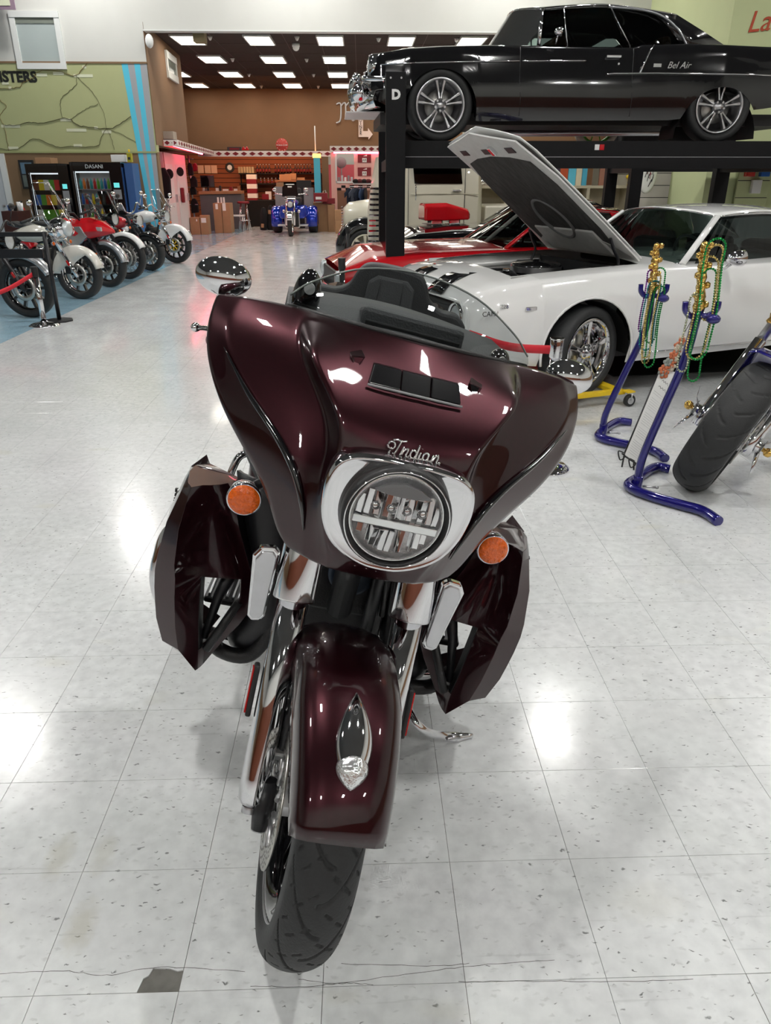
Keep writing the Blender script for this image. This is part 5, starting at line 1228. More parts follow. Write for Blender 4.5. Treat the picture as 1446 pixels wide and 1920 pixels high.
# ================================================================== MOTORCYCLE ROW (left), TRIKE, CHOPPER
ORANGE = vary(mat('orange_paint', (.75, .22, .01), .35), 20, .1)
YELLOWP = vary(mat('yellow_paint', (.80, .55, .02), .35), 20, .1)
def moto(label, loc, rz, P, group='motorcycles parked along the blue floor', steer=0, name='motorcycle'):
    """local +X forward, origin under the front axle, Z up"""
    B0 = thing(name, label, 'motorcycle', loc, (rad(P.get('lean', 0)), 0, rz), group)
    R = P.get('R', .33); wb = P.get('wb', 1.62); Rr = P.get('Rr', .32); fw = P.get('fw', .06); rake = rad(P.get('rake', 28)); paint = P['paint']; fm = P.get('fork', CHROME)
    S3 = Matrix.Rotation(steer, 3, 'Z')
    def sx(p): return S3 @ Vector(p)
    def FB():
        b = MB(); b.xf = sx; return b
    def whl(nm, c, R_, hw, rm, spokes, sm, disc=True, f=True):
        mk = FB if f else MB; c = Vector(c)
        b = mk(); b.lathe(c, (0, 1, 0), [(r*R_ if r > .8 else R_-.09, h*hw*2) for r, h in TYR_S], 48); w_ = b.build(nm, RUBBER, B0)
        ri = R_-.085
        b = mk(); b.lathe(c, (0, 1, 0), [(ri+.005, -hw*.75), (ri+.005, hw*.75), (ri-.012, hw*.7), (ri-.022, .01), (ri-.022, -.01), (ri-.012, -hw*.7)], 48, True); b.build('rim', rm, w_)
        for k in range(spokes):
            a = 2*pi*k/spokes; d = Vector((cos(a), 0, sin(a))); t = Vector((-sin(a), 0, cos(a))); b = mk()
            if spokes > 14:
                for sg in (-1, 1): b.tube([c+d*.04+Vector((0, sg*.03, 0))+t*.03*sg, c+d*(ri-.02)], .0035, 5)
            else:
                w2 = P.get('spw', .016); b.loft([[c+d*.04+t*w2*q+Vector((0, y, 0)) for q, y in ((-1, -.012), (1, -.012), (1, .012), (-1, .012))], [c+d*(ri-.018)+t*w2*.8*q+Vector((0, y, 0)) for q, y in ((-1, -.02), (1, -.02), (1, .02), (-1, .02))]], smooth=False)
            b.build('wheel_spoke', sm, w_)
        b = mk(); b.cyl(c-Vector((0, hw+.02, 0)), c+Vector((0, hw+.02, 0)), .045, n=16); b.build('hub', sm, w_)
        if disc:
            for sg in (-1, 1):
                b = mk(); b.lathe(c+Vector((0, sg*(hw+.012), 0)), (0, 1, 0), [(.15, -.002), (.15, .002), (.09, .002), (.09, -.002)], 32, True); b.build('brake_disc', DISC, w_)
                for k in range(5 if P.get('carrier') is None else 8):
                    a = 2*pi*k/(5 if P.get('carrier') is None else 8); b = mk(); cc = c+Vector((0, sg*(hw+.012), 0)); d = Vector((cos(a), 0, sin(a))); b.tube([cc+d*.04, cc+d*.10], .012 if P.get('carrier') is None else .02, 6, flat=.4); b.build('disc_carrier', P.get('carrier', ALU), w_)
        return w_
    whl('front_wheel', (0, 0, R), R, fw, P.get('rim', CHROME), P.get('spokes', 10), P.get('spm', BLACKGL))
    whl('rear_wheel', (-wb, 0, Rr), Rr, P.get('rw', .075), P.get('rim', CHROME), P.get('spokes', 10), P.get('spm', BLACKGL), False, False)
    # forks
    top = P.get('ftop', .95); 
    def fk(y, z): return Vector((.02-(z-R)*math.tan(rake), y, z))
    fy = fw+.045
    for sg in (-1, 1):
        b = FB(); b.tube([fk(sg*fy, R-.03), fk(sg*fy, R+.05), fk(sg*fy, R+.34)], [.024, .03, .03], 14); b.build('fork_lower', P.get('fork2', fm), B0)
        b = FB(); b.tube([fk(sg*fy, R+.32), fk(sg*fy, top)], P.get('ft', .024), 14); b.build('fork_tube', fm, B0)
        b = FB(); b.box(fk(sg*(fy+.03), R+.16), (.03, .01, .07), Matrix.Rotation(-rake, 3, 'Y')); b.build('fork_reflector', AMBER if P.get('adv') else REDL, B0, bevel=.002)
        b = FB(); b.box(fk(sg*(fw+.03), R+.06)+Vector((-.10, 0, 0)), (.07, .035, .10)); b.build('caliper', P.get('cal', BLACKMET), B0, bevel=.01)
    b = FB(); b.box(fk(0, top-.16), (.05, fy*2+.07, .04), Matrix.Rotation(-rake, 3, 'Y')); b.box(fk(0, top-.01), (.05, fy*2+.07, .03), Matrix.Rotation(-rake, 3, 'Y')); o = b.build('fork_clamps', fm, B0, bevel=.006); o['kind'] = 'stuff'
    # fender
    ft = P.get('fender', 'short'); fp = P.get('fpaint', paint); rf_ = R+.035; a0, a1 = {'short': (25, 125), 'valance': (14, 178), 'adv': (10, 100), 'none': (0, 0)}[ft]
    if ft != 'none':
        b = FB(); rows = []; n = 20
        for i in range(n+1):
            a = rad(a0+(a1-a0)*i/n); dep = {'short': .045, 'adv': .06}.get(ft, 0)
            if ft == 'valance':
                t = i/n; dep = .05+.21*sin(pi*min(1, max(0, (t-.25)/.75)))**.7*(1 if t > .25 else 0)
                if t > .93: dep = .13
            hw = fw+.018; prof = [(-hw, rf_-dep), (-hw-.004, rf_-dep*.5), (-hw, rf_-.008), (-hw*.6, rf_+.012), (0, rf_+.018), (hw*.6, rf_+.012), (hw, rf_-.008), (hw+.004, rf_-dep*.5), (hw, rf_-dep)]
            rows.append([Vector((r*cos(a), y, R+r*sin(a))) for y, r in prof])
        b.grid(rows); b.build('front_fender', fp, B0, solid=.004)
        if ft == 'valance':
            b = FB(); b.tube([fk(0, R)+Vector(((rf_+.03)*cos(rad(20)), 0, (rf_+.03)*sin(rad(20)))), Vector(((rf_+.05)*cos(rad(40)), 0, R+(rf_+.05)*sin(rad(40))))], [.008, .014], 8); b.build('fender_ornament', CHROME, B0)
    # tank, seat, rear fender, engine
    tz = P.get('tz', .86); x0 = -.62
    b = MB(); rows = []
    tk = P.get('tank', [(-.42, .05, .03), (-.50, .12, .09), (-.64, .15, .12), (-.82, .13, .10), (-.98, .07, .05)])
    for x, w_, h in tk: rows.append([Vector((x, w_*cos(a), tz-.0+h*sin(a)-(.02 if x < -.8 else 0))) for a in [2*pi*i/18 for i in range(18)]])
    b.loft(rows); b.build('fuel_tank', paint, B0)
    b = MB(); rows = []
    for x, w_, z, h in ((-.93, .09, tz-.06, .05), (-1.05, .15, tz-.09, .06), (-1.25, .17, tz-.10, .06), (-1.42, .13, tz-.03, .06), (-1.65, .12, tz-.01, .05), (-1.78, .09, tz, .03)):
        rows.append([Vector((x, w_*cos(a), z+h*sin(a))) for a in [2*pi*i/16 for i in range(16)]])
    b.loft(rows); b.build('seat', P.get('seat', LEATHER), B0)
    b = MB(); rows = []
    for i in range(15):
        a = rad(40+135*i/14); rr = Rr+.05; rows.append([Vector((-wb+r*cos(a), y, Rr+r*sin(a))) for y, r in ((-.10, rr-.06), (-.10, rr-.01), (-.06, rr+.015), (0, rr+.02), (.06, rr+.015), (.10, rr-.01), (.10, rr-.06))])
    b.grid(rows); b.build('rear_fender', paint, B0, solid=.004)
    em = P.get('engine', CHROME)
    b = MB(); b.box((-.78, 0, .36), (.44, .22, .22)); b.cyl((-.70, -.14, .34), (-.70, .14, .34), .12, n=20); b.cyl((-.92, -.13, .36), (-.92, .13, .36), .10, n=20); b.build('crankcase', em, B0, bevel=.02)
    for k, (xx, tl_) in enumerate(((-.66, .42), (-.90, -.42))):
        b = MB(); ax = Vector((sin(tl_), 0, cos(tl_))); b.lathe((xx, 0, .44), ax, [(0, 0), (.06, 0)]+[q for i in range(7) for q in ((.095, .01+i*.028), (.095, .022+i*.028), (.066, .024+i*.028), (.066, .036+i*.028))]+[(.085, .21), (.085, .26), (.05, .29), (0, .29)], 20); b.build('cylinder', em, B0)
    b = MB(); b.ball((-.78, -.17, .60), .07, 14, (1.3, .5, 1)); b.build('air_cleaner', em, B0)
    for k in (0, 1):
        b = MB(); b.tube(spl([(-.60+k*-.22, -.12, .58), (-.56-k*.25, -.18, .42), (-.70-k*.25, -.20, .28-k*.03), (-1.1, -.21, .25+k*.09), (-1.9, -.21, .27+k*.09)]), [.02]*18+[.035]*7, 12) ; b.build('exhaust_pipe', P.get('exm', CHROME), B0)
    b = MB(); b.tube([(-.30, 0, .86), (-.42, 0, .55), (-.50, 0, .26), (-1.1, 0, .24), (-wb, .12, Rr)], .022, 8); b.tube([(-.36, 0, .84), (-.95, 0, .76), (-1.15, 0, .45), (-1.1, 0, .24)], .022, 8); b.build('frame', BLACKMET, B0)
    b = MB(); b.box((-.44, 0, .50), (.05, .26, .34), Matrix.Rotation(-.25, 3, 'Y')); b.build('radiator', BLACKMET, B0, bevel=.01)
    for sg in (-1, 1):
        b = MB(); b.box((-.72, sg*.24, .30), (.20, .09, .02)); b.build('footboard', BLACKMET, B0, bevel=.005)
    # headlight & bars
    hz = P.get('hz', .92); hx = P.get('hx', -.16); hm = P.get('hm', CHROME)
    hs = P.get('head', 'round'); bt = fk(0, top)
    if hs == 'round':
        b = FB(); b.lathe((hx, 0, hz), (1, 0, 0), [(0, -.12), (.06, -.10), (.10, -.03), (.105, .04), (.10, .055), (.09, .05)], 24); h = b.build('headlight', hm, B0)
        b = FB(); b.lathe((hx+.045, 0, hz), (1, 0, 0), [(.09, 0), (.05, .015), (0, .02)], 20); b.build('headlight_lens', MATS['sealed_beam_glass'], h)
    elif hs == 'nacelle':
        b = FB(); b.ball((hx-.04, 0, hz), .15, 18, (1, 1.1, .95)); h = b.build('headlight_nacelle', CHROME, B0)
        b = FB(); b.lathe((hx+.09, 0, hz), (1, 0, 0), [(.10, -.02), (.10, .02), (.06, .035), (0, .04)], 20); b.build('headlight_lens', MATS['sealed_beam_glass'], h)
        for sg in (-1, 1):
            b = FB(); b.lathe((hx, sg*.20, hz-.03), (1, 0, 0), [(0, -.08), (.05, -.05), (.06, .02), (.045, .03), (0, .035)], 16); b.build('driving_lamp', CHROME, B0)
    elif hs == 'adv':
        b = FB(); rows = []
        for x, w_, zl, zh in ((.22, .02, .80, .84), (.05, .12, .76, .96), (-.15, .19, .72, 1.02), (-.35, .22, .66, 1.00), (-.52, .20, .70, .96)):
            rows.append([Vector((x, w_*y, zl+(zh-zl)*z)) for y, z in ((-1, .35), (-.8, .8), (-.3, 1), (.3, 1), (.8, .8), (1, .35), (.5, 0), (-.5, 0))])
        b.loft(rows, smooth=False); h = b.build('front_cowl', paint, B0, bevel=.01)
        for sg in (-1, 1):
            b = FB(); b.box((.03, sg*.125, .86), (.14, .03, .06), Matrix.Rotation(sg*.3, 3, 'Z')); b.build('headlight_lens', MATS['sealed_beam_glass'], h, bevel=.01)
            b = MB(); b.prism([(-.30, .62), (-.12, .75), (-.22, .90), (-.62, .88), (-.60, .60), (-.45, .45)], sg*.19, sg*.23, lambda x, y, z: Vector((x, z, y))); b.build('side_panel', P.get('side', SILVERP), B0, bevel=.01)
        b = FB(); b.prism([(.10, .58), (.12, .56), (-.35, .70), (-.38, .74)], -.05, .05, lambda x, y, z: Vector((x, z, y))); b.build('beak', BLACKPL, B0)
    bh = P.get('bar', .14); bw = P.get('bw', .40)
    b = FB(); b.tube(spl([bt+Vector((-.02, -bw, bh*.7)), bt+Vector((.02, -bw*.6, bh)), bt+Vector((.02, -.10, bh*.25)), bt+Vector((.02, .10, bh*.25)), bt+Vector((.02, bw*.6, bh)), bt+Vector((-.02, bw, bh*.7))]), .0135, 10); b.build('handlebar', P.get('barm', CHROME), B0)
    for sg in (-1, 1):
        b = FB(); b.tube([bt+Vector((-.01, sg*bw*.9, bh*.78)), bt+Vector((-.08, sg*(bw+.13), bh*.5))], .018, 10); b.build('grip', BLACKPL, B0)
        b = FB(); b.tube([bt+Vector((.05, sg*bw*.9, bh*.8)), bt+Vector((.04, sg*(bw+.12), bh*.55))], .006, 6); b.build('lever', P.get('barm', CHROME), B0)
        mm = P.get('mirror', CHROME); mp = bt+Vector((.02, sg*(bw+.02), bh+.16)); b = FB(); b.tube([bt+Vector((.0, sg*bw*.9, bh*.8)), mp], .006, 6); b.ball(mp, .05, 12, (.35, 1.3, .8)); b.build('mirror', mm, B0)
        b = FB(); ts = fk(sg*(fy+.09), top-.20); b.ball(ts, .028, 10, (1, 1, 1)); b.tube([ts, fk(sg*fy, top-.20)], .008, 6); b.build('turn_signal', P.get('tsm', CHROME), B0)
        b = FB(); b.lathe(ts+Vector((.012, 0, 0)), (1, 0, 0), [(.027, 0), (.018, .012), (0, .016)], 12); b.build('amber_lens', AMBER, B0)
    if P.get('screen'):
        w_, h_, dk = P['screen']; b = FB(); rows = []
        sx0 = P.get('sx', hx+.10); sz0 = P.get('sz', hz+.08)
        for i in range(7):
            t = i/6; rows.append([Vector((sx0-.42*h_*t-.10*(y/w_)**2+.0, y*(1-.35*t**2.2), sz0+h_*t)) for y in [-w_+2*w_*k/10 for k in range(11)]])
        b.grid(rows); s_ = b.build('windscreen', P.get('scm', SCREEN), B0)
        if dk: 
            b = FB(); b.tube([r[0] for r in rows]+rows[-1][1:-1]+[r[-1] for r in rows[::-1]], .006, 6); b.build('screen_frame', CHROME, s_)
            for sg in (0, 10):
                b = FB(); b.tube([rows[1][3 if sg == 0 else 7], rows[4][3 if sg == 0 else 7]], .008, 6, flat=.4); b.build('screen_bracket', CHROME, s_)
    if P.get('bars'):
        for sg in (-1, 1):
            b = MB(); b.tube(spl([(-.47, sg*.06, .62), (-.46, sg*.26, .56), (-.46, sg*.30, .42), (-.46, sg*.24, .30), (-.50, sg*.06, .26)]), .015, 10); b.build('crash_bar', CHROME, B0)
    if P.get('bags'):
        for sg in (-1, 1):
            b = MB(); b.box((-wb-.05, sg*.26, .48), (.62, .20, .34)); b.build('saddlebag', paint, B0, bevel=.05)
    b = MB(); b.tube([(-.85, .12, .24), (-.80, .30, .02)], .012, 8); b.build('side_stand', BLACKMET, B0)
    return B0
# contact pixels of front tyres -> floor; heading a little towards the aisle
g6 = atz(333, 493); g5 = atz(284, 507); g4 = atz(243, 523); g3 = atz(207, 538); g2 = atz(157, 560); g1 = atz(62, 594)
moto('white bagger-style motorcycle with yellow-spoked front wheel, farthest of the parked row', g6, rad(-24), dict(paint=WHITEP, fender='valance', R=.345, rim=BLACKGL, spokes=10, spm=BLACKGL, carrier=YELLOWP, hm=CHROME, screen=(.20, .40, True), head='round', fork=CHROME, bars=True, fork2=CHROME, bags=True, engine=BLACKMET, cal=BLACKMET, hz=.88), steer=rad(4))
moto('black motorcycle with red tank between the white-fendered bike and the black tall one', g5, rad(-22), dict(paint=REDP, fender='short', fpaint=BLACKGL, R=.31, rim=BLACKGL, spokes=10, spm=STEEL, spw=.012, hm=CHROME, head='round', fork=BLACKMET, fork2=BLACKMET, engine=CHROME, bar=.2, hz=.86, tz=.82), steer=rad(3))
moto('black motorcycle with large thin-spoked wheel, smoked flyscreen and amber fork reflector', g4, rad(-20), dict(paint=BLACKGL, fender='short', fpaint=WHITEP, R=.35, fw=.05, rim=BLACKGL, spokes=18, spm=STEEL, hm=BLACKGL, head='round', fork=BLACKMET, fork2=BLACKMET, engine=BLACKMET, adv=True, mirror=BLACKMET, barm=BLACKMET, tsm=BLACKMET, exm=BLACKMET, screen=(.16, .34, False), scm=DARKGL, hz=.95, top=1, bar=.18, carrier=ALU), steer=rad(4))
moto('red and silver adventure motorcycle with clear screen between two darker bikes', g3, rad(-22), dict(paint=REDP, fender='adv', fpaint=SILVERP, R=.325, fw=.05, rim=BLACKGL, spokes=10, spw=.01, spm=BLACKGL, head='adv', fork=BLACKMET, fork2=BLACKMET, engine=BLACKMET, adv=True, mirror=BLACKMET, barm=BLACKMET, tsm=BLACKMET, exm=STEEL, screen=(.17, .34, False), sx=.0, sz=.96, scm=CLEAR, tz=.90, cal=BLACKMET, side=SILVERP), steer=rad(5))
moto('cream cruiser with deep valanced front fender, chrome nacelle and tall clear windscreen', g2, rad(-20), dict(paint=PEARLW, fender='valance', R=.335, rim=CHROME, spokes=10, spm=BLACKGL, head='nacelle', screen=(.27, .50, True), scm=CLEAR, bars=True, bags=True, seat=GREYLEATHER, engine=CHROME, ft=.032, hz=.93, bar=.16), steer=rad(6))
moto('dark motorcycle with silver fender behind the chrome barrier post, cut by the left edge', g1, rad(-16), dict(paint=SILVERP, fender='short', R=.35, rim=BLACKGL, spokes=10, spm=BLACKGL, spw=.02, head='round', hm=BLACKGL, fork=BLACKMET, fork2=BLACKMET, engine=CHROME, adv=False, barm=BLACKMET, mirror=BLACKMET, hz=.88, tsm=BLACKMET), steer=rad(6))

# ---- blue trike at the hall
TR = atz(546, 443)
T = thing('motor_trike', 'metallic blue three-wheeled trike facing the camera in the far hall', 'trike', (TR.x, TR.y, 0), (0, 0, 0))
def trw(c, R, W, nm):
    b = MB(); b.lathe(c, (1, 0, 0), [(r*R, h*W) for r, h in TYR_S], 36); w_ = b.build(nm, RUBBER, T)
    b = MB(); b.lathe(c, (1, 0, 0), [(.74*R, -.4*W), (.70*R, -.2*W), (.2*R, -.15*W), (0, -.2*W), (0, .2*W), (.2*R, .15*W), (.70*R, .2*W), (.74*R, .4*W)], 28); b.build('rim', CHROME, w_)
trw((0, 0, .33), .33, .13, 'front_wheel')
for sg in (-1, 1):
    trw((sg*.56, 1.75, .33), .33, .26, 'rear_wheel')
    b = MB(); b.tube([(sg*.115, -.02, .31), (sg*.115, .30, .90), (sg*.115, .36, 1.02)], .026, 12); b.build('fork_leg', CHROME, T)
    b = MB(); rows = []
    for k in range(13):
        a = rad(-20+220*k/12); r = .40; rows.append([Vector((sg*x, 1.75-rr*cos(a), .34+rr*sin(a))) for x, rr in ((.37, r-.1), (.38, r), (.45, r+.04), (.62, r+.04), (.70, r), (.71, r-.12))])
    b.grid(rows); b.build('rear_fender', BLUEP, T, solid=.01)
    b = MB(); b.box((sg*.27, .95, .62), (.22, .5, .34)); b.build('side_cover', BLUEP, T, bevel=.06)
    b = MB(); b.tube([(sg*.10, .36, 1.02), (sg*.22, .36, 1.12), (sg*.40, .44, 1.14), (sg*.52, .55, 1.10)], .016, 8); b.build('handlebar', CHROME, T)
    b = MB(); b.ball((sg*.46, .46, 1.25), .055, 12, (1.2, .4, .9)); b.tube([(sg*.46, .46, 1.2), (sg*.42, .45, 1.13)], .007, 6); b.build('mirror', CHROME, T)
    b = MB(); b.box((sg*.30, .9, .26), (.30, .40, .05)); b.build('foot_board', ALU, T, bevel=.01)
    b = MB(); b.ball((sg*.22, .50, .66), .05, 10); b.build('driving_lamp', CHROME, T)
    b = MB(); b.box((sg*.16, .70, .40), (.12, .12, .42)); b.build('engine_cover', ALU, T, bevel=.03)
b = MB(); b.lathe((0, .16, .86), (0, 1, 0), [(.08, -.02), (.10, .02), (.09, .10), (0, .14)], 24); b.build('headlight', BLACKGL, T)
b = MB(); b.lathe((0, .14, .86), (0, 1, 0), [(0, -.012), (.05, -.006), (.08, .01)], 24); b.build('headlight_lens', MATS['sealed_beam_glass'], T)
b = MB(); b.box((0, .28, 1.0), (.34, .08, .06)); b.build('fork_yoke', CHROME, T, bevel=.02)
b = MB(); b.prism([(-.24, 1.06), (.24, 1.06), (.22, 1.32), (.14, 1.40), (-.14, 1.40), (-.22, 1.32)], .34, .37, lambda x, y, z: Vector((x, z, y))); b.build('windshield', BLACKGL, T, bevel=.02)
b = MB(); b.box((0, .335, 1.33), (.12, .01, .04)); b.build('screen_badge', WHITEPL, T)
b = MB(); rows = []
for y, w_, z in ((.50, .06, .86), (.62, .16, .88), (.9, .20, .90), (1.2, .12, .84)): rows.append([Vector((w_*cos(a), y, z+.11*sin(a))) for a in [2*pi*i/16 for i in range(16)]])
b.loft(rows); b.build('fuel_tank', BLUEP, T)
b = MB(); b.box((0, 1.75, .62), (.86, .8, .36)); b.build('rear_body', BLUEP, T, bevel=.08)
b = MB(); b.box((0, 1.6, .92), (.46, .5, .20)); b.box((0, 1.9, 1.10), (.42, .12, .36)); b.build('seat', LEATHER, T, bevel=.05)
b = MB(); b.box((0, .75, .42), (.40, .40, .40)); b.build('engine', BLACKMET, T, bevel=.03)
b = MB(); rows = []
for k in range(9):
    a = rad(20+150*k/8); rows.append([Vector((x, -.365*cos(a), .33+.365*sin(a))) for x in (-.075, -.05, .05, .075)])
b.grid(rows); b.build('front_fender', CHROME, T, solid=.004)

# ---- custom chopper at the right edge: fat front tyre
# ================================================================== RIGHT FOREGROUND: chopper, display stands, placard, posts
CH = thing('custom_chopper', 'chrome and indigo custom motorcycle with fat front tyre at the right edge', 'motorcycle', (1.83, 3.80, .0), (0, rad(23), rad(-38)))
# local: wheel plane y-z, forward = -y ; up z
RC = .38
def gr_c(th, s, R):
    best = 0; P = rad(20)
    for sgn, off in ((1, 0), (-1, P/2)):
        t = s*sgn
        if t < .02 or t > .95: continue
        ph = ((th+off-.34*t**1.5) % P)*R; d = min(ph, P*R-ph)
        if d < .006: best = .006
    return best
b = MB(); tyre_mesh(b, (0, 0, RC), RC, .105, .285, 420, gr_c, 36, crown=.075); b.build('front_tyre', RUBBER, CH)
b = MB(); b.lathe((0, 0, RC), (1, 0, 0), [(.25, -.07), (.285, -.092), (.292, -.088), (.272, -.06), (.262, 0), (.272, .06), (.292, .088), (.285, .092), (.25, .07), (.245, 0)], 56, True); b.build('front_rim', CHROME, CH)
for k in range(7):
    a = 2*pi*k/7; d = Vector((0, -sin(a), -cos(a))); t = Vector((0, -cos(a), sin(a))); c = Vector((0, 0, RC))
    for sg in (-1, 1):
        b = MB(); b.loft([[c+d*r+t*q*w_+Vector((sg*(.05+h), 0, 0)) for q, h in ((-1, 0), (1, 0), (.6, .012), (-.6, .012))] for r, w_ in ((.05, .025), (.14, .012), (.26, .03))], smooth=False); b.build('wheel_blade', CHROME, CH, bevel=.003)
for sg in (-1, 1):
    b = MB(); b.lathe((sg*.118, 0, RC), (1, 0, 0), [(.15, -.003), (.15, .003), (.10, .003), (.10, -.003)], 40, True); b.build('brake_disc', DISC, CH)
    def cf(z, dx=0, dy=0): return Vector((sg*(.138+dx), -.02+(z-RC)*.52+dy, z))
    b = MB(); b.tube([cf(RC-.06), cf(RC+.02), cf(RC+.42)], [.034, .036, .032], 18); b.build('fork_lower', CHROME, CH)
    b = MB(); b.tube([cf(RC+.40), cf(1.25)], .025, 16); b.build('fork_tube', STEEL, CH)
    b = MB(); b.lathe(cf(RC+.50), cf(1.2)-cf(RC+.5), [(.026, 0), (.040, .01), (.034, .03), (.044, .05), (.034, .075), (.042, .10), (.036, .13), (.028, .15)], 14); b.build('gold_collar', GOLD, CH)
    b = MB(); c = Vector((sg*.138, 0, RC)); b.cyl(c, c+Vector((sg*.06, 0, 0)), .040, .032, 20); b.cyl(c+Vector((sg*.06, 0, 0)), c+Vector((sg*.066, 0, 0)), .05, n=20); b.build('axle_boss', CHROME, CH, bevel=.004)
    b = MB(); b.ball(c+Vector((sg*.098, 0, 0)), .026, 8, (1, 1, 1)); b.cyl(c+Vector((sg*.06, 0, 0)), c+Vector((sg*.09, 0, 0)), .012, n=8); b.build('gold_axle_cap', GOLD, CH)
    for q in (-1, 1):
        b = MB(); p = c+Vector((sg*.055, 0, 0)); b.tube([p+Vector((0, q*.01, -q*.03)), p+Vector((sg*.03, -.02, -.085*q-.02)), p+Vector((sg*.045, -.035, -.15*q-.02))], [.018, .010, .001], 8, flat=.35); b.build('axle_spike', CHROME, CH)
    b = MB(); b.box(cf(RC+.13, -.035, .07), (.05, .07, .17), Matrix.Rotation(-.48, 3, 'X')); b.build('brake_caliper', CHROME, CH, bevel=.012)
    b = MB(); b.box(cf(RC+.15, -.008, .06), (.008, .03, .06), Matrix.Rotation(-.48, 3, 'X')); b.build('caliper_inset', BLACKPL, CH)
b = MB(); rows = []
for k in range(15):
    a = rad(172+62*k/14); rows.append([Vector((x, -r*sin(a), RC-r*cos(a))) for x, r in ((-.125, .385), (-.128, .41), (-.09, .43), (0, .44), (.09, .43), (.128, .41), (.125, .385))])
b.grid(rows); b.build('front_fender', NAVYP, CH, solid=.005)
b = MB(); b.box((0, .42, 1.20), (.40, .08, .05)); b.box((0, .34, 1.05), (.40, .08, .05)); o = b.build('triple_clamps', CHROME, CH, bevel=.012); o['kind'] = 'stuff'
b = MB(); b.lathe((0, .22, 1.03), (0, -1, 0), [(0, -.12), (.06, -.1), (.08, 0), (.075, .05), (0, .06)], 20); b.build('headlight', CHROME, CH)
b = MB(); rows = []
for y, w_, z in ((.55, .06, 1.05), (.75, .15, 1.03), (1.05, .16, .98), (1.35, .08, .88)): rows.append([Vector((w_*cos(a), y, z+.12*sin(a))) for a in [2*pi*i/16 for i in range(16)]])
b.loft(rows); b.build('fuel_tank', NAVYP, CH)
b = MB(); b.tube([(0, .42, 1.12), (0, .70, .55), (0, .85, .26), (0, 1.5, .24), (.14, 2.1, .34)], .03, 10); b.tube([(0, .45, 1.1), (0, 1.3, .82), (0, 1.6, .45), (0, 1.5, .24)], .03, 10); b.build('frame', NAVYP, CH)
b = MB(); b.box((0, 1.12, .42), (.26, .5, .30)); b.cyl((0, .98, .55), (0, .86, .85), .09); b.cyl((0, 1.2, .55), (0, 1.34, .85), .09); b.build('engine', CHROME, CH, bevel=.03)
b = MB(); b.lathe((0, 2.1, .34), (1, 0, 0), [(r*.34, h*.26) for r, h in TYR_S], 40); b.build('rear_tyre', RUBBER, CH)
b = MB(); b.box((0, 1.55, .80), (.24, .4, .08)); b.build('seat', LEATHER, CH, bevel=.03)
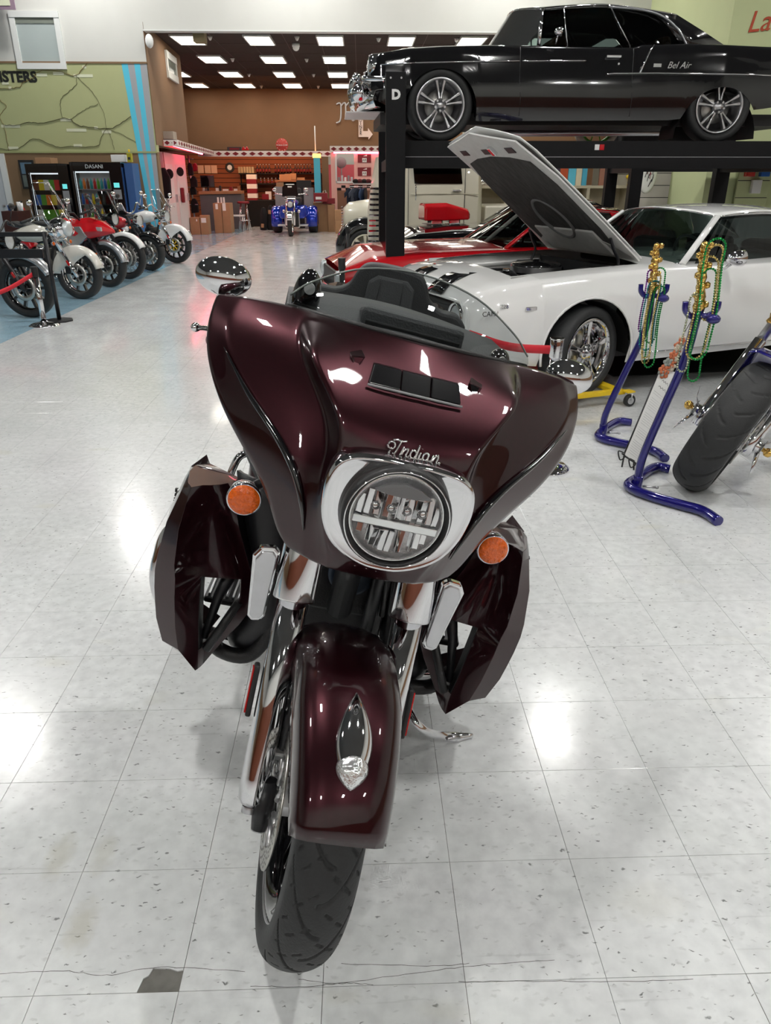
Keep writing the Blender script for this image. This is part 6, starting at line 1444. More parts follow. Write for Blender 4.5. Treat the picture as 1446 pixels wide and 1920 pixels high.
# ---- indigo display stands draped with bead strings
def bead_mesh(m, nm='bead'):
    b = MB(); b.ball((0, 0, 0), .0062, 8); o = b.build(nm, m); me = o.data; bpy.data.objects.remove(o); return me
BG = bead_mesh(vary(mat('green_bead', (.01, .28, .06), .2, .7), 30, .1)); BGo = bead_mesh(vary(mat('gold_bead', (.62, .47, .18), .22, .9), 30, .1)); BT = bead_mesh(vary(mat('teal_bead', (.01, .20, .24), .2, .7), 30, .1)); BPu = bead_mesh(vary(mat('purple_bead', (.20, .02, .28), .2, .7), 30, .1)); BSi = bead_mesh(vary(mat('pale_bead', (.40, .42, .30), .25, .8), 30, .1))
def stand(name, label, corner, legA, legB, up, top, beads, side):
    c = Vector(corner); S = thing(name, label, 'display stand', (c.x, c.y, 0), group='indigo stands draped with beads')
    L = lambda p: Vector(p)-Vector((c.x, c.y, 0))
    pts = [L(p) for p in legA[::-1]]+[L(c)]+[L(p) for p in legB]
    b = MB(); b.tube(spl(pts, 5), .027, 16); b.build('base_tube', NAVYP, S)
    b = MB(); b.tube(spl([L(p) for p in up], 5), .022, 16); b.build('upright', NAVYP, S)
    b = MB(); b.cyl(L(up[0])+Vector((0, 0, -.02)), L(up[0])+Vector((0, 0, .05)), .028, n=16); b.build('socket', NAVYP, S, bevel=.004)
    b = MB(); b.cyl(L(up[0])+Vector((.02, -.03, .0)), L(up[0])+Vector((.09, -.05, .0)), .007, n=8); b.ball(L(up[0])+Vector((.092, -.05, 0)), .01, 8); b.build('lock_pin', STEEL, S)
    t = L(up[-1])
    # curved saddle arms at the top
    for sg in (-1, 1):
        b = MB(); b.tube(spl([t+Vector((0, 0, -.02)), t+Vector((sg*.04, -.01, -.03)), t+Vector((sg*.075, -.02, 0)), t+Vector((sg*.08, -.02, .04))]), .015, 10); b.build('cradle_arm', NAVYP, S)
    b = MB(); b.ball(t+Vector((.06, -.04, -.04)), .035, 14, (1, .8, .7)); b.build('cradle_pad', NAVYP, S)
    # gilded carved finial
    tp = L(top); n = 7
    for k in range(n):
        p = t.lerp(tp, (k+.3)/n); b = MB(); b.ball(p, .034-.002*k, 8, (1, .8, 1.35), Matrix.Rotation(.6*k, 3, 'Z')); b.ball(p+Vector((.025*(-1)**k, -.01, .01)), .018, 6); b.build('gilded_ornament', GOLD, S)
    for (dx0, dz0, dx1, ln, meshes, dy) in beads:
        r_ = (dx1-dx0)/2; xm = t.x+(dx0+dx1)/2; z_t = t.z+dz0; z_b = z_t-ln+r_; y_ = t.y-.03+dy; cpos = []; L1 = z_t-z_b; tot = 2*L1+2*pi*r_; n = int(tot/.0118)
        for i in range(n):
            q = tot*i/n
            if q < L1: p = Vector((xm-r_, y_, z_t-q))
            elif q < L1+pi*r_: a_ = (q-L1)/r_; p = Vector((xm-r_*cos(a_), y_, z_b-r_*sin(a_)*1.3))
            elif q < 2*L1+pi*r_: p = Vector((xm+r_, y_, z_b+(q-L1-pi*r_)))
            else: a_ = (q-2*L1-pi*r_)/r_; p = Vector((xm+r_*cos(a_), y_, z_t+r_*sin(a_)))
            cpos.append(p+Vector((.006*sin(14*(p.z)), .004*cos(11*p.z), 0)))
        st = thing('bead_string', 'x', 'bead necklace', (c.x+cpos[0].x, c.y+cpos[0].y, cpos[0].z), group='strings of beads hung on the indigo stands')
        bm_ = MB(); me0 = meshes; vs = [v.co.copy() for v in me0.vertices]; fs = [tuple(p.vertices) for p in me0.polygons]
        for p in cpos: bm_.add([p-cpos[0]+v for v in vs], fs)
        o = bm_.build('beads', me0.materials[0], st, fixn=False); o['kind'] = 'stuff'
        cname = me0.materials[0].name.split('_')[0]
        st['label'] = 'string of small %s beads looped over the %s' % (cname, side)
        cnt = SB_.setdefault((cname, side), []); cnt.append(st)
    return S
SB_ = {}
zb = .028
cA = atz(1122, 815, zb); 
upA = [atz(1131, 808, .03)]
yA = upA[0].y
upA += [aty(1136, 776, yA-.01), aty(1170, 703, yA-.05), aty(1211, 616, yA-.10), aty(1223, 545, yA-.12)]
stand('display_stand', 'farther indigo tube stand with teal, gold and green beads', cA, [atz(1140, 800, zb), atz(1160, 790, zb), atz(1184, 792, zb*.8)], [atz(1135, 824, zb), atz(1175, 833, zb), atz(1226, 845, zb), atz(1248, 860, zb*.8)], upA, aty(1232, 455, yA-.12),
      [(-.045, .02, .035, .36, BT, 0), (-.015, .03, .03, .46, BGo, .01), (.0, .0, .06, .45, BG, .0), (-.05, .10, -.01, .34, BPu, .02), (-.03, .08, .02, .47, BGo, -.01), (-.01, .10, .055, .40, BG, .015)], 'farther stand')
cB = atz(1178, 910, zb); u0 = atz(1195, 908, .03); yB = u0.y
upB = [u0, aty(1205, 858, yB-.01), aty(1245, 765, yB-.05), aty(1283, 677, yB-.10), aty(1311, 580, yB-.12)]
stand('display_stand', 'nearer indigo tube stand with two gilded heads and green beads', cB, [atz(1197, 895, zb), atz(1229, 876, zb), atz(1256, 880, zb*.8)], [atz(1211, 927, zb), atz(1271, 945, zb), atz(1317, 958, zb), atz(1348, 978, zb*.8)], upB, aty(1322, 450, yB-.12),
      [(-.04, .20, .05, .42, BGo, 0), (-.01, .16, .05, .50, BG, .01), (-.07, .05, -.02, .34, BSi, .0), (-.03, .28, .06, .50, BG, -.015), (.0, .26, .07, .30, BGo, .02)], 'nearer stand')
b = None
for (cn, sd), L_ in SB_.items():
    if len(L_) > 1:
        for q, o in enumerate(L_): o['label'] = '%s string of small %s beads looped over the %s' % (('longer', 'shorter')[q % 2], cn, sd)
# ---- placard on a curled wire easel between the stands
yP = 4.05
PL = thing('placard', 'tall white printed placard on a black wire easel between the indigo stands', 'placard', (aty(1200, 860, yP).x, yP, 0))
def pl(u, v, y): return aty(u, v, y)-Vector((PL.location.x, PL.location.y, 0))
q = [pl(1172, 852, yP-.02), pl(1205, 878, yP-.05), pl(1274, 700, yP+.06), pl(1240, 690, yP+.08)]
n_ = (q[1]-q[0]).cross(q[3]-q[0]).normalized()*.003
b = MB(); b.add(q+[p+n_ for p in q], [(0, 1, 2, 3), (7, 6, 5, 4), (0, 4, 5, 1), (1, 5, 6, 2), (2, 6, 7, 3), (3, 7, 4, 0)], False); sheet = b.build('sheet', PAPER, PL)
nn = -n_.normalized()
if nn.y > 0: nn = -nn
ux_ = (q[1]-q[0]); uy_ = (q[3]-q[0])
def onp(a, c, lift=.003): return q[0]+ux_*a+uy_*c+nn*lift
mp_ = lambda a, c: frm(onp(a, c), ux_, uy_)
random.seed(5)
for c_, w_ in ((.90, .5), (.83, .6)):
    P = spl([onp(.5-w_/2+w_*i/9, c_+(.010 if i % 2 else -.008)+random.uniform(-.004, .004)) for i in range(10)], 4)
    MB().tube(P, .0016, 5).build('script_heading', INK, sheet)
for k in range(30):
    if k in (2, 9, 16, 22): continue
    b_ = .76-.0245*k; x_ = .10
    while x_ < .88:
        w_ = min(random.uniform(.04, .13), .9-x_); p0_, p1_ = onp(x_, b_), onp(x_+w_, b_); MB().tube([p0_, p1_], .0018, 4, flat=.3).build('print_line', GREYPL if k % 5 else INK, sheet) if k < 3 else None
        x_ += w_+.02
    if k >= 3: MB().tube([onp(.10, b_), onp(.90-random.uniform(0, .25)*(k % 4 == 0), b_)], .0014, 4, flat=.3).build('print_line', GREYPL, sheet)
for dx in (0, .09):
    b = MB(); P_ = [pl(1172+dx*200, 850+dx*160, yP-.05), pl(1160+dx*220, 846+dx*160, yP-.10), pl(1163+dx*220, 862+dx*160, yP-.12), pl(1172+dx*220, 856+dx*160, yP-.12), pl(1166+dx*220, 850+dx*160, yP-.11)]
    b.tube(spl(P_), .004, 6); b.build('easel_scroll', BLACKMET, PL)
b = MB(); b.tube([q[0]+Vector((-.01, -.03, 0)), q[1]+Vector((.01, -.03, 0))], .005, 6); b.tube([q[0].lerp(q[1], .5), q[0].lerp(q[1], .5)+Vector((0, -.02, -q[0].lerp(q[1], .5).z+.004))], .005, 6); b.build('easel_ledge', BLACKMET, PL)
b = MB(); b.tube([q[2].lerp(q[3], .5)+Vector((0, .02, -.05)), Vector((q[1].x+.16, .32, .004))], .005, 6); b.tube([q[3]+Vector((0, .01, 0)), q[0]+Vector((0, .01, 0)), Vector((q[0].x, 0, .004))], .005, 6); b.tube([q[2]+Vector((0, .01, 0)), q[1]+Vector((0, .01, 0)), Vector((q[1].x, -.02, .004))], .005, 6); b.build('easel_legs', BLACKMET, PL)
tp = q[2].lerp(q[3], .5); SKIN1 = vary(mat('orange_floral', (.55, .16, .07), .6), 30, .3); SKIN2 = vary(mat('grey_floral', (.30, .33, .30), .6), 30, .3)
random.seed(9)
for k in range(16):
    q = k/15; c_ = tp+Vector((-.035+.075*q+random.uniform(-.025, .025)*(1-q*.5), -.012-.002*(k % 3), -.015+.20*q)); m_ = (SKIN1, SKIN2, SKIN1, vary(mat('pale_floral', (.60, .52, .42), .6), 30, .3))[k % 4]; r = .022-.006*q
    b = MB(); a0 = random.uniform(0, 1)
    for j in range(5): a_ = a0+2*pi*j/5; b.ball(c_+Vector((r*.8*cos(a_), 0, r*.8*sin(a_))), r*.62, 6, (1, .25, 1))
    b.ball(c_, r*.35, 6); b.build('cut_flower', m_, PL)

# ---- crowd barrier posts
BELT = vary(mat('red_belt', (.62, .015, .03), .6), 20, .08)
def barrier(label, p, m, h=.98, bd=.17, belt=None, group='retractable belt posts', capm=None):
    B = thing('barrier_post', label, 'barrier post', (p.x, p.y, 0), group=group)
    b = MB(); b.lathe((0, 0, 0), (0, 0, 1), [(0, 0), (bd, 0), (bd, .012), (bd*.8, .03), (bd*.3, .045), (.035, .06)], 36); b.build('base', m, B)
    b = MB(); b.cyl((0, 0, .03), (0, 0, h-.10), .030, n=20); b.build('post', m, B)
    b = MB(); b.cyl((0, 0, h-.10), (0, 0, h), .036, n=20); b.cyl((0, 0, h), (0, 0, h+.008), .040, n=20); b.build('belt_head', capm or BLACKPL, B, bevel=.002)
    if belt:
        a = Vector((0, 0, h-.06)); e = Vector(belt)-B.location; mid_ = (a+e)/2-Vector((0, 0, .03)); b = MB()
        pts = spl([a, mid_, e]); b.grid([[p_+Vector((0, 0, .024)) for p_ in pts], [p_-Vector((0, 0, .024)) for p_ in pts]]); b.build('red_belt', BELT, B, solid=.002)
    return B
pL = atz(84, 611); pR = aty(-40, 562, pL.y-.6)
barrier('chrome belt post with red belt beside the parked motorcycles', pL, CHROME, h=(aty(66, 505, pL.y).z+.02), belt=pR)
# black signpost just behind it
pK = atz(112, 602); 
K = thing('sign_stand', 'black flat-based sign stand behind the chrome belt post', 'sign stand', (pK.x, pK.y, 0))
b = MB(); b.prism([(.16*cos(a), .16*sin(a)) for a in [2*pi*i/8 for i in range(8)]], 0, .02); b.build('base', BLACKMET, K, bevel=.004)
t_ = aty(80, 432, pK.y)-Vector((pK.x, pK.y, 0)); z1 = aty(60, 434, pK.y).z
b = MB(); b.tube([(0, 0, .02), (0, 0, z1)], .024, 12); b.build('post', BLACKMET, K)
b = MB(); b.box((-.42, 0, z1-.03), (.90, .04, .05)); b.build('cross_bar', BLACKMET, K, bevel=.004)
b = MB(); b.box((-.30, .0, z1-.24), (.50, .03, .10)); b.build('lower_bar', BLACKMET, K, bevel=.004)
# chrome post right of the fairing holding the belt
p3 = Vector((aty(1043, 660, 4.05).x, 4.05, 0)); z3 = aty(1043, 636, 4.05).z
barrier('chrome belt post with red belt between the maroon motorcycle and the white coupe', p3, CHROME, h=z3, bd=.14, belt=aty(880, 626, 4.6), capm=CHROME)
for (u, v0, v1, lab, y) in ((652, 428, 0, 'dark slim belt post left of the lift, nearer the trike', 13.5), (641, 485, 0, 'short chrome belt post seen through the tall windscreen edge', 7.6), (670, 455, 0, 'slim chrome belt post close left of the lift post', 10.0)):
    p = aty(u, v0, y); barrier(lab, Vector((p.x, y, 0)), CHROME if 'chrome' in lab else BLACKMET, h=max(.8, min(1.05, p.z)), bd=.15)
# small yellow wheel dolly with castors
YP = YELLOWP
def dolly(loc, rz, label):
    D = thing('wheel_dolly', label, 'wheel dolly', loc, (0, 0, rz), group='yellow wheel dollies under the white coupe')
    b = MB(); b.box((0, 0, .10), (.10, .52, .035)); b.box((.28, .22, .10), (.50, .05, .035)) ; b.box((.28, -.22, .10), (.50, .05, .035)); b.box((.55, 0, .10), (.08, .52, .035)); b.build('cradle', YP, D, bevel=.005)
    for x, y in ((-.04, .30), (-.04, -.30), (.60, .30), (.60, -.30)):
        b = MB(); b.cyl((x, y-.016, .045), (x, y+.016, .045), .044, n=20); c = b.build('castor', RUBBER, D)
        b = MB(); b.cyl((x, y-.020, .045), (x, y+.020, .045), .026, n=16); b.tube([(x, y-.024, .05), (x, y-.024, .10), (x, y+.024, .10), (x, y+.024, .05)], .005, 6); b.build('castor_fork', STEEL, c)
        b = MB(); b.box((x, y*.93, .11), (.07, .07, .01)); b.build('castor_plate', YP, c)
wc = Matrix.Rotation(rad(200), 3, 'Z') @ Vector((0, .80, 0))
dolly(Vector((1.345, 6.26, 0))+Vector((wc.x, wc.y, 0))+Vector((-.30*cos(rad(20)), -.30*sin(rad(20)), 0)), rad(20), 'yellow castor dolly under the front wheel of the white coupe')
# ================================================================== DINER SHOP (far hall)
PINK = vary(mat('pink_wall', hexc('c8606a'), .7), 3, .05)
SLATO = vary(mat('orange_slatwall', hexc('8a4a28'), .7), 3, .08)
WOODC = vary(mat('counter_wood', hexc('9a6a48'), .5), 4, .15)
DRED = vary(mat('dark_red_gloss', hexc('7a1420'), .4), 4, .1)
DNAVY = vary(mat('navy_cloth', hexc('1a2436'), .9), 20, .2, .3, 60)
DBLK = vary(mat('black_cloth', hexc('141416'), .9), 20, .2, .3, 60)
FASC = vary(mat('fascia_white', hexc('e6dcd8'), .6), 3, .03)
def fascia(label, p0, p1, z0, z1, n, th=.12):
    """p0,p1 floor points of the fascia front"""
    F = thing('diner_fascia', label, 'fascia', (p0[0], p0[1], 0)); o = Vector((p0[0], p0[1], 0)); a = Vector((p0[0], p0[1], 0))-o; e = Vector((p1[0], p1[1], 0))-o
    ux = (e-a).normalized(); ln = (e-a).length; nn = Vector((ux.y, -ux.x, 0)); 
    b = MB(); b.xf = lambda p: a+ux*p.x+nn*(-p.y)+Vector((0, 0, p.z)); b.bbox(0, ln, 0, th, z0, z1); b.build('board', FASC, F)
    for k in range(n):
        c = a+ux*(ln*(k+.5)/n); w_, h_ = ln/n*.40, (z1-z0)*.36; zc = (z0+z1)/2
        b = MB(); vs = [c+nn*.006+ux*(-w_)+Vector((0, 0, zc)), c+nn*.006+Vector((0, 0, zc-h_)), c+nn*.006+ux*w_+Vector((0, 0, zc)), c+nn*.006+Vector((0, 0, zc+h_))]
        b.add(vs+[v-nn*.006 for v in vs], [(0, 1, 2, 3), (0, 4, 5, 1), (1, 5, 6, 2), (2, 6, 7, 3), (3, 7, 4, 0)], False); b.build('red_diamond', DRED, F)
    return F
yM = 27.0
zf1, zf0 = aty(500, 283, yM).z, aty(500, 293.5, yM).z
xl = aty(371, 288, yM).x; xr = aty(622, 286, yM).x
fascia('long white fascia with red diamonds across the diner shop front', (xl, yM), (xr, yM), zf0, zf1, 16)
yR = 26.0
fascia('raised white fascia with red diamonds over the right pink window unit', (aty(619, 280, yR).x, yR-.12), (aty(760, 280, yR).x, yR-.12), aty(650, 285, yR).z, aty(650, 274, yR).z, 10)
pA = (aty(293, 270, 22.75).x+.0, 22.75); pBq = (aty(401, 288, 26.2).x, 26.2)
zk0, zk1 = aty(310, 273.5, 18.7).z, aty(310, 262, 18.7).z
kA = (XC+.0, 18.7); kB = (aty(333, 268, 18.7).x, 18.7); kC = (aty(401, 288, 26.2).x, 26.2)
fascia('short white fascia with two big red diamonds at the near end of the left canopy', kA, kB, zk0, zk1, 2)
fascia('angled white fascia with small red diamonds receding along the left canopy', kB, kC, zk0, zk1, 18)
# canopy slabs with neon glow
NEON = mat('pink_neon_tube', (.9, .2, .3), .4, emis=(1, .10, .18), estr=18)
WARM = mat('warm_strip_light', (.9, .6, .3), .4, emis=(1, .36, .09), estr=40)
zc_ = aty(293, 275, 22.75).z
b = MB(); zc_ = zk0; b.prism([(kA[0]-.2, 18.85), (kB[0]-.02, 18.85), (kC[0]-.15, 26.2), (kC[0]-.15, 27), (kA[0]-2.6, 27), (kA[0]-2.6, 18.85)], zk1-.05, zk1-.01); o = b.build('left_canopy', PINK); tag(o, 'pink canopy slab over the white doors at the left of the diner', 'canopy')
b = MB(); b.tube([(kA[0]+.02, 18.95, zk0+.03), (kB[0]-.18, 18.95, zk0+.03), (kC[0]-.33, 26.0, zk0+.03)], .025, 6); o = b.build('neon_tube', NEON); tag(o, 'pink neon tube under the angled left canopy', 'neon light')
b = MB(); zz = aty(650, 290, yR).z; b.bbox(aty(626, 290, yR).x, aty(752, 290, yR).x, yR-.05, yR-.001, aty(650, 285, yR).z-.04, aty(650, 285, yR).z); o = b.build('neon_tube', NEON); tag(o, 'pink neon tube above the right pink window unit', 'neon light')
b = MB(); zz = aty(500, 297, yM).z; zz = zf0+.04; b.bbox(xl+.3, aty(590, 297, yM).x, yM+.12, yM+.16, zz-.02, zz+.02); o = b.build('strip_light', WARM); tag(o, 'warm orange strip light behind the long diamond fascia', 'light')
# shop back and side walls, right unit
b = MB(); b.bbox(xl-1.8, aty(604, 330, 29.0).x, 29.0, 29.1, 0, zf1); o = b.build('slatwall', SLATO); tag(o, 'orange-lit slatted display wall at the back of the diner shop', 'slatwall')
for k in range(14):
    MB().bbox(xl-1.8, aty(604, 330, 29.0).x, 28.992, 29.0, .5+k*.15, .515+k*.15).build('slat_groove', DBLK, o)
# white doors under left canopy
def flat(nm, cat, lab, a, c, z0, z1, th, m):
    a = Vector((a[0], a[1], 0)); c = Vector((c[0], c[1], 0)); ux = (c-a).normalized(); ln = (c-a).length; T_ = thing(nm, lab, cat, (a.x, a.y, z0)); nn = Vector((ux.y, -ux.x, 0))
    def B_(x0, x1, za, zb__, d0, d1, name, mm, bv=0):
        b = MB(); b.xf = lambda p: ux*p.x+nn*p.y+Vector((0, 0, p.z)); b.bbox(x0, x1, d0, d1, za, zb__); return b.build(name, mm, T_, bevel=bv)
    B_(0, ln, 0, z1-z0, -th, 0, 'leaf', m); return T_, B_, ln
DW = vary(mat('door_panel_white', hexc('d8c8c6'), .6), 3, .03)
d0, d1, d2 = (aty(317, 400, 20.8).x, 20.8), (aty(334.5, 400, 22.4).x, 22.4), (aty(357, 400, 24.4).x, 24.4)
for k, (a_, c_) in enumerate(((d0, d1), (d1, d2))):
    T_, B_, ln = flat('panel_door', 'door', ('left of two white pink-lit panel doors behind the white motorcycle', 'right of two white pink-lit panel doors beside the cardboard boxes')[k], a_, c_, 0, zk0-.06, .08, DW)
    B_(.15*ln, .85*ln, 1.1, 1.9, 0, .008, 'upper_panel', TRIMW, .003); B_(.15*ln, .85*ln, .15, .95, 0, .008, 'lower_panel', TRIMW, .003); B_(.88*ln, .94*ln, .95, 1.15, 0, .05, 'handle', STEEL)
b = MB(); b.bbox(-6.4, d0[0], 20.85, 20.93, 0, zk0-.06); o = b.build('brick_panel', vary(mat('brick_red', hexc('6a3430'), .8), 12, .4, .3, 30)); tag(o, 'reddish brick-look panel left of the white doors', 'panel')
for k in range(12): MB().bbox(-6.4, d0[0], 20.845, 20.85, .12+k*.17, .135+k*.17).build('mortar_line', GREYPL, o)
b = MB(); b.bbox(-6.5, -6.4, 18.9, 20.93, 0, zk0-.06); o = b.build('kiosk_side', PINK); tag(o, 'pink side wall inside the left kiosk', 'wall panel')
# counter
yc = 25.4
xa_, xb_ = aty(372, 360, yc).x, aty(452, 356, 26.6).x; zt_ = aty(400, 359, yc).z
CT = thing('shop_counter', 'wood-topped shop counter with grey front behind the tall cardboard box', 'counter', ((xa_+xb_)/2, 26, 0))
q = [(xa_, yc), (xb_, 26.6), (xb_, 27.3), (xa_, 26.1)]; q = [(x-CT.location.x, y-26) for x, y in q]
MB().prism(q, zt_-.09, zt_).build('worktop', WOODC, CT, bevel=.01); MB().prism([(x*.97, y+.08) for x, y in q], .0, zt_-.09).build('front', vary(mat('counter_grey', hexc('544e52'), .6), 4, .2), CT)
def item(nm, cat, lab, u0, u1, v0, v1, y, d, m, grp=None, base=False, bevel=.004): return pthing(nm, cat, lab, u0, u1, v0, v1, y, d, m, grp, bevel, base)[0]
def onz(u0, u1, v0, z0, y): z1 = aty((u0+u1)/2, v0, y).z; return z1
# monitor and counter goods
def stack(nm, cat, lab, u0, u1, z0, h, y, d, m, grp=None, bevel=.004, label_m=None):
    x0, x1 = aty(u0, 350, y).x, aty(u1, 350, y).x; b = MB(); b.bbox(-(x1-x0)/2, (x1-x0)/2, -d/2, d/2, 0, h); o = b.build(nm, m, bevel=bevel); o.location = ((x0+x1)/2, y+d/2, z0); return tag(o, lab, cat, grp)
MO = thing('computer_monitor', 'black computer monitor standing on the diner counter', 'monitor', (aty(389, 340, 26.1).x, 26.1, zt_))
MB().bbox(-.22, .22, -.02, .02, .12, .46).build('screen', BLACKGL, MO, bevel=.006); MB().bbox(-.03, .03, -.01, .03, 0, .14).build('neck', BLACKPL, MO); MB().bbox(-.1, .1, -.08, .08, 0, .012).build('foot', BLACKPL, MO)
random.seed(11)
for k, (u, m_, w_, h_) in enumerate(((379, PAPER, 3, .10), (384, GREYPL, 4, .07), (404, WHITEPL, 5, .09), (411, BLACKPL, 3, .16), (417, PAPER, 10, .05), (430, DRED, 5, .12), (438, PAPER, 6, .06), (445, WOODC, 4, .14))):
    cols = ('white paper stack', 'grey desk box', 'white desk box', 'black bottle-shaped holder', 'wide white tray', 'red carton', 'small pale tray', 'tan pot')
    stack('counter_item', 'desk item', cols[k]+' on the diner counter', u, u+w_, zt_, h_, 26.2+.005*k+(.5 if k > 3 else 0), .12, m_, 'small goods on the diner counter')
for k, (u0, u1) in enumerate(((371, 382), (384, 395), (396, 407))):
    item('menu_board', 'menu', ('left', 'middle', 'right')[k]+' of three pale menu sheets on the slatted diner wall', u0, u1, 310, 325, 28.975, .02, vary(mat('menu_sheet', hexc('e0b090'), .7), 6, .05), 'three menu sheets')
b = MB(); p = aty(431, 314, 28.995); b.lathe((0, 0, 0), (0, -1, 0), [(0, 0), (.10, 0), (.12, .01), (.16, .01), (.165, .0)], 28); o = b.build('wall_clock', BLACKPL); o.location = p; tag(o, 'round black wall clock on the slatted diner wall', 'clock')
b = MB(); b.cyl((0, -.02, 0), (0, -.026, 0), .085, n=20); b.build('clock_face', PAPER, o)
# bottles rows on shelf
SH = thing('wall_shelf', 'dark wall shelf of bottles in the diner shop', 'shelf', (aty(520, 324, 28.6).x, 28.8, 0))
zs = aty(520, 324.5, 28.6).z
MB().bbox(-1.35, 1.55, -.22, .18, zs-.04, zs).build('board', DBLK, SH)
zs2 = aty(520, 344, 28.6).z; MB().bbox(-1.35, 1.55, -.22, .18, zs2-.04, zs2).build('board', DBLK, SH)
zs3 = aty(520, 374, 28.6).z; MB().bbox(-1.0, .95, -.3, .18, zs3-.04, zs3).build('board', DBLK, SH)
for x in (-1.33, .0, 1.53): MB().bbox(x-.02, x+.02, .12, .16, zs3-.3, zs).build('upright', DBLK, SH)
bt = None
def bottle(lab, u, m, y=28.65, z=None, h=.26, r=.038, grp='bottles on the diner shelf'):
    global bt
    z = zs if z is None else z; key = (m.name, h, r); x = aty(u, 320, y).x
    if bottle.c.get(key):
        o = dup(bottle.c[key], (x, y, z), label=lab, group=grp)
    else:
        b = MB(); b.lathe((0, 0, 0), (0, 0, 1), [(0, 0), (r, 0), (r, h*.62), (r*.35, h*.78), (r*.33, h)], 12); o = b.build('bottle', m); tag(o, lab, 'bottle', grp); o.location = (x, y, z)
        b = MB(); b.cyl((0, 0, h), (0, 0, h+.02), r*.38, n=10); b.build('cap', WHITEPL, o); b = MB(); b.lathe((0, 0, 0), (0, 0, 1), [(r*1.02, h*.18), (r*1.02, h*.5)], 12); b.build('bottle_label', DRED, o); bottle.c[key] = o
    return o
bottle.c = {}
DARKB = vary(mat('dark_bottle', (.03, .008, .006), .2), 20, .1); 
ords = ['first', 'second', 'third', 'fourth', 'fifth', 'sixth']
for gi, (u0, n) in enumerate(((483, 5), (517, 6), (554, 6))):
    for k in range(n): bottle('dark bottle, %s from the left of the %s cluster on the top diner shelf' % (ords[k], ('left', 'middle', 'right')[gi]), u0+k*5.6, DARKB)
PALEB = vary(mat('pale_packet', hexc('a89878'), .6), 20, .2)
for k in range(6): stack('snack_packet', 'packet', 'pale packet %s from the left, left of the dark bottles on the top diner shelf' % ords[k], 449+k*5, 453+k*5, zs, .20, 28.6, .08, PALEB, 'pale packets on the diner shelf')
for k in range(6): bottle('small dark jar, %s from the left on the second diner shelf' % ords[k], 488+k*7, vary(mat('jar_grey', (.12, .10, .09), .3), 20, .2), z=zs2, h=.16, r=.035, grp='jars on the second shelf')
z_ = zs3
for k in range(7):
    stack('gift_box', 'box', '%s gift box, %s from the bottom of the tall stack on the diner shelf' % (('white', 'crimson')[k % 2], (ords+['topmost'])[k]), 463, 481, zs3-.25+.0+k*.152, .148, 28.25, .3, (PAPER, DRED)[k % 2], 'alternating red and white boxes')
for k, (u0, u1, h_, m_) in enumerate(((490, 503, .18, DRED), (497, 508, .26, PAPER), (513, 520, .1, WOODC), (522, 531, .22, GREYPL))):
    stack('shelf_box', 'box', ('crimson', 'white', 'tan', 'grey')[k]+' box on the lower diner shelf right of the tall stack', u0, u1, zs3, h_, 28.5+.02*k, .15, m_, 'boxes on the lower diner shelf')
item('black_cabinet', 'cabinet', 'black cloth-covered cabinet under the bottle shelves', 463, 514, 376, 408, 27.9, .5, DBLK, base=True)
# clothes / black bags on stand left
for k, (u0, u1, v0, v1, m_) in enumerate(((351, 361, 305, 330, DBLK), (357, 369, 330, 352, DBLK), (356, 368, 350, 366, DBLK), (357, 371, 372, 400, DBLK), (361, 370, 306, 322, DRED))):
    y = 25.0+.12*k; x0, x1 = aty(u0, v0, y).x, aty(u1, v0, y).x; z1, z0 = aty(u0, v0, y).z, aty(u0, v1, y).z
    b = MB(); w_ = (x1-x0)/2; h_ = z1-z0; b.prism([(-w_, 0), (w_*.9, .02), (w_, h_*.6), (w_*.6, h_*.9), (w_*.2, h_), (-w_*.3, h_), (-w_, h_*.75)], -.06, .06, lambda x, y, z: Vector((x, z, y))); o = b.build('hanging_bag', m_, bevel=.02); o.location = ((x0+x1)/2, y, z0)
    tag(o, ('top black bag hanging beside the white doors', 'second black jacket hanging beside the counter', 'third black cap hanging beside the counter', 'lowest black bag hanging above the small cardboard boxes', 'dark red cap hanging beside the menu sheets')[k], 'bag', 'soft goods on the rack')
RK = thing('display_rack', 'slim grey pole rack holding black bags beside the white doors', 'rack', (aty(364, 400, 25.35).x, 25.35, 0))
MB().cyl((0, 0, 0), (0, 0, 2.2), .025, n=10).build('pole', STEEL, RK); MB().bbox(-.2, .2, -.2, .2, 0, .02).build('foot', STEEL, RK)
for z in (2.1, 1.6, 1.3, .8): MB().tube([(-.16, -.1, z), (0, 0, z), (.16, -.1, z)], .01, 6).build('hook', STEEL, RK)
# red jacket / extinguisher on door
o = item('red_garment', 'garment', 'dark red garment hanging on the white door', 339, 345, 352, 380, 23.0, .12, DRED, bevel=.02)
for k, (u, v, y) in enumerate(((318, 326, 20.9), (338, 322, 22.78))):
    b = MB(); b.ball((0, 0, 0), .10, 12, (1, .4, 1.2)); o = b.build('hanging_hat', DBLK); o.location = aty(u, v, y); tag(o, ('left dark hat hanging on the pink-lit white door', 'right dark hat hanging on the pink-lit white door')[k], 'hat')
b = MB(); b.prism([(-.16, 0), (.14, 0), (.16, .5), (.05, .72), (-.10, .70), (-.18, .4)], -.06, .06, lambda x, y, z: Vector((x, z, y))); o = b.build('hanging_jacket', DBLK, bevel=.03); o.location = aty(312, 372, 20.77); tag(o, 'black jacket hanging left of the white doors above the far motorcycle', 'jacket')
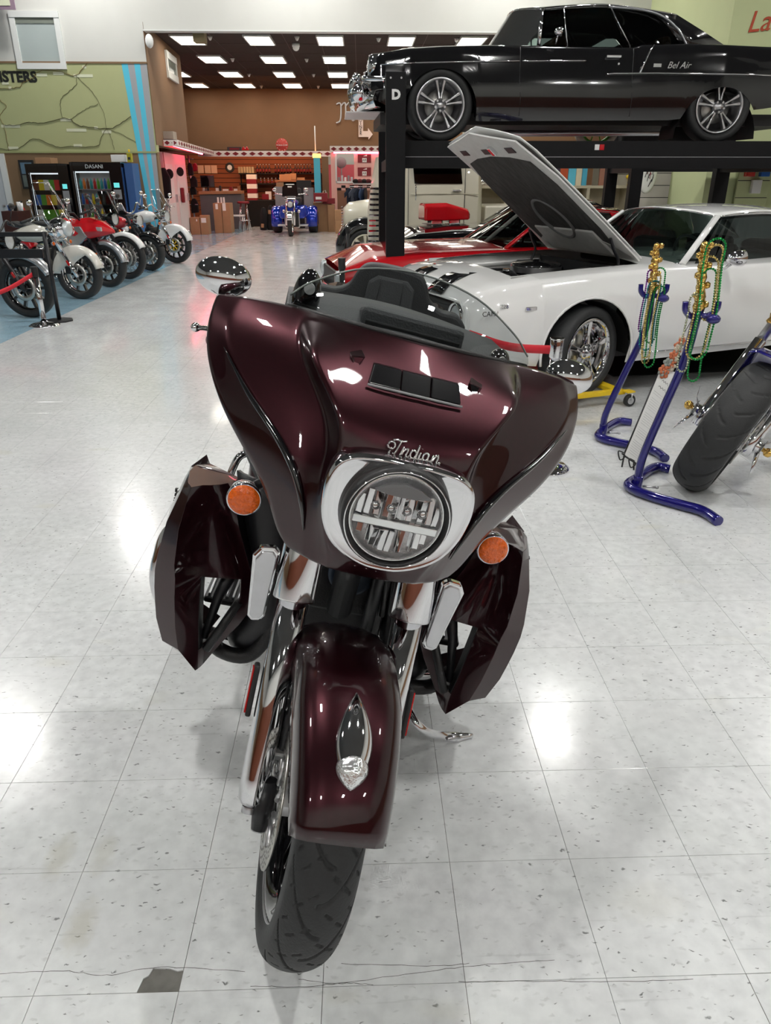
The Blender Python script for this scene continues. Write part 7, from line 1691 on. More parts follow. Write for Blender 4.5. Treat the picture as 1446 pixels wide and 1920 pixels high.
# cardboard boxes
def carton(lab, u0, u1, v0, v1, y, d, lb=None, m=CARD, z0=None, grp='cardboard cartons in the hall'):
    x0, x1 = aty(u0, v1, y).x, aty(u1, v1, y).x; zt = aty((u0+u1)/2, v0, y).z; zb_ = 0 if z0 is None else z0
    T_ = thing('cardboard_box', lab, 'box', ((x0+x1)/2, y+d/2, zb_), group=grp); w_ = x1-x0; h_ = zt-zb_
    MB().bbox(-w_/2, w_/2, -d/2, d/2, 0, h_).build('carton', m, T_, bevel=.004)
    MB().bbox(-w_/2, w_/2, -.03, .03, h_, h_+.002).build('tape', vary(mat('packing_tape', hexc('b08a5a'), .3), 5, .05), T_)
    if lb:
        a, c, w2, h2 = lb; MB().bbox(-w_/2+a*w_, -w_/2+(a+w2)*w_, -d/2-.003, -d/2, c*h_, (c+h2)*h_).build('shipping_label', PAPER, T_)
    return T_, zt
carton('small cardboard box with a tiny label, left of the pair by the white door', 358, 376, 408, 433, 24.0, .4, (.65, .78, .12, .12))
carton('small cardboard box with white shipping label, right of the pair by the white door', 377, 392, 404, 433, 24.0, .35, (.15, .62, .6, .25))
T_, zt = carton('tall open reddish cardboard box standing before the shop counter', 403, 418, 381, 427, 24.6, .6, (.3, .8, .3, .18))
carton('tall tan cardboard box side panel with hanging white tag before the counter', 419, 434, 381, 427, 24.62, .6, (.1, .75, .4, .25))
_, z1_ = carton('lower cardboard box of the stacked pair left of the clothes rack', 629, 652, 413, 428, 24.2, .5)
carton('upper cardboard box of the stacked pair left of the clothes rack', 628, 654, 394, 413, 24.2, .5, z0=z1_)
_, z2_ = carton('large cardboard box behind the silver hand truck', 589, 622, 380, 428, 25.2, .6)
carton('tall cardboard box under the right pink window', 616, 628, 384, 428, 25.0, .5)
# white boxes in the open box
for k, u in enumerate((405, 411, 416)): stack('rolled_paper', 'paper roll', '%s white roll sticking out of the tall cardboard box' % ('left', 'middle', 'right')[k], u, u+3, .82, .2, 24.8, .05, PAPER, 'rolls in the tall box')
# stool and chrome chair
for k, (u, v, y, lab) in enumerate(((456, 378, 26.0, 'round red-seated chrome bar stool before the black cabinet'),)):
    p = aty(u, v, y); S_ = thing('bar_stool', lab, 'stool', (p.x, y, 0)); MB().lathe((0, 0, p.z-.06), (0, 0, 1), [(0, 0), (.18, 0), (.2, .02), (.2, .05), (.17, .07), (0, .07)], 24).build('seat', DRED, S_)
    for q in range(4): a = rad(45+90*q); MB().tube([(.12*cos(a), .12*sin(a), p.z-.06), (.24*cos(a), .24*sin(a), 0)], .013, 8).build('leg', CHROME, S_)
    MB().tube([(.2*cos(a), .2*sin(a), .3) for a in [2*pi*i/20 for i in range(20)]], .01, 6, closed=True).build('foot_ring', CHROME, S_)
p = Vector((aty(446, 415, 25.6).x, 25.6, 0)); S_ = thing('low_stool', 'low white-topped chrome stool left of the bar stool', 'stool', (p.x, p.y, 0)); MB().bbox(-.22, .22, -.2, .2, .44, .48).build('seat', WHITEPL, S_, bevel=.01)
for x in (-.19, .19):
    for y in (-.17, .17): MB().cyl((x, y, 0), (x, y, .44), .013, n=8).build('leg', CHROME, S_)
# black golf-style bags
for k, (u0, u1, v0, v1, y) in enumerate(((487, 501, 388, 426, 26.0), (500, 514, 384, 426, 26.1))):
    x0, x1 = aty(u0, v1, y).x, aty(u1, v1, y).x; h_ = aty(u0, v0, y).z; G = thing('standing_bag', ('left', 'right')[k]+' of two tall black bags standing left of the blue trike', 'bag', ((x0+x1)/2, y, 0), (0, rad(4), 0), 'tall black bags')
    MB().lathe((0, 0, 0), (0, 0, 1), [(0, 0), (.10, 0), (.12, .1), (.11, h_*.7), (.07, h_*.95), (0, h_)], 14).build('bag_body', DBLK, G)
    MB().box((-.02, -.12, .14 if k == 0 else h_*.72), (.09, .03, .12)).build('tan_patch', CARD, G, bevel=.01)
# grey panels, black divider, pole near trike
item('white_cabinet', 'cabinet', 'pale grey cabinet left behind the blue trike', 516, 534, 350, 392, 26.3, .3, GREYPL, base=True)
item('white_cabinet', 'cabinet', 'pale grey cabinet right behind the blue trike', 570, 588, 352, 395, 26.4, .3, vary(mat('cabinet_grey', hexc('8f8c90'), .5), 4, .05), base=True)
item('black_screen', 'screen', 'black panel standing behind the handlebars of the trike', 556, 584, 338, 362, 26.8, .04, BLACKPL, base=True)
for k, (u0, u1, v0, v1) in enumerate(((524, 534, 327, 338), (534, 545, 326, 338), (545, 555, 325, 337), (557, 571, 333, 339))):
    item('small_carton', 'box', ('first', 'second', 'third', 'flat fourth')[k]+' small tan carton above the trike, from the left', u0, u1, v0, v1, 27.6, .2, CARD, 'small tan cartons above the trike')
item('high_shelf', 'shelf', 'long tan shelf board carrying small cartons above the trike', 516, 590, 338, 341, 27.6, 1.395, WOODC)
item('carton_low', 'box', 'tan carton on the pale cabinet left of the trike windshield', 518, 531, 342, 352, 26.35, .2, CARD)
P_ = aty(597, 380, 26.2); o = MB(); x_ = P_.x; PO = thing('support_pole', 'square light-blue pole at the right end of the diner front', 'pole', (x_, 26.2, 0)); MB().bbox(-.10, .10, -.08, .08, 0, aty(597, 296, 26.2).z).build('shaft', STB, PO); MB().bbox(-.13, .13, -.1, .1, aty(597, 296, 26.2).z, aty(597, 288, 26.2).z).build('capital', GOLD if False else vary(mat('amber_sconce', (.9, .6, .25), .5, emis=(1, .55, .15), estr=1.6), 3, .05), PO)
b = MB(); pp = aty(591, 262, 27.2); b.cyl((pp.x, 27.2, zf1), (pp.x, 27.2, aty(591, 236, 27.2).z), .02, n=8); o = b.build('ceiling_rod', WHITEPL); tag(o, 'thin white vertical rod above the long diamond fascia', 'rod')
item('red_cooler', 'cooler', 'dark red chest with white tag right of the trike', 588, 614, 362, 378, 24.9, .45, DRED)
item('red_crate', 'crate', 'dark red crate at the base of the right pink window', 605, 628, 372, 382, 25.1, .3, DRED)
o = item('white_tag', 'tag', 'white paper tag on the dark red chest', 592, 603, 369, 374, 24.89, .004, PAPER)
# silver hand truck
p = atz(610, 427); H = thing('hand_truck', 'silver upright hand truck leaning right of the blue trike', 'hand truck', (p.x, p.y, 0))
MB().tube([(-.12, 0, .12), (-.04, .1, 1.15), (.04, .1, 1.18), (.10, .05, .9), (.10, 0, .12)], .014, 8).build('frame', STEEL, H)
for z in (.3, .6, .85): MB().tube([(-.10+.05*z, .03, z), (.10, .03, z)], .01, 6).build('rung', STEEL, H)
for x in (-.13, .13): MB().cyl((x-.025, 0, .11), (x+.025, 0, .11), .11, n=20).build('wheel', RUBBER, H)
MB().bbox(-.13, .13, -.22, 0, .005, .02).build('toe_plate', STEEL, H)
# ---- right pink unit: wall with window
x0, x1 = aty(621, 330, yR).x, aty(760, 330, yR).x; zt = aty(650, 286, yR).z
xw0, xw1 = aty(631, 310, yR).x, aty(664, 310, yR).x; zw0, zw1 = aty(650, 341, yR).z, aty(650, 286.5, yR).z
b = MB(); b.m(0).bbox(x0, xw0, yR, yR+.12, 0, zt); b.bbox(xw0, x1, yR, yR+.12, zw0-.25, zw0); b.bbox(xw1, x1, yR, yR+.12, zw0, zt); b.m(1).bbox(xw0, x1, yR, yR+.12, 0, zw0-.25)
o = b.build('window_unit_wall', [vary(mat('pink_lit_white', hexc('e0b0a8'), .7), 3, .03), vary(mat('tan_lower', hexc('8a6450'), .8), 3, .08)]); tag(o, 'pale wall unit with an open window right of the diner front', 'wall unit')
for k in range(16):
    w_ = (x1-xw0)/16
    for r in (0, 1):
        if (k+r) % 2: continue
        z0 = aty(650, 357, yR).z; MB().bbox(xw0+k*w_, xw0+(k+1)*w_, yR-.01, yR, z0+r*.075, z0+(r+1)*.075).build('black_check', DBLK, o)
MB().bbox(xw0-.03, xw1+.03, yR-.03, yR+.14, zw0-.04, zw0+.02).build('window_sill', TRIMW, o); MB().bbox(xw0-.04, xw0+.01, yR-.03, yR+.14, zw0, zw1).build('window_jamb', TRIMW, o)
b = MB(); b.bbox(xw0-.3, x1, 27.2, 27.25, 0, (zw0+zw1)/2+.1); o = b.build('inner_wall_pink', PINK); tag(o, 'pink painted wall seen through the open window', 'wall panel')
b = MB(); b.bbox(xw0-.3, x1, 27.2, 27.25, (zw0+zw1)/2+.1, zt); o = b.build('inner_wall_pale', vary(mat('pale_teal', hexc('b4c4c0'), .7), 3, .03)); tag(o, 'pale teal upper wall seen through the open window', 'wall panel')
p = aty(640, 305, 26.6); F_ = thing('wall_fan', 'grey fan standing in the open pink window', 'fan', (p.x, 26.6, zw0)); MB().lathe((0, 0, p.z-zw0), (0, -1, 0), [(0, .03), (.05, .03), (.16, .0), (.17, -.03), (0, -.05)], 20).build('fan_head', GREYPL, F_); MB().cyl((0, .02, 0), (0, .02, p.z-zw0), .02, n=8).build('stem', GREYPL, F_)
for k in range(5): stack('window_jar', 'jar', ('leftmost', 'second', 'middle', 'fourth', 'rightmost')[k]+' grey jar on the sill of the open pink window', 634+k*6, 638+k*6, zw0+.02, .12+.05*(k % 2), 26.02, .08, (GREYPL, STEEL, WHITEPL)[k % 3], 'jars in the window')
# red banners with white squares, hats, shirts
for k, (v0, v1) in enumerate(((289, 305), (314, 330))):
    o, d = pthing('red_banner', 'banner', ('upper', 'lower')[k]+' crimson banner with white square numbers over the clothes rack', 671, 696, v0, v1, 25.965, .03, DRED)
    MB().bbox(-.07, .07, -.02, -.015, d[2]*.05, d[2]*.55).build('white_square', PAPER, o)
    text('AR', .10, INK, o, 'lettering', frm(Vector((0, -.022, d[2]*.3)), (1, 0, 0), (0, 0, 1)), .001)
    MB().prism([(-.05, d[2]*.75), (.08, d[2]*.75), (.08, d[2]*.95)], .015, .02, lambda x, y, z: Vector((x, -z, y))).build('white_flag', PAPER, o)
for k in range(4):
    b = MB(); b.ball((0, 0, 0), .10, 12, (1, 1, .7)); b.box((0, -.10, -.03), (.14, .12, .015)); o = b.build('cap', DBLK if k % 2 == 0 else vary(mat('maroon_cap', hexc('4a1c20'), .9), 9, .1)); o.location = aty(667+k*8, 338, 25.5)+Vector((0, 0, -.03)); tag(o, '%s cap in the row above the clothes rack' % ords[k], 'cap', 'caps above the clothes rack')
item('cap_shelf', 'shelf', 'white shelf edge under the row of caps', 662, 696, 343, 346, 25.4, .6, WHITEPL)
CR_ = thing('clothes_rack', 'chrome clothes rail holding dark shirts right of the cardboard boxes', 'clothes rack', (aty(674, 350, 25.0).x, 25.0, 0)); zr = aty(674, 350, 25.0).z
MB().tube([(-.30, 0, 0), (-.30, 0, zr), (.34, 0, zr), (.34, 0, 0)], .014, 8).build('rail', CHROME, CR_)
for x in (-.30, .34): MB().bbox(x-.02, x+.02, -.25, .25, 0, .03).build('foot', CHROME, CR_)
for k in range(5):
    x = aty(661+k*6.2, 370, 25.0).x; b = MB(); h_ = zr-.55; b.prism([(-.20, 0), (.20, 0), (.19, h_*.72), (.27, h_*.62), (.28, h_*.80), (.12, h_), (.04, h_*.95), (-.04, h_*.95), (-.12, h_), (-.28, h_*.80), (-.27, h_*.62), (-.19, h_*.72)], -.02, .02, (lambda q: (lambda x, y, z: Matrix.Rotation(rad(q), 3, 'Z') @ Vector((x, z, y))))(25+k*14))
    o = b.build('shirt', (DNAVY, vary(mat('slate_cloth', hexc('4a5060'), .9), 9, .1), DNAVY, vary(mat('blue_cloth', hexc('2c4060'), .9), 9, .1), DBLK)[k], bevel=.012); o.location = (x, 25.0, zr-h_-.03); tag(o, '%s shirt, %s from the left on the clothes rail' % (('dark navy', 'slate grey', 'navy', 'blue', 'black')[k], ords[k]), 'shirt', 'shirts on the rail')
o = item('red_plinth', 'plinth', 'low red plinth below the clothes rail', 660, 688, 417, 424, 24.2, .5, vary(mat('red_mat_cloth', hexc('a02030'), .9), 9, .1), base=True)
WC = thing('wooden_crate_shelf', 'small wooden slatted shelf standing under the shirts', 'shelf', (aty(677, 410, 24.9).x, 24.9, 0))
for x in (-.2, .2): MB().bbox(x-.02, x+.02, -.12, .12, 0, .50).build('side', WOODC, WC)
for z in (.08, .24, .42): MB().bbox(-.2, .2, -.12, .12, z, z+.03).build('slat', WOODC, WC)
# signs above
script([[(0, 10), (1.5, 12), (3, 11), (2.6, 6), (1.5, 2), (0, 0)], [(2.6, 9), (5, 12), (6.5, 11), (6, 6), (6, 5)], [(6.2, 9), (8.6, 12), (10, 11), (9.6, 5), (10.6, 4)]], frm(aty(646, 212, 30.3), (1, 0, 0), (0, 0, 1)), .072, .055, vary(mat('silver_sign', (.62, .64, .66), .4), 3, .05), None, 'sign_letter') if False else None
SG = thing('diner_sign', 'silver script lettering sign high on the tan back wall beside the lift', 'sign', (aty(665, 212, 30.36).x, 30.36, 0)); SILV = vary(mat('silver_sign', (.55, .58, .62), .45), 3, .05)
def sgn(strokes):
    for st in strokes:
        P = spl([aty(x/3.1435+260, 40+y/3.1435, 30.36)-Vector((SG.location.x, 30.36, 0)) for x, y in st], 5); MB().tube(P, .055, 8, flat=.5).build('script_letter', SILV, SG)
sgn([[(1165, 490), (1180, 482), (1192, 495), (1192, 560), (1185, 590), (1165, 600)], [(1192, 500), (1208, 482), (1220, 492), (1220, 580)], [(1220, 500), (1238, 482), (1252, 495), (1252, 560), (1262, 585), (1276, 578)], [(1272, 530), (1290, 520), (1288, 508), (1276, 512), (1274, 530), (1286, 540), (1300, 525)], [(1300, 530), (1314, 490), (1306, 478), (1298, 495), (1300, 530), (1312, 538)]])
sgn([[(1330, 470), (1326, 484)], [(1350, 505), (1338, 500), (1334, 512), (1346, 522), (1342, 536), (1328, 534)]])
AS = thing('arrow_sign', 'white arrow sign with vertical DINER lettering on the back wall', 'sign', (aty(685, 240, 30.39).x, 30.39, 0))
def aq(u, v): p = aty(u, v, 30.39); return (p.x-AS.location.x, p.z)
MB().prism([aq(672.5, 216), aq(681, 226), aq(681, 246), aq(690, 246), aq(690, 240), aq(699, 252), aq(691, 262), aq(691, 257), aq(672.5, 257)], 0, .08, lambda x, y, z: Vector((x, -z, y))).build('board', vary(mat('sign_white', hexc('ead8d0'), .5), 3, .03), AS)
for k, ch in enumerate('DINER'):
    p = aq(676.5, 226+k*6.2); text(ch, .15, DRED if False else INK, AS, 'lettering', frm(Vector((p[0], -.09, p[1])), (1, 0, 0), (0, 0, 1)), .004)
b = MB(); b.lathe((0, 0, 0), (0, -1, 0), [(0, 0), (.2, 0), (.2, .05), (0, .06)], 28); o = b.build('round_sign', vary(mat('red_sign', hexc('c04038'), .4), 8, .1)); o.location = aty(529, 272, 27.1); tag(o, 'round red drinks sign standing on the long diamond fascia', 'sign')
text('Coca-Cola', .075, PAPER, o, 'lettering', frm(Vector((0, -.066, .0)), (1, 0, 0), (0, 0, 1)), .002, shear=.4)
for k in range(12):
    a = 2*pi*k/12; MB().ball((.17*cos(a), -.055, .17*sin(a)), .012, 6).build('sign_bulb', PAPER, o)
o = item('small_sign', 'sign', 'small dark sign with red lettering on the diamond fascia', 426, 453, 275.5, 283, 27.05, .03, vary(mat('dark_sign', hexc('3a2c30'), .5), 3, .05))
MB().bbox(-.16, .16, -.02, -.016, .035, .085).build('red_print', DRED, o)
for k, (u, c) in enumerate(((457, REDP), (463, REDP))):
    b = MB(); b.box((0, 0, .05), (.12, .06, .06)); b.ball((0, 0, .09), .04, 8); o = b.build('toy_car', c, bevel=.01); o.location = (aty(u, 280, 27.05).x, 27.05, zf1); tag(o, ('left', 'right')[k]+' tiny red model on top of the diamond fascia', 'model', 'tiny models on the fascia')
o = item('tan_box_top', 'box', 'grey box standing on the left end of the angled fascia', 302, 325, 246, 260.8, 18.9, .35, vary(mat('grey_box', hexc('a09488'), .7), 3, .05))
# ================================================================== LEFT WALL: vending machines and things
yV = 17.1
def vend(label, u0, u1, v0, shelves, rowsp, blue=False, glow=2.0, y=yV):
    x0, x1 = aty(u0, 400, y).x, aty(u1, 400, y).x; zt = aty((u0+u1)/2, v0, y).z; w_ = x1-x0; V = thing('vending_machine', label, 'vending machine', ((x0+x1)/2, y+.4, 0), group='lit vending machines')
    X = lambda f: -w_/2+w_*f; Yf = -.4
    b = MB(); b.bbox(X(0), X(.06), Yf, .4, 0, zt); b.bbox(X(.76), X(1), Yf, .4, 0, zt); b.bbox(X(.06), X(.76), Yf, .4, 0, .40); b.bbox(X(.06), X(.76), Yf, .4, zt-.17, zt); b.bbox(X(.06), X(.76), -.02, .4, .4, zt-.17); b.build('cabinet', BLACKGL, V, bevel=.008)
    g = MB(); g.bbox(X(.075), X(.083), Yf+.05, Yf+.06, .45, zt-.2); g.bbox(X(.08), X(.74), Yf+.05, Yf+.08, zt-.20, zt-.175); g.build('light_tube', mat('vending_tube', (.9, .95, 1), .5, emis=(.85, .95, 1), estr=glow*1.2), V)
    MB().bbox(X(.06), X(.76), -.05, -.03, .4, zt-.17).build('back_panel', WHITEPL if blue else BLACKPL, V)
    random.seed(int(u0))
    for si in range(shelves):
        z = .46+(zt-.72)*si/(shelves-.15); MB().bbox(X(.07), X(.75), Yf+.06, -.05, z-.015, z).build('shelf', STEEL if blue else BLACKPL, V)
        hh = (zt-.72)/shelves*.72
        for k in range(rowsp):
            xx = X(.10+.62*(k+.5)/rowsp); c = random.choice(PK); 
            b = MB()
            if blue: b.lathe((xx, Yf+.12, z), (0, 0, 1), [(0, 0), (.03, 0), (.03, hh*.65), (.012, hh*.85), (.012, hh), (0, hh)], 8)
            else: b.prism([(-.055, 0), (.055, 0), (.05, hh*.5), (.058, hh), (-.055, hh), (-.05, hh*.5)], 0, .03, (lambda q, zz: (lambda x, y, w: Vector((q+x, Yf+.10-w, zz+y))))(xx, z))
            b.build('drink_bottle' if blue else 'snack_bag', c, V)
    MB().bbox(X(.065), X(.755), Yf+.005, Yf+.012, .41, zt-.18).build('glass', CLEAR, V)
    MB().bbox(X(.80), X(.95), Yf-.008, Yf, zt*.62, zt*.72).build('keypad_panel', GREYPL, V); MB().bbox(X(.82), X(.93), Yf-.012, Yf-.008, zt*.74, zt*.79).build('display', mat('teal_display', (.1, .5, .5), .3, emis=(.2, .9, .9), estr=.6), V); MB().bbox(X(.83), X(.93), Yf-.01, Yf, zt*.50, zt*.58).build('coin_slot', STEEL, V)
    MB().bbox(X(.15), X(.65), Yf-.01, Yf, .18, .32).build('delivery_flap', BLACKPL, V)
    return V, w_, zt
PK = [vary(mat('pack_%s' % n, hexc(c), .5), 30, .1) for n, c in (('yellow', 'd8c020'), ('orange', 'e07820'), ('green', '58a030'), ('red', 'c02828'), ('blue', '2860b0'), ('white', 'd8d8d0'), ('teal', '30a0a0'), ('brown', '6a3a20'))]
V1, w1, zt1 = vend('snack vending machine with yellow and orange bags, left of the drinks machine', 62, 140, 307, 4, 5, False, .8)
V2, w2, zt2 = vend('drinks vending machine with lit bottles and blue side, left of the blue stripes', 144, 238, 304, 4, 9, True, 1.4)
text('DASANI', .105, vary(mat('pale_letter', (.6, .62, .64), .4), 3, .02), V2, 'lettering', frm(Vector((-.02, -.405, zt2-.085)), (1, 0, 0), (0, 0, 1)), .002)
MB().bbox(w2/2, w2/2+.006, -.38, .38, .1, zt2-.1).build('side_panel', vary(mat('vend_blue', hexc('2a4a80'), .4), 3, .1), V2)
p = aty(87, 303, 17.2); T_ = carton('cardboard box lying on top of the snack vending machine', 67, 96, 295.5, 307, 17.3, .4, z0=zt1+.001)[0]
item('white_tray', 'box', 'white tray on top of the drinks vending machine', 208, 235, 290, 303.5, 17.3, .4, WHITEPL)
o = item('yellow_bottle', 'bottle', 'yellow cleaner bottle on the right corner of the drinks machine', 238, 246, 287, 304, 17.2, .12, vary(mat('yellow_green', hexc('a8a020'), .4), 9, .1)); 
MB().box((0, -.061, .07), (.05, .003, .05)).build('bottle_label', INK, o); MB().cyl((0, 0, .19), (0, 0, .24), .02, n=8).build('cap', YELLOWP, o)
item('blue_machine', 'machine', 'blue narrow machine right of the drinks vending machine', 238, 253, 306, 400, 17.2, .5, vary(mat('machine_blue', hexc('35578c'), .4), 4, .1), base=True)
# poster frame
o, d = pthing('picture_frame', 'picture', 'black framed poster hanging left of the snack machine', 38, 66, 300, 354, 17.95, .04, BLACKPL)
MB().bbox(-d[0]/2+.04, d[0]/2-.04, -.024, -.02, d[2]*.52, d[2]-.05).build('upper_print', vary(mat('poster_blue', hexc('5a7488'), .3), 5, .5), o); MB().bbox(-d[0]/2+.04, d[0]/2-.04, -.024, -.02, .04, d[2]*.48).build('lower_print', vary(mat('poster_grey', hexc('66706c'), .3), 5, .5), o)
# small dark table with cups; red cylinder
o = item('side_table', 'table', 'dark red low table with cups at the left edge behind the bikes', 6, 36, 396, 440, 15.5, .6, vary(mat('dark_wood', hexc('3c1a14'), .5), 5, .2), base=True)
zt = aty(20, 396, 15.5).z
for k, (u, m_, h_) in enumerate(((14, vary(mat('cup_blue', hexc('3a5a9a'), .4), 3, .1), .10), (24, BLACKPL, .10), (32, WHITEPL, .16), (36, WHITEPL, .14))):
    x = aty(u, 390, 15.6).x; b = MB(); b.lathe((0, 0, 0), (0, 0, 1), [(0, 0), (.03, 0), (.04, h_), (.036, h_)], 14); o = b.build('cup', m_); o.location = (x, 15.7, zt); tag(o, ('blue', 'black', 'tall white', 'rightmost white')[k]+' cup on the dark red low table', 'cup', 'cups on the low table')
x = aty(50, 380, 16.6).x; F = thing('fire_extinguisher', 'red fire extinguisher before the snack machine', 'fire extinguisher', (x, 16.3, 0)); MB().bbox(-.1, .1, -.1, .1, 0, .55).build('stand', BLACKPL, F); MB().lathe((0, 0, .55), (0, 0, 1), [(0, 0), (.08, 0), (.08, .40), (.03, .5), (.02, .55), (0, .55)], 18).build('cylinder', REDP, F); MB().box((0, -.02, 1.12), (.05, .10, .05)).build('valve', BLACKPL, F, bevel=.01)
# ================================================================== RIGHT BACKGROUND: red car, black car with scoop, cream truck, shelves
def coupe(label, loc, rz, m, glass_m, scoop=False, name='classic_car'):
    K_ = thing(name, label, 'car', loc, (0, 0, rz)); W = [(-3.6, .80), (-2.9, .92), (-1.5, .91), (0, .92), (.5, .88), (.85, .72)]
    ZT = [(-3.6, .82), (-2.6, .92), (-1.9, .88), (-.8, .88), (0, .86), (.5, .82), (.85, .70)]; ZB = [(-3.6, .4), (-2.3, .22), (-.4, .22), (.5, .26), (.85, .40)]
    ar = [(0, .38, .31), (-2.7, .38, .31)]; shell(K_, m, .85, -3.6, W, ZT, ZB, [(-3.6, .04), (.5, .07), (.85, .02)], ar, PF); wells(K_, ar, .88); underbody(K_, .7, -3.4, .6, .19, .3)
    MB().box((.86, 0, .56), (.04, 1.3, .2)).build('grille', BLACKPL, K_, bevel=.02)
    b = MB(); b.grid([[Vector((.93-.12*(abs(y)/.85)**3, y, z)) for y in [-.85+.17*i for i in range(11)]] for z in (.50, .44, .40)]); b.build('bumper', CHROME, K_, solid=.02)
    for sg in (1, -1):
        MB().lathe((.84, sg*.60, .60), (1, 0, 0), [(.09, 0), (.09, .05), (.06, .07), (0, .075)], 20).build('headlamp', MATS['sealed_beam_glass'], K_)
        for x in (0, -2.7): car_wheel(K_, (x, sg*.78, .32), .32, .22, sg, 'five', CHROME)
    cabin(K_, m, dict(A0=(-.90, .72, .89), A1=(-1.42, .55, 1.22), R1=(-1.85, .57, 1.25), C1=(-2.3, .53, 1.21), C0=(-2.9, .62, .93), crown=.045, fwd=.09, fwd0=.16, cz0=.02, belt=.885, sg_end=-2.35), AUTOGL, DARKGL)
    return K_
R1 = coupe('red coupe parked behind the lift post and the white coupe', (aty(770, 450, 8.1).x, 8.75, 0), rad(190), REDP, AUTOGL)
K2 = coupe('black hot rod with a red hood scoop on exposed chrome carburettors', (aty(835, 430, 11.5).x, 12.3, 0), rad(188), BLACKGL, AUTOGL)
b = MB(); b.loft([[Vector((x, y*w_, .99+z0+h_*z)) for y, z in ((-1, 0), (-1, .8), (-.7, 1), (.7, 1), (1, .8), (1, 0))] for x, w_, z0, h_ in ((.30, .22, .05, .20), (.28, .24, .04, .24), (-.05, .24, .04, .25), (-.40, .20, .05, .15), (-.44, .14, .06, .08))], smooth=False); b.xf = lambda p: p+Vector((0, 0, -.06)); sc_ = b.build('hood_scoop', REDP, K2, bevel=.02)
for x in (-.20, .08):
    MB().box((x, 0, .94), (.18, .30, .12)).build('carburettor', CHROME, K2, bevel=.02); MB().cyl((x, 0, .98), (x, 0, 1.03), .08, n=16).build('throat', CHROME, K2)
MB().box((-.05, 0, .88), (.62, .36, .08)).build('blower', ALU, K2, bevel=.02)
# cream pickup truck
tx = aty(812, 380, 14.6).x
TK = thing('vintage_truck', 'cream vintage pickup cab and grille behind the lift', 'truck', (tx, 15.2, 0), (0, 0, pi))
zwin = aty(800, 303, 14.6).z
b = MB(); rows = []
for x, w_, zt in ((.62, .72, 1.30), (.50, .80, 1.85), (.2, .83, 1.98), (-.5, .83, 1.98), (-.80, .78, 1.90), (-.88, .70, 1.5)): rows.append([Vector((x, y*w_, .55+(zt-.55)*z)) for y, z in ((-.96, 0), (-1, .3), (-1, .62), (-.86, .95), (-.5, 1), (.5, 1), (.86, .95), (1, .62), (1, .3), (.96, 0))])
b.loft(rows); b.build('cab', CREAMP, TK, auto=30)
MB().prism([(.36, 1.47), (.40, 1.85), (-.45, 1.85), (-.50, 1.47)], .835, .845, lambda x, y, z: Vector((x, z, y))).build('door_window', DARKGL, TK, bevel=.004)
MB().tube([(.42, .84, 1.30), (-.1, .85, 1.31), (-.8, .82, 1.30)], .008, 6).build('belt_line', CREAMP, TK); MB().tube([(.47, .84, .6), (.47, .84, 1.9)], .006, 6).build('door_seam', BLACKPL, TK); MB().tube([(-.55, .83, .6), (-.55, .83, 1.9)], .006, 6).build('door_seam', BLACKPL, TK)
MB().box((-.40, .87, 1.36), (.16, .04, .03)).build('door_handle', CHROME, TK, bevel=.006); MB().tube([(.34, .86, 1.45), (.34, .95, 1.40), (.34, .93, 1.20)], .012, 8).build('mirror_arm', CHROME, TK)
b = MB(); b.loft([[Vector((x, y*w_, z0+(z1-z0)*z)) for y, z in ((-1, 0), (-1, .6), (-.6, .95), (0, 1.05), (.6, .95), (1, .6), (1, 0))] for x, w_, z0, z1 in ((.60, .62, .6, 1.25), (1.1, .50, .6, 1.18), (1.55, .34, .6, 1.12), (1.66, .20, .62, 1.02))]); b.build('hood', CREAMP, TK)
for sg in (1, -1):
    b = MB(); rows = []
    for k in range(13):
        a = rad(-5+190*k/12); rows.append([Vector((1.25+r*cos(a), sg*y, .36+r*sin(a))) for y, r in ((.42, .46), (.60, .56), (.78, .54), (.86, .46), (.87, .38))])
    b.grid(rows); b.build('fender', CREAMP if sg < 0 else BLACKGL, TK, solid=.01); car_wheel(TK, (1.25, sg*.74, .36), .36, .2, sg, 'steel', CREAMP); car_wheel(TK, (-1.7, sg*.74, .36), .36, .2, sg, 'steel', CREAMP)
for k in range(11): MB().box((1.68, 0, .56+.05*k), (.03, .50-.012*k, .022)).build('grille_bar', CHROME, TK, bevel=.004)
MB().box((-1.9, 0, .85), (1.9, 1.4, .5)).build('load_bed', CREAMP, TK, bevel=.03); MB().box((.2, 0, .42), (3.0, .8, .16)).build('chassis', BLACKPL, TK)
# free standing chrome-slatted grille panel at lift left
GX = aty(700, 360, 12.0).x; GR = thing('truck_grille', 'cream and chrome barred truck nose seen left of the lift posts', 'truck front', (GX+.12, 12.4, 0))
b = MB(); b.loft([[Vector((x, y, z)) for x, y in ((-w_, -.1), (-w_*.6, -.25), (w_*.6, -.25), (w_, -.1), (w_, .3), (-w_, .3))] for z, w_ in ((.45, .17), (.75, .21), (1.1, .20), (1.5, .14), (1.85, .07))]); b.build('nose', CREAMP, GR, auto=30)
for k in range(13): MB().box((-.04, -.25, .52+.075*k), (.34-.008*k, .05, .035)).build('grille_bar', CHROME, GR, bevel=.006)
for sg in (-1, 1): MB().ball((sg*.25, -.22, .52), .11, 14).build('lamp', CHROME, GR)
MB().box((0, .1, .22), (.3, .3, .46)).build('support', BLACKPL, GR)
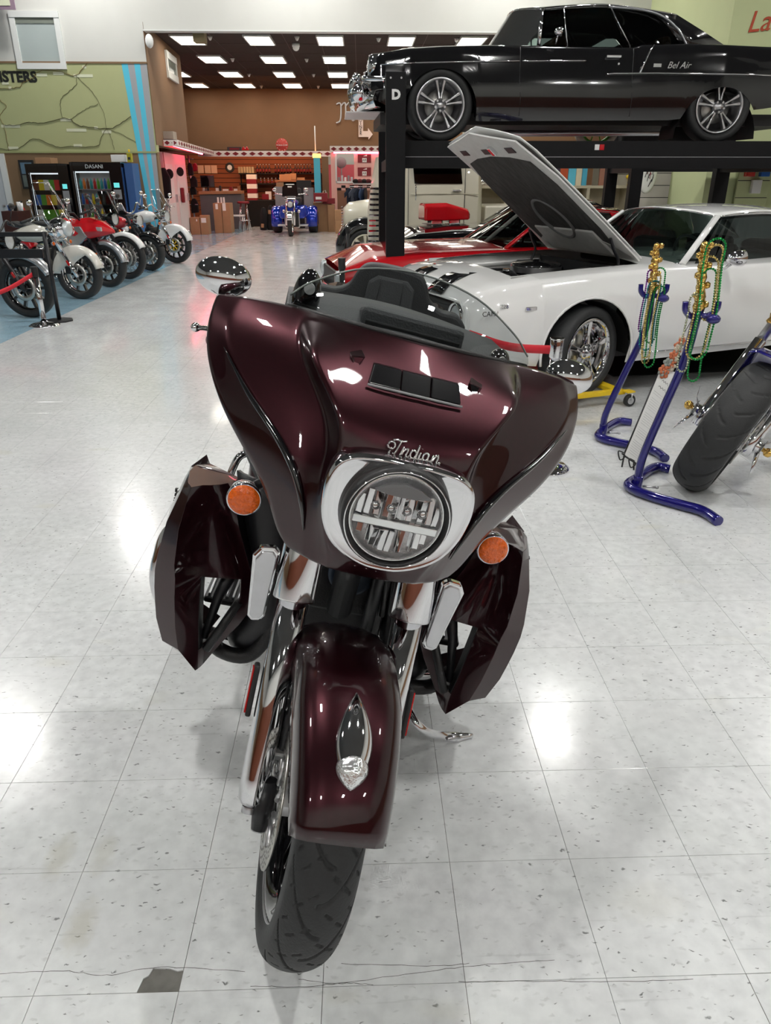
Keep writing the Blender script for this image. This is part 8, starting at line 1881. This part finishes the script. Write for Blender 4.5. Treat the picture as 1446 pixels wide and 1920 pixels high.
# cream shelving at the back with goods
yS = 16.2; SHV = thing('shelving_unit', 'long cream shelving unit behind the cars', 'shelving', (aty(1010, 350, yS).x, yS+.25, 0)); xL, xR = aty(872, 350, yS).x-SHV.location.x, aty(1180, 350, yS).x-SHV.location.x
zsa = aty(1000, 348, yS).z
CRS = vary(mat('cream_shelf', hexc('b9b09a'), .6), 4, .05)
MB().bbox(xL, xR, -.3, .25, zsa-.05, zsa).build('top_board', CRS, SHV); MB().bbox(xL, xR, -.28, .25, .06, .12).build('bottom_board', CRS, SHV); MB().bbox(xL, xR, .2, .25, .1, zsa).build('back_panel', CRS, SHV)
for k in range(5): x = xL+(xR-xL)*k/4; MB().bbox(x-.03, x+.03, -.29, .25, 0, zsa if k else zsa+1.2).build('divider', CRS, SHV)
MB().bbox(xL, xR, -.28, .25, zsa*.5, zsa*.5+.04).build('mid_board', CRS, SHV)
random.seed(21)
goods = [(1012, 1030, 'a83c1c', .62, 'orange board'), (1031, 1048, '3a2a40', .66, 'dark purple board'), (1049, 1063, 'b04a24', .60, 'rust orange board'), (1064, 1078, '5ab8d4', .62, 'light blue board'), (1079, 1089, 'd8ccb0', .60, 'cream board'), (1090, 1099, '4aa8c8', .6, 'second light blue board'), (1110, 1121, '6a6458', .55, 'grey framed board'), (1122, 1134, '9a6a58', .6, 'tan framed board')]
for u0, u1, c, h_, lb in goods: stack('display_board', 'board', lb+' leaning upright on the cream shelving', u0, u1, zsa, h_, yS+.08, .04, vary(mat('board_'+c, hexc(c), .5), 5, .15), 'upright boards on the shelving', .004)
# glossy motorcycle models in the dark bay
item('display_bay', 'cabinet', 'dark framed display bay with chrome engine parts left on the shelving', 884, 925, 300, 345, yS+.2, .05, BLACKPL)
for k in range(5):
    b = MB(); b.ball((0, 0, .07), .07, 8, (1.2, .8, 1)); b.box((.02, 0, .16), (.05, .05, .10), Matrix.Rotation(.5*k, 3, 'Y')); o = b.build('engine_part', CHROME, bevel=.005); o.location = (aty(889+k*8, 340, yS).x, yS+.02, zsa); tag(o, '%s chrome engine part on the cream shelving' % ords[k], 'engine part', 'chrome parts on the shelving')
# slatwalls
def slat(lab, u0, u1, v0, v1, y, m, n=7):
    o, d = pthing('display_wall', 'display wall', lab, u0, u1, v0, v1, y, .04, m, base=True); 
    for k in range(n): MB().bbox(-d[0]/2, d[0]/2, -.024, -.02, d[2]*(k+.5)/n, d[2]*(k+.5)/n+.012).build('groove', BLACKPL, o)
    return o, d
SW = vary(mat('grey_slatwall', hexc('b4aeaa'), .6), 4, .04)
slat('grey slatwall panel hung with keys and tools right of the boards', 1138, 1178, 290, 372, 16.9, SW, 8)
slat('wide grey slatwall panel behind the round decorated shield', 1198, 1282, 290, 372, 15.6, SW, 9)
slat('pale green slatwall grid behind the roof of the white coupe', 1386, 1446, 290, 366, 13.9, WALLG2, 7)
b = MB(); p = aty(1216, 326, 15.575); b.lathe((0, 0, 0), (0, -1, 0), [(0, .02), (.20, .02), (.235, .0), (.24, -.02)], 24); o = b.build('decorated_shield', PAPER); o.scale = (.72, 1, 1.45); o.location = p; tag(o, 'oval white shield covered in dark scribbles on the slatwall', 'shield')
random.seed(4)
for k in range(9):
    a = random.uniform(0, 6.28); r = random.uniform(.02, .16); MB().tube([(r*cos(a), -.025, r*sin(a)), (r*cos(a)+random.uniform(-.06, .06), -.025, r*sin(a)+.05), (r*cos(a)+random.uniform(-.06, .06), -.025, r*sin(a)-.04)], .008, 5).build('scribble', DRED if k % 3 == 0 else INK, o)
for k, (u, v, h_, m_, lb) in enumerate(((1152, 305, .12, DRED, 'red'), (1154, 332, .35, YELLOWP, 'yellow'), (1180, 316, .2, GOLD, 'gold'), (1176, 342, .22, YELLOWP, 'amber'), (1164, 308, .10, BLACKPL, 'black'))):
    b = MB(); b.tube([(0, 0, h_/2), (.02, -.02, 0), (0, 0, -h_/2)], .025, 8, flat=.5); b.ball((0, 0, h_/2), .04, 8); o = b.build('hanging_tool', m_); o.location = aty(u, v, 16.86); tag(o, lb+' tool hanging on the grey slatwall', 'tool', 'tools on the slatwall')
for k, (u, v) in enumerate(((1410, 318), (1438, 318), (1420, 350))):
    b = MB(); b.box((0, .05, 0), (.16, .1, .22)); o = b.build('hanging_pack', (REDP, PK[4], WHITEPL)[k], bevel=.01); o.location = aty(u, v, 13.8); tag(o, ('red', 'blue', 'white')[k]+' packet hanging on the pale green grid', 'packet', 'packets on the green grid')
# second lift with stored motorcycle behind
x2 = aty(1192, 330, 12.6).x; x3 = aty(1296, 330, 12.6).x
L2, _, _ = lift('second black four post lift standing behind the first', x2, x2+4.2, 12.6, 14.6-.75, None, zt=2.6)
for k, (u, g, yw) in enumerate(((1117, 'green', 11.2), (1221, 'black', 11.2))): pass
ym = 10.15; p = aty(1117, 263, ym)
m2 = moto('motorcycle with green rims and cream tyres standing on the lift behind the black sedan', Vector((aty(1222, 262, ym).x-1.0, ym, LZ)), pi, dict(paint=BLACKGL, rim=vary(mat('green_rim', hexc('5a9030'), .3), 9, .1), spokes=10, spm=PK[2], R=.33, wb=1.05, head='round', fender='short'), group=None) if False else None
for k, (u, rm, tm, lb) in enumerate(((1117, MATS['pack_green'], CREAMP, 'cream tyre on a green spoked rim standing on the lift under the black sedan'), (1225, YELLOWP, RUBBER, 'black tyre on a yellow spoked rim standing on the lift under the black sedan'))):
    y = 10.4; x = aty(u, 262, y).x; W_ = thing('spare_wheel', lb, 'wheel', (x, y, LZ-.02+.30), group='loose wheels on the lift'); 
    MB().lathe((0, 0, 0), (0, 1, 0), [(r*.30, h*.10) for r, h in TYR_S], 36).build('tyre', tm, W_); MB().lathe((0, 0, 0), (0, 1, 0), [(.225, -.04), (.225, .04), (.20, .035), (.20, -.035)], 36, True).build('rim', rm, W_); MB().cyl((0, -.03, 0), (0, .03, 0), .04, n=12).build('hub', rm, W_)
    for q in range(10): a = 2*pi*q/10; MB().tube([(.03*cos(a), 0, .03*sin(a)), (.21*cos(a), 0, .21*sin(a))], .008, 6).build('wheel_spoke', rm, W_)
# flat black sheet on the floor under the white coupe, dark plinth
p0 = Vector((1.3, 6.0, 0)); M_ = MB(); q = [atz(1150, 706), atz(1460, 694), Vector((7.5, 9.5, 0)), Vector((1.6, 9.4, 0))]
M_.prism([(p.x, p.y) for p in q], .0005, .008); o = M_.build('rubber_mat', vary(mat('black_mat', (.02, .02, .022), .7), 8, .3)); tag(o, 'flat black sheet on the floor under the white coupe', 'mat')
RB = MB(); p1, p2 = atz(1130, 668), atz(1300, 668); RB.bbox(p1.x, p2.x+.3, p1.y+.5, p1.y+1.2, .008, .20); o = RB.build('ramp', vary(mat('dark_red_ramp', hexc('6a0f18'), .4), 5, .1), bevel=.02); tag(o, 'dark red low ramp lying under the white coupe', 'ramp')
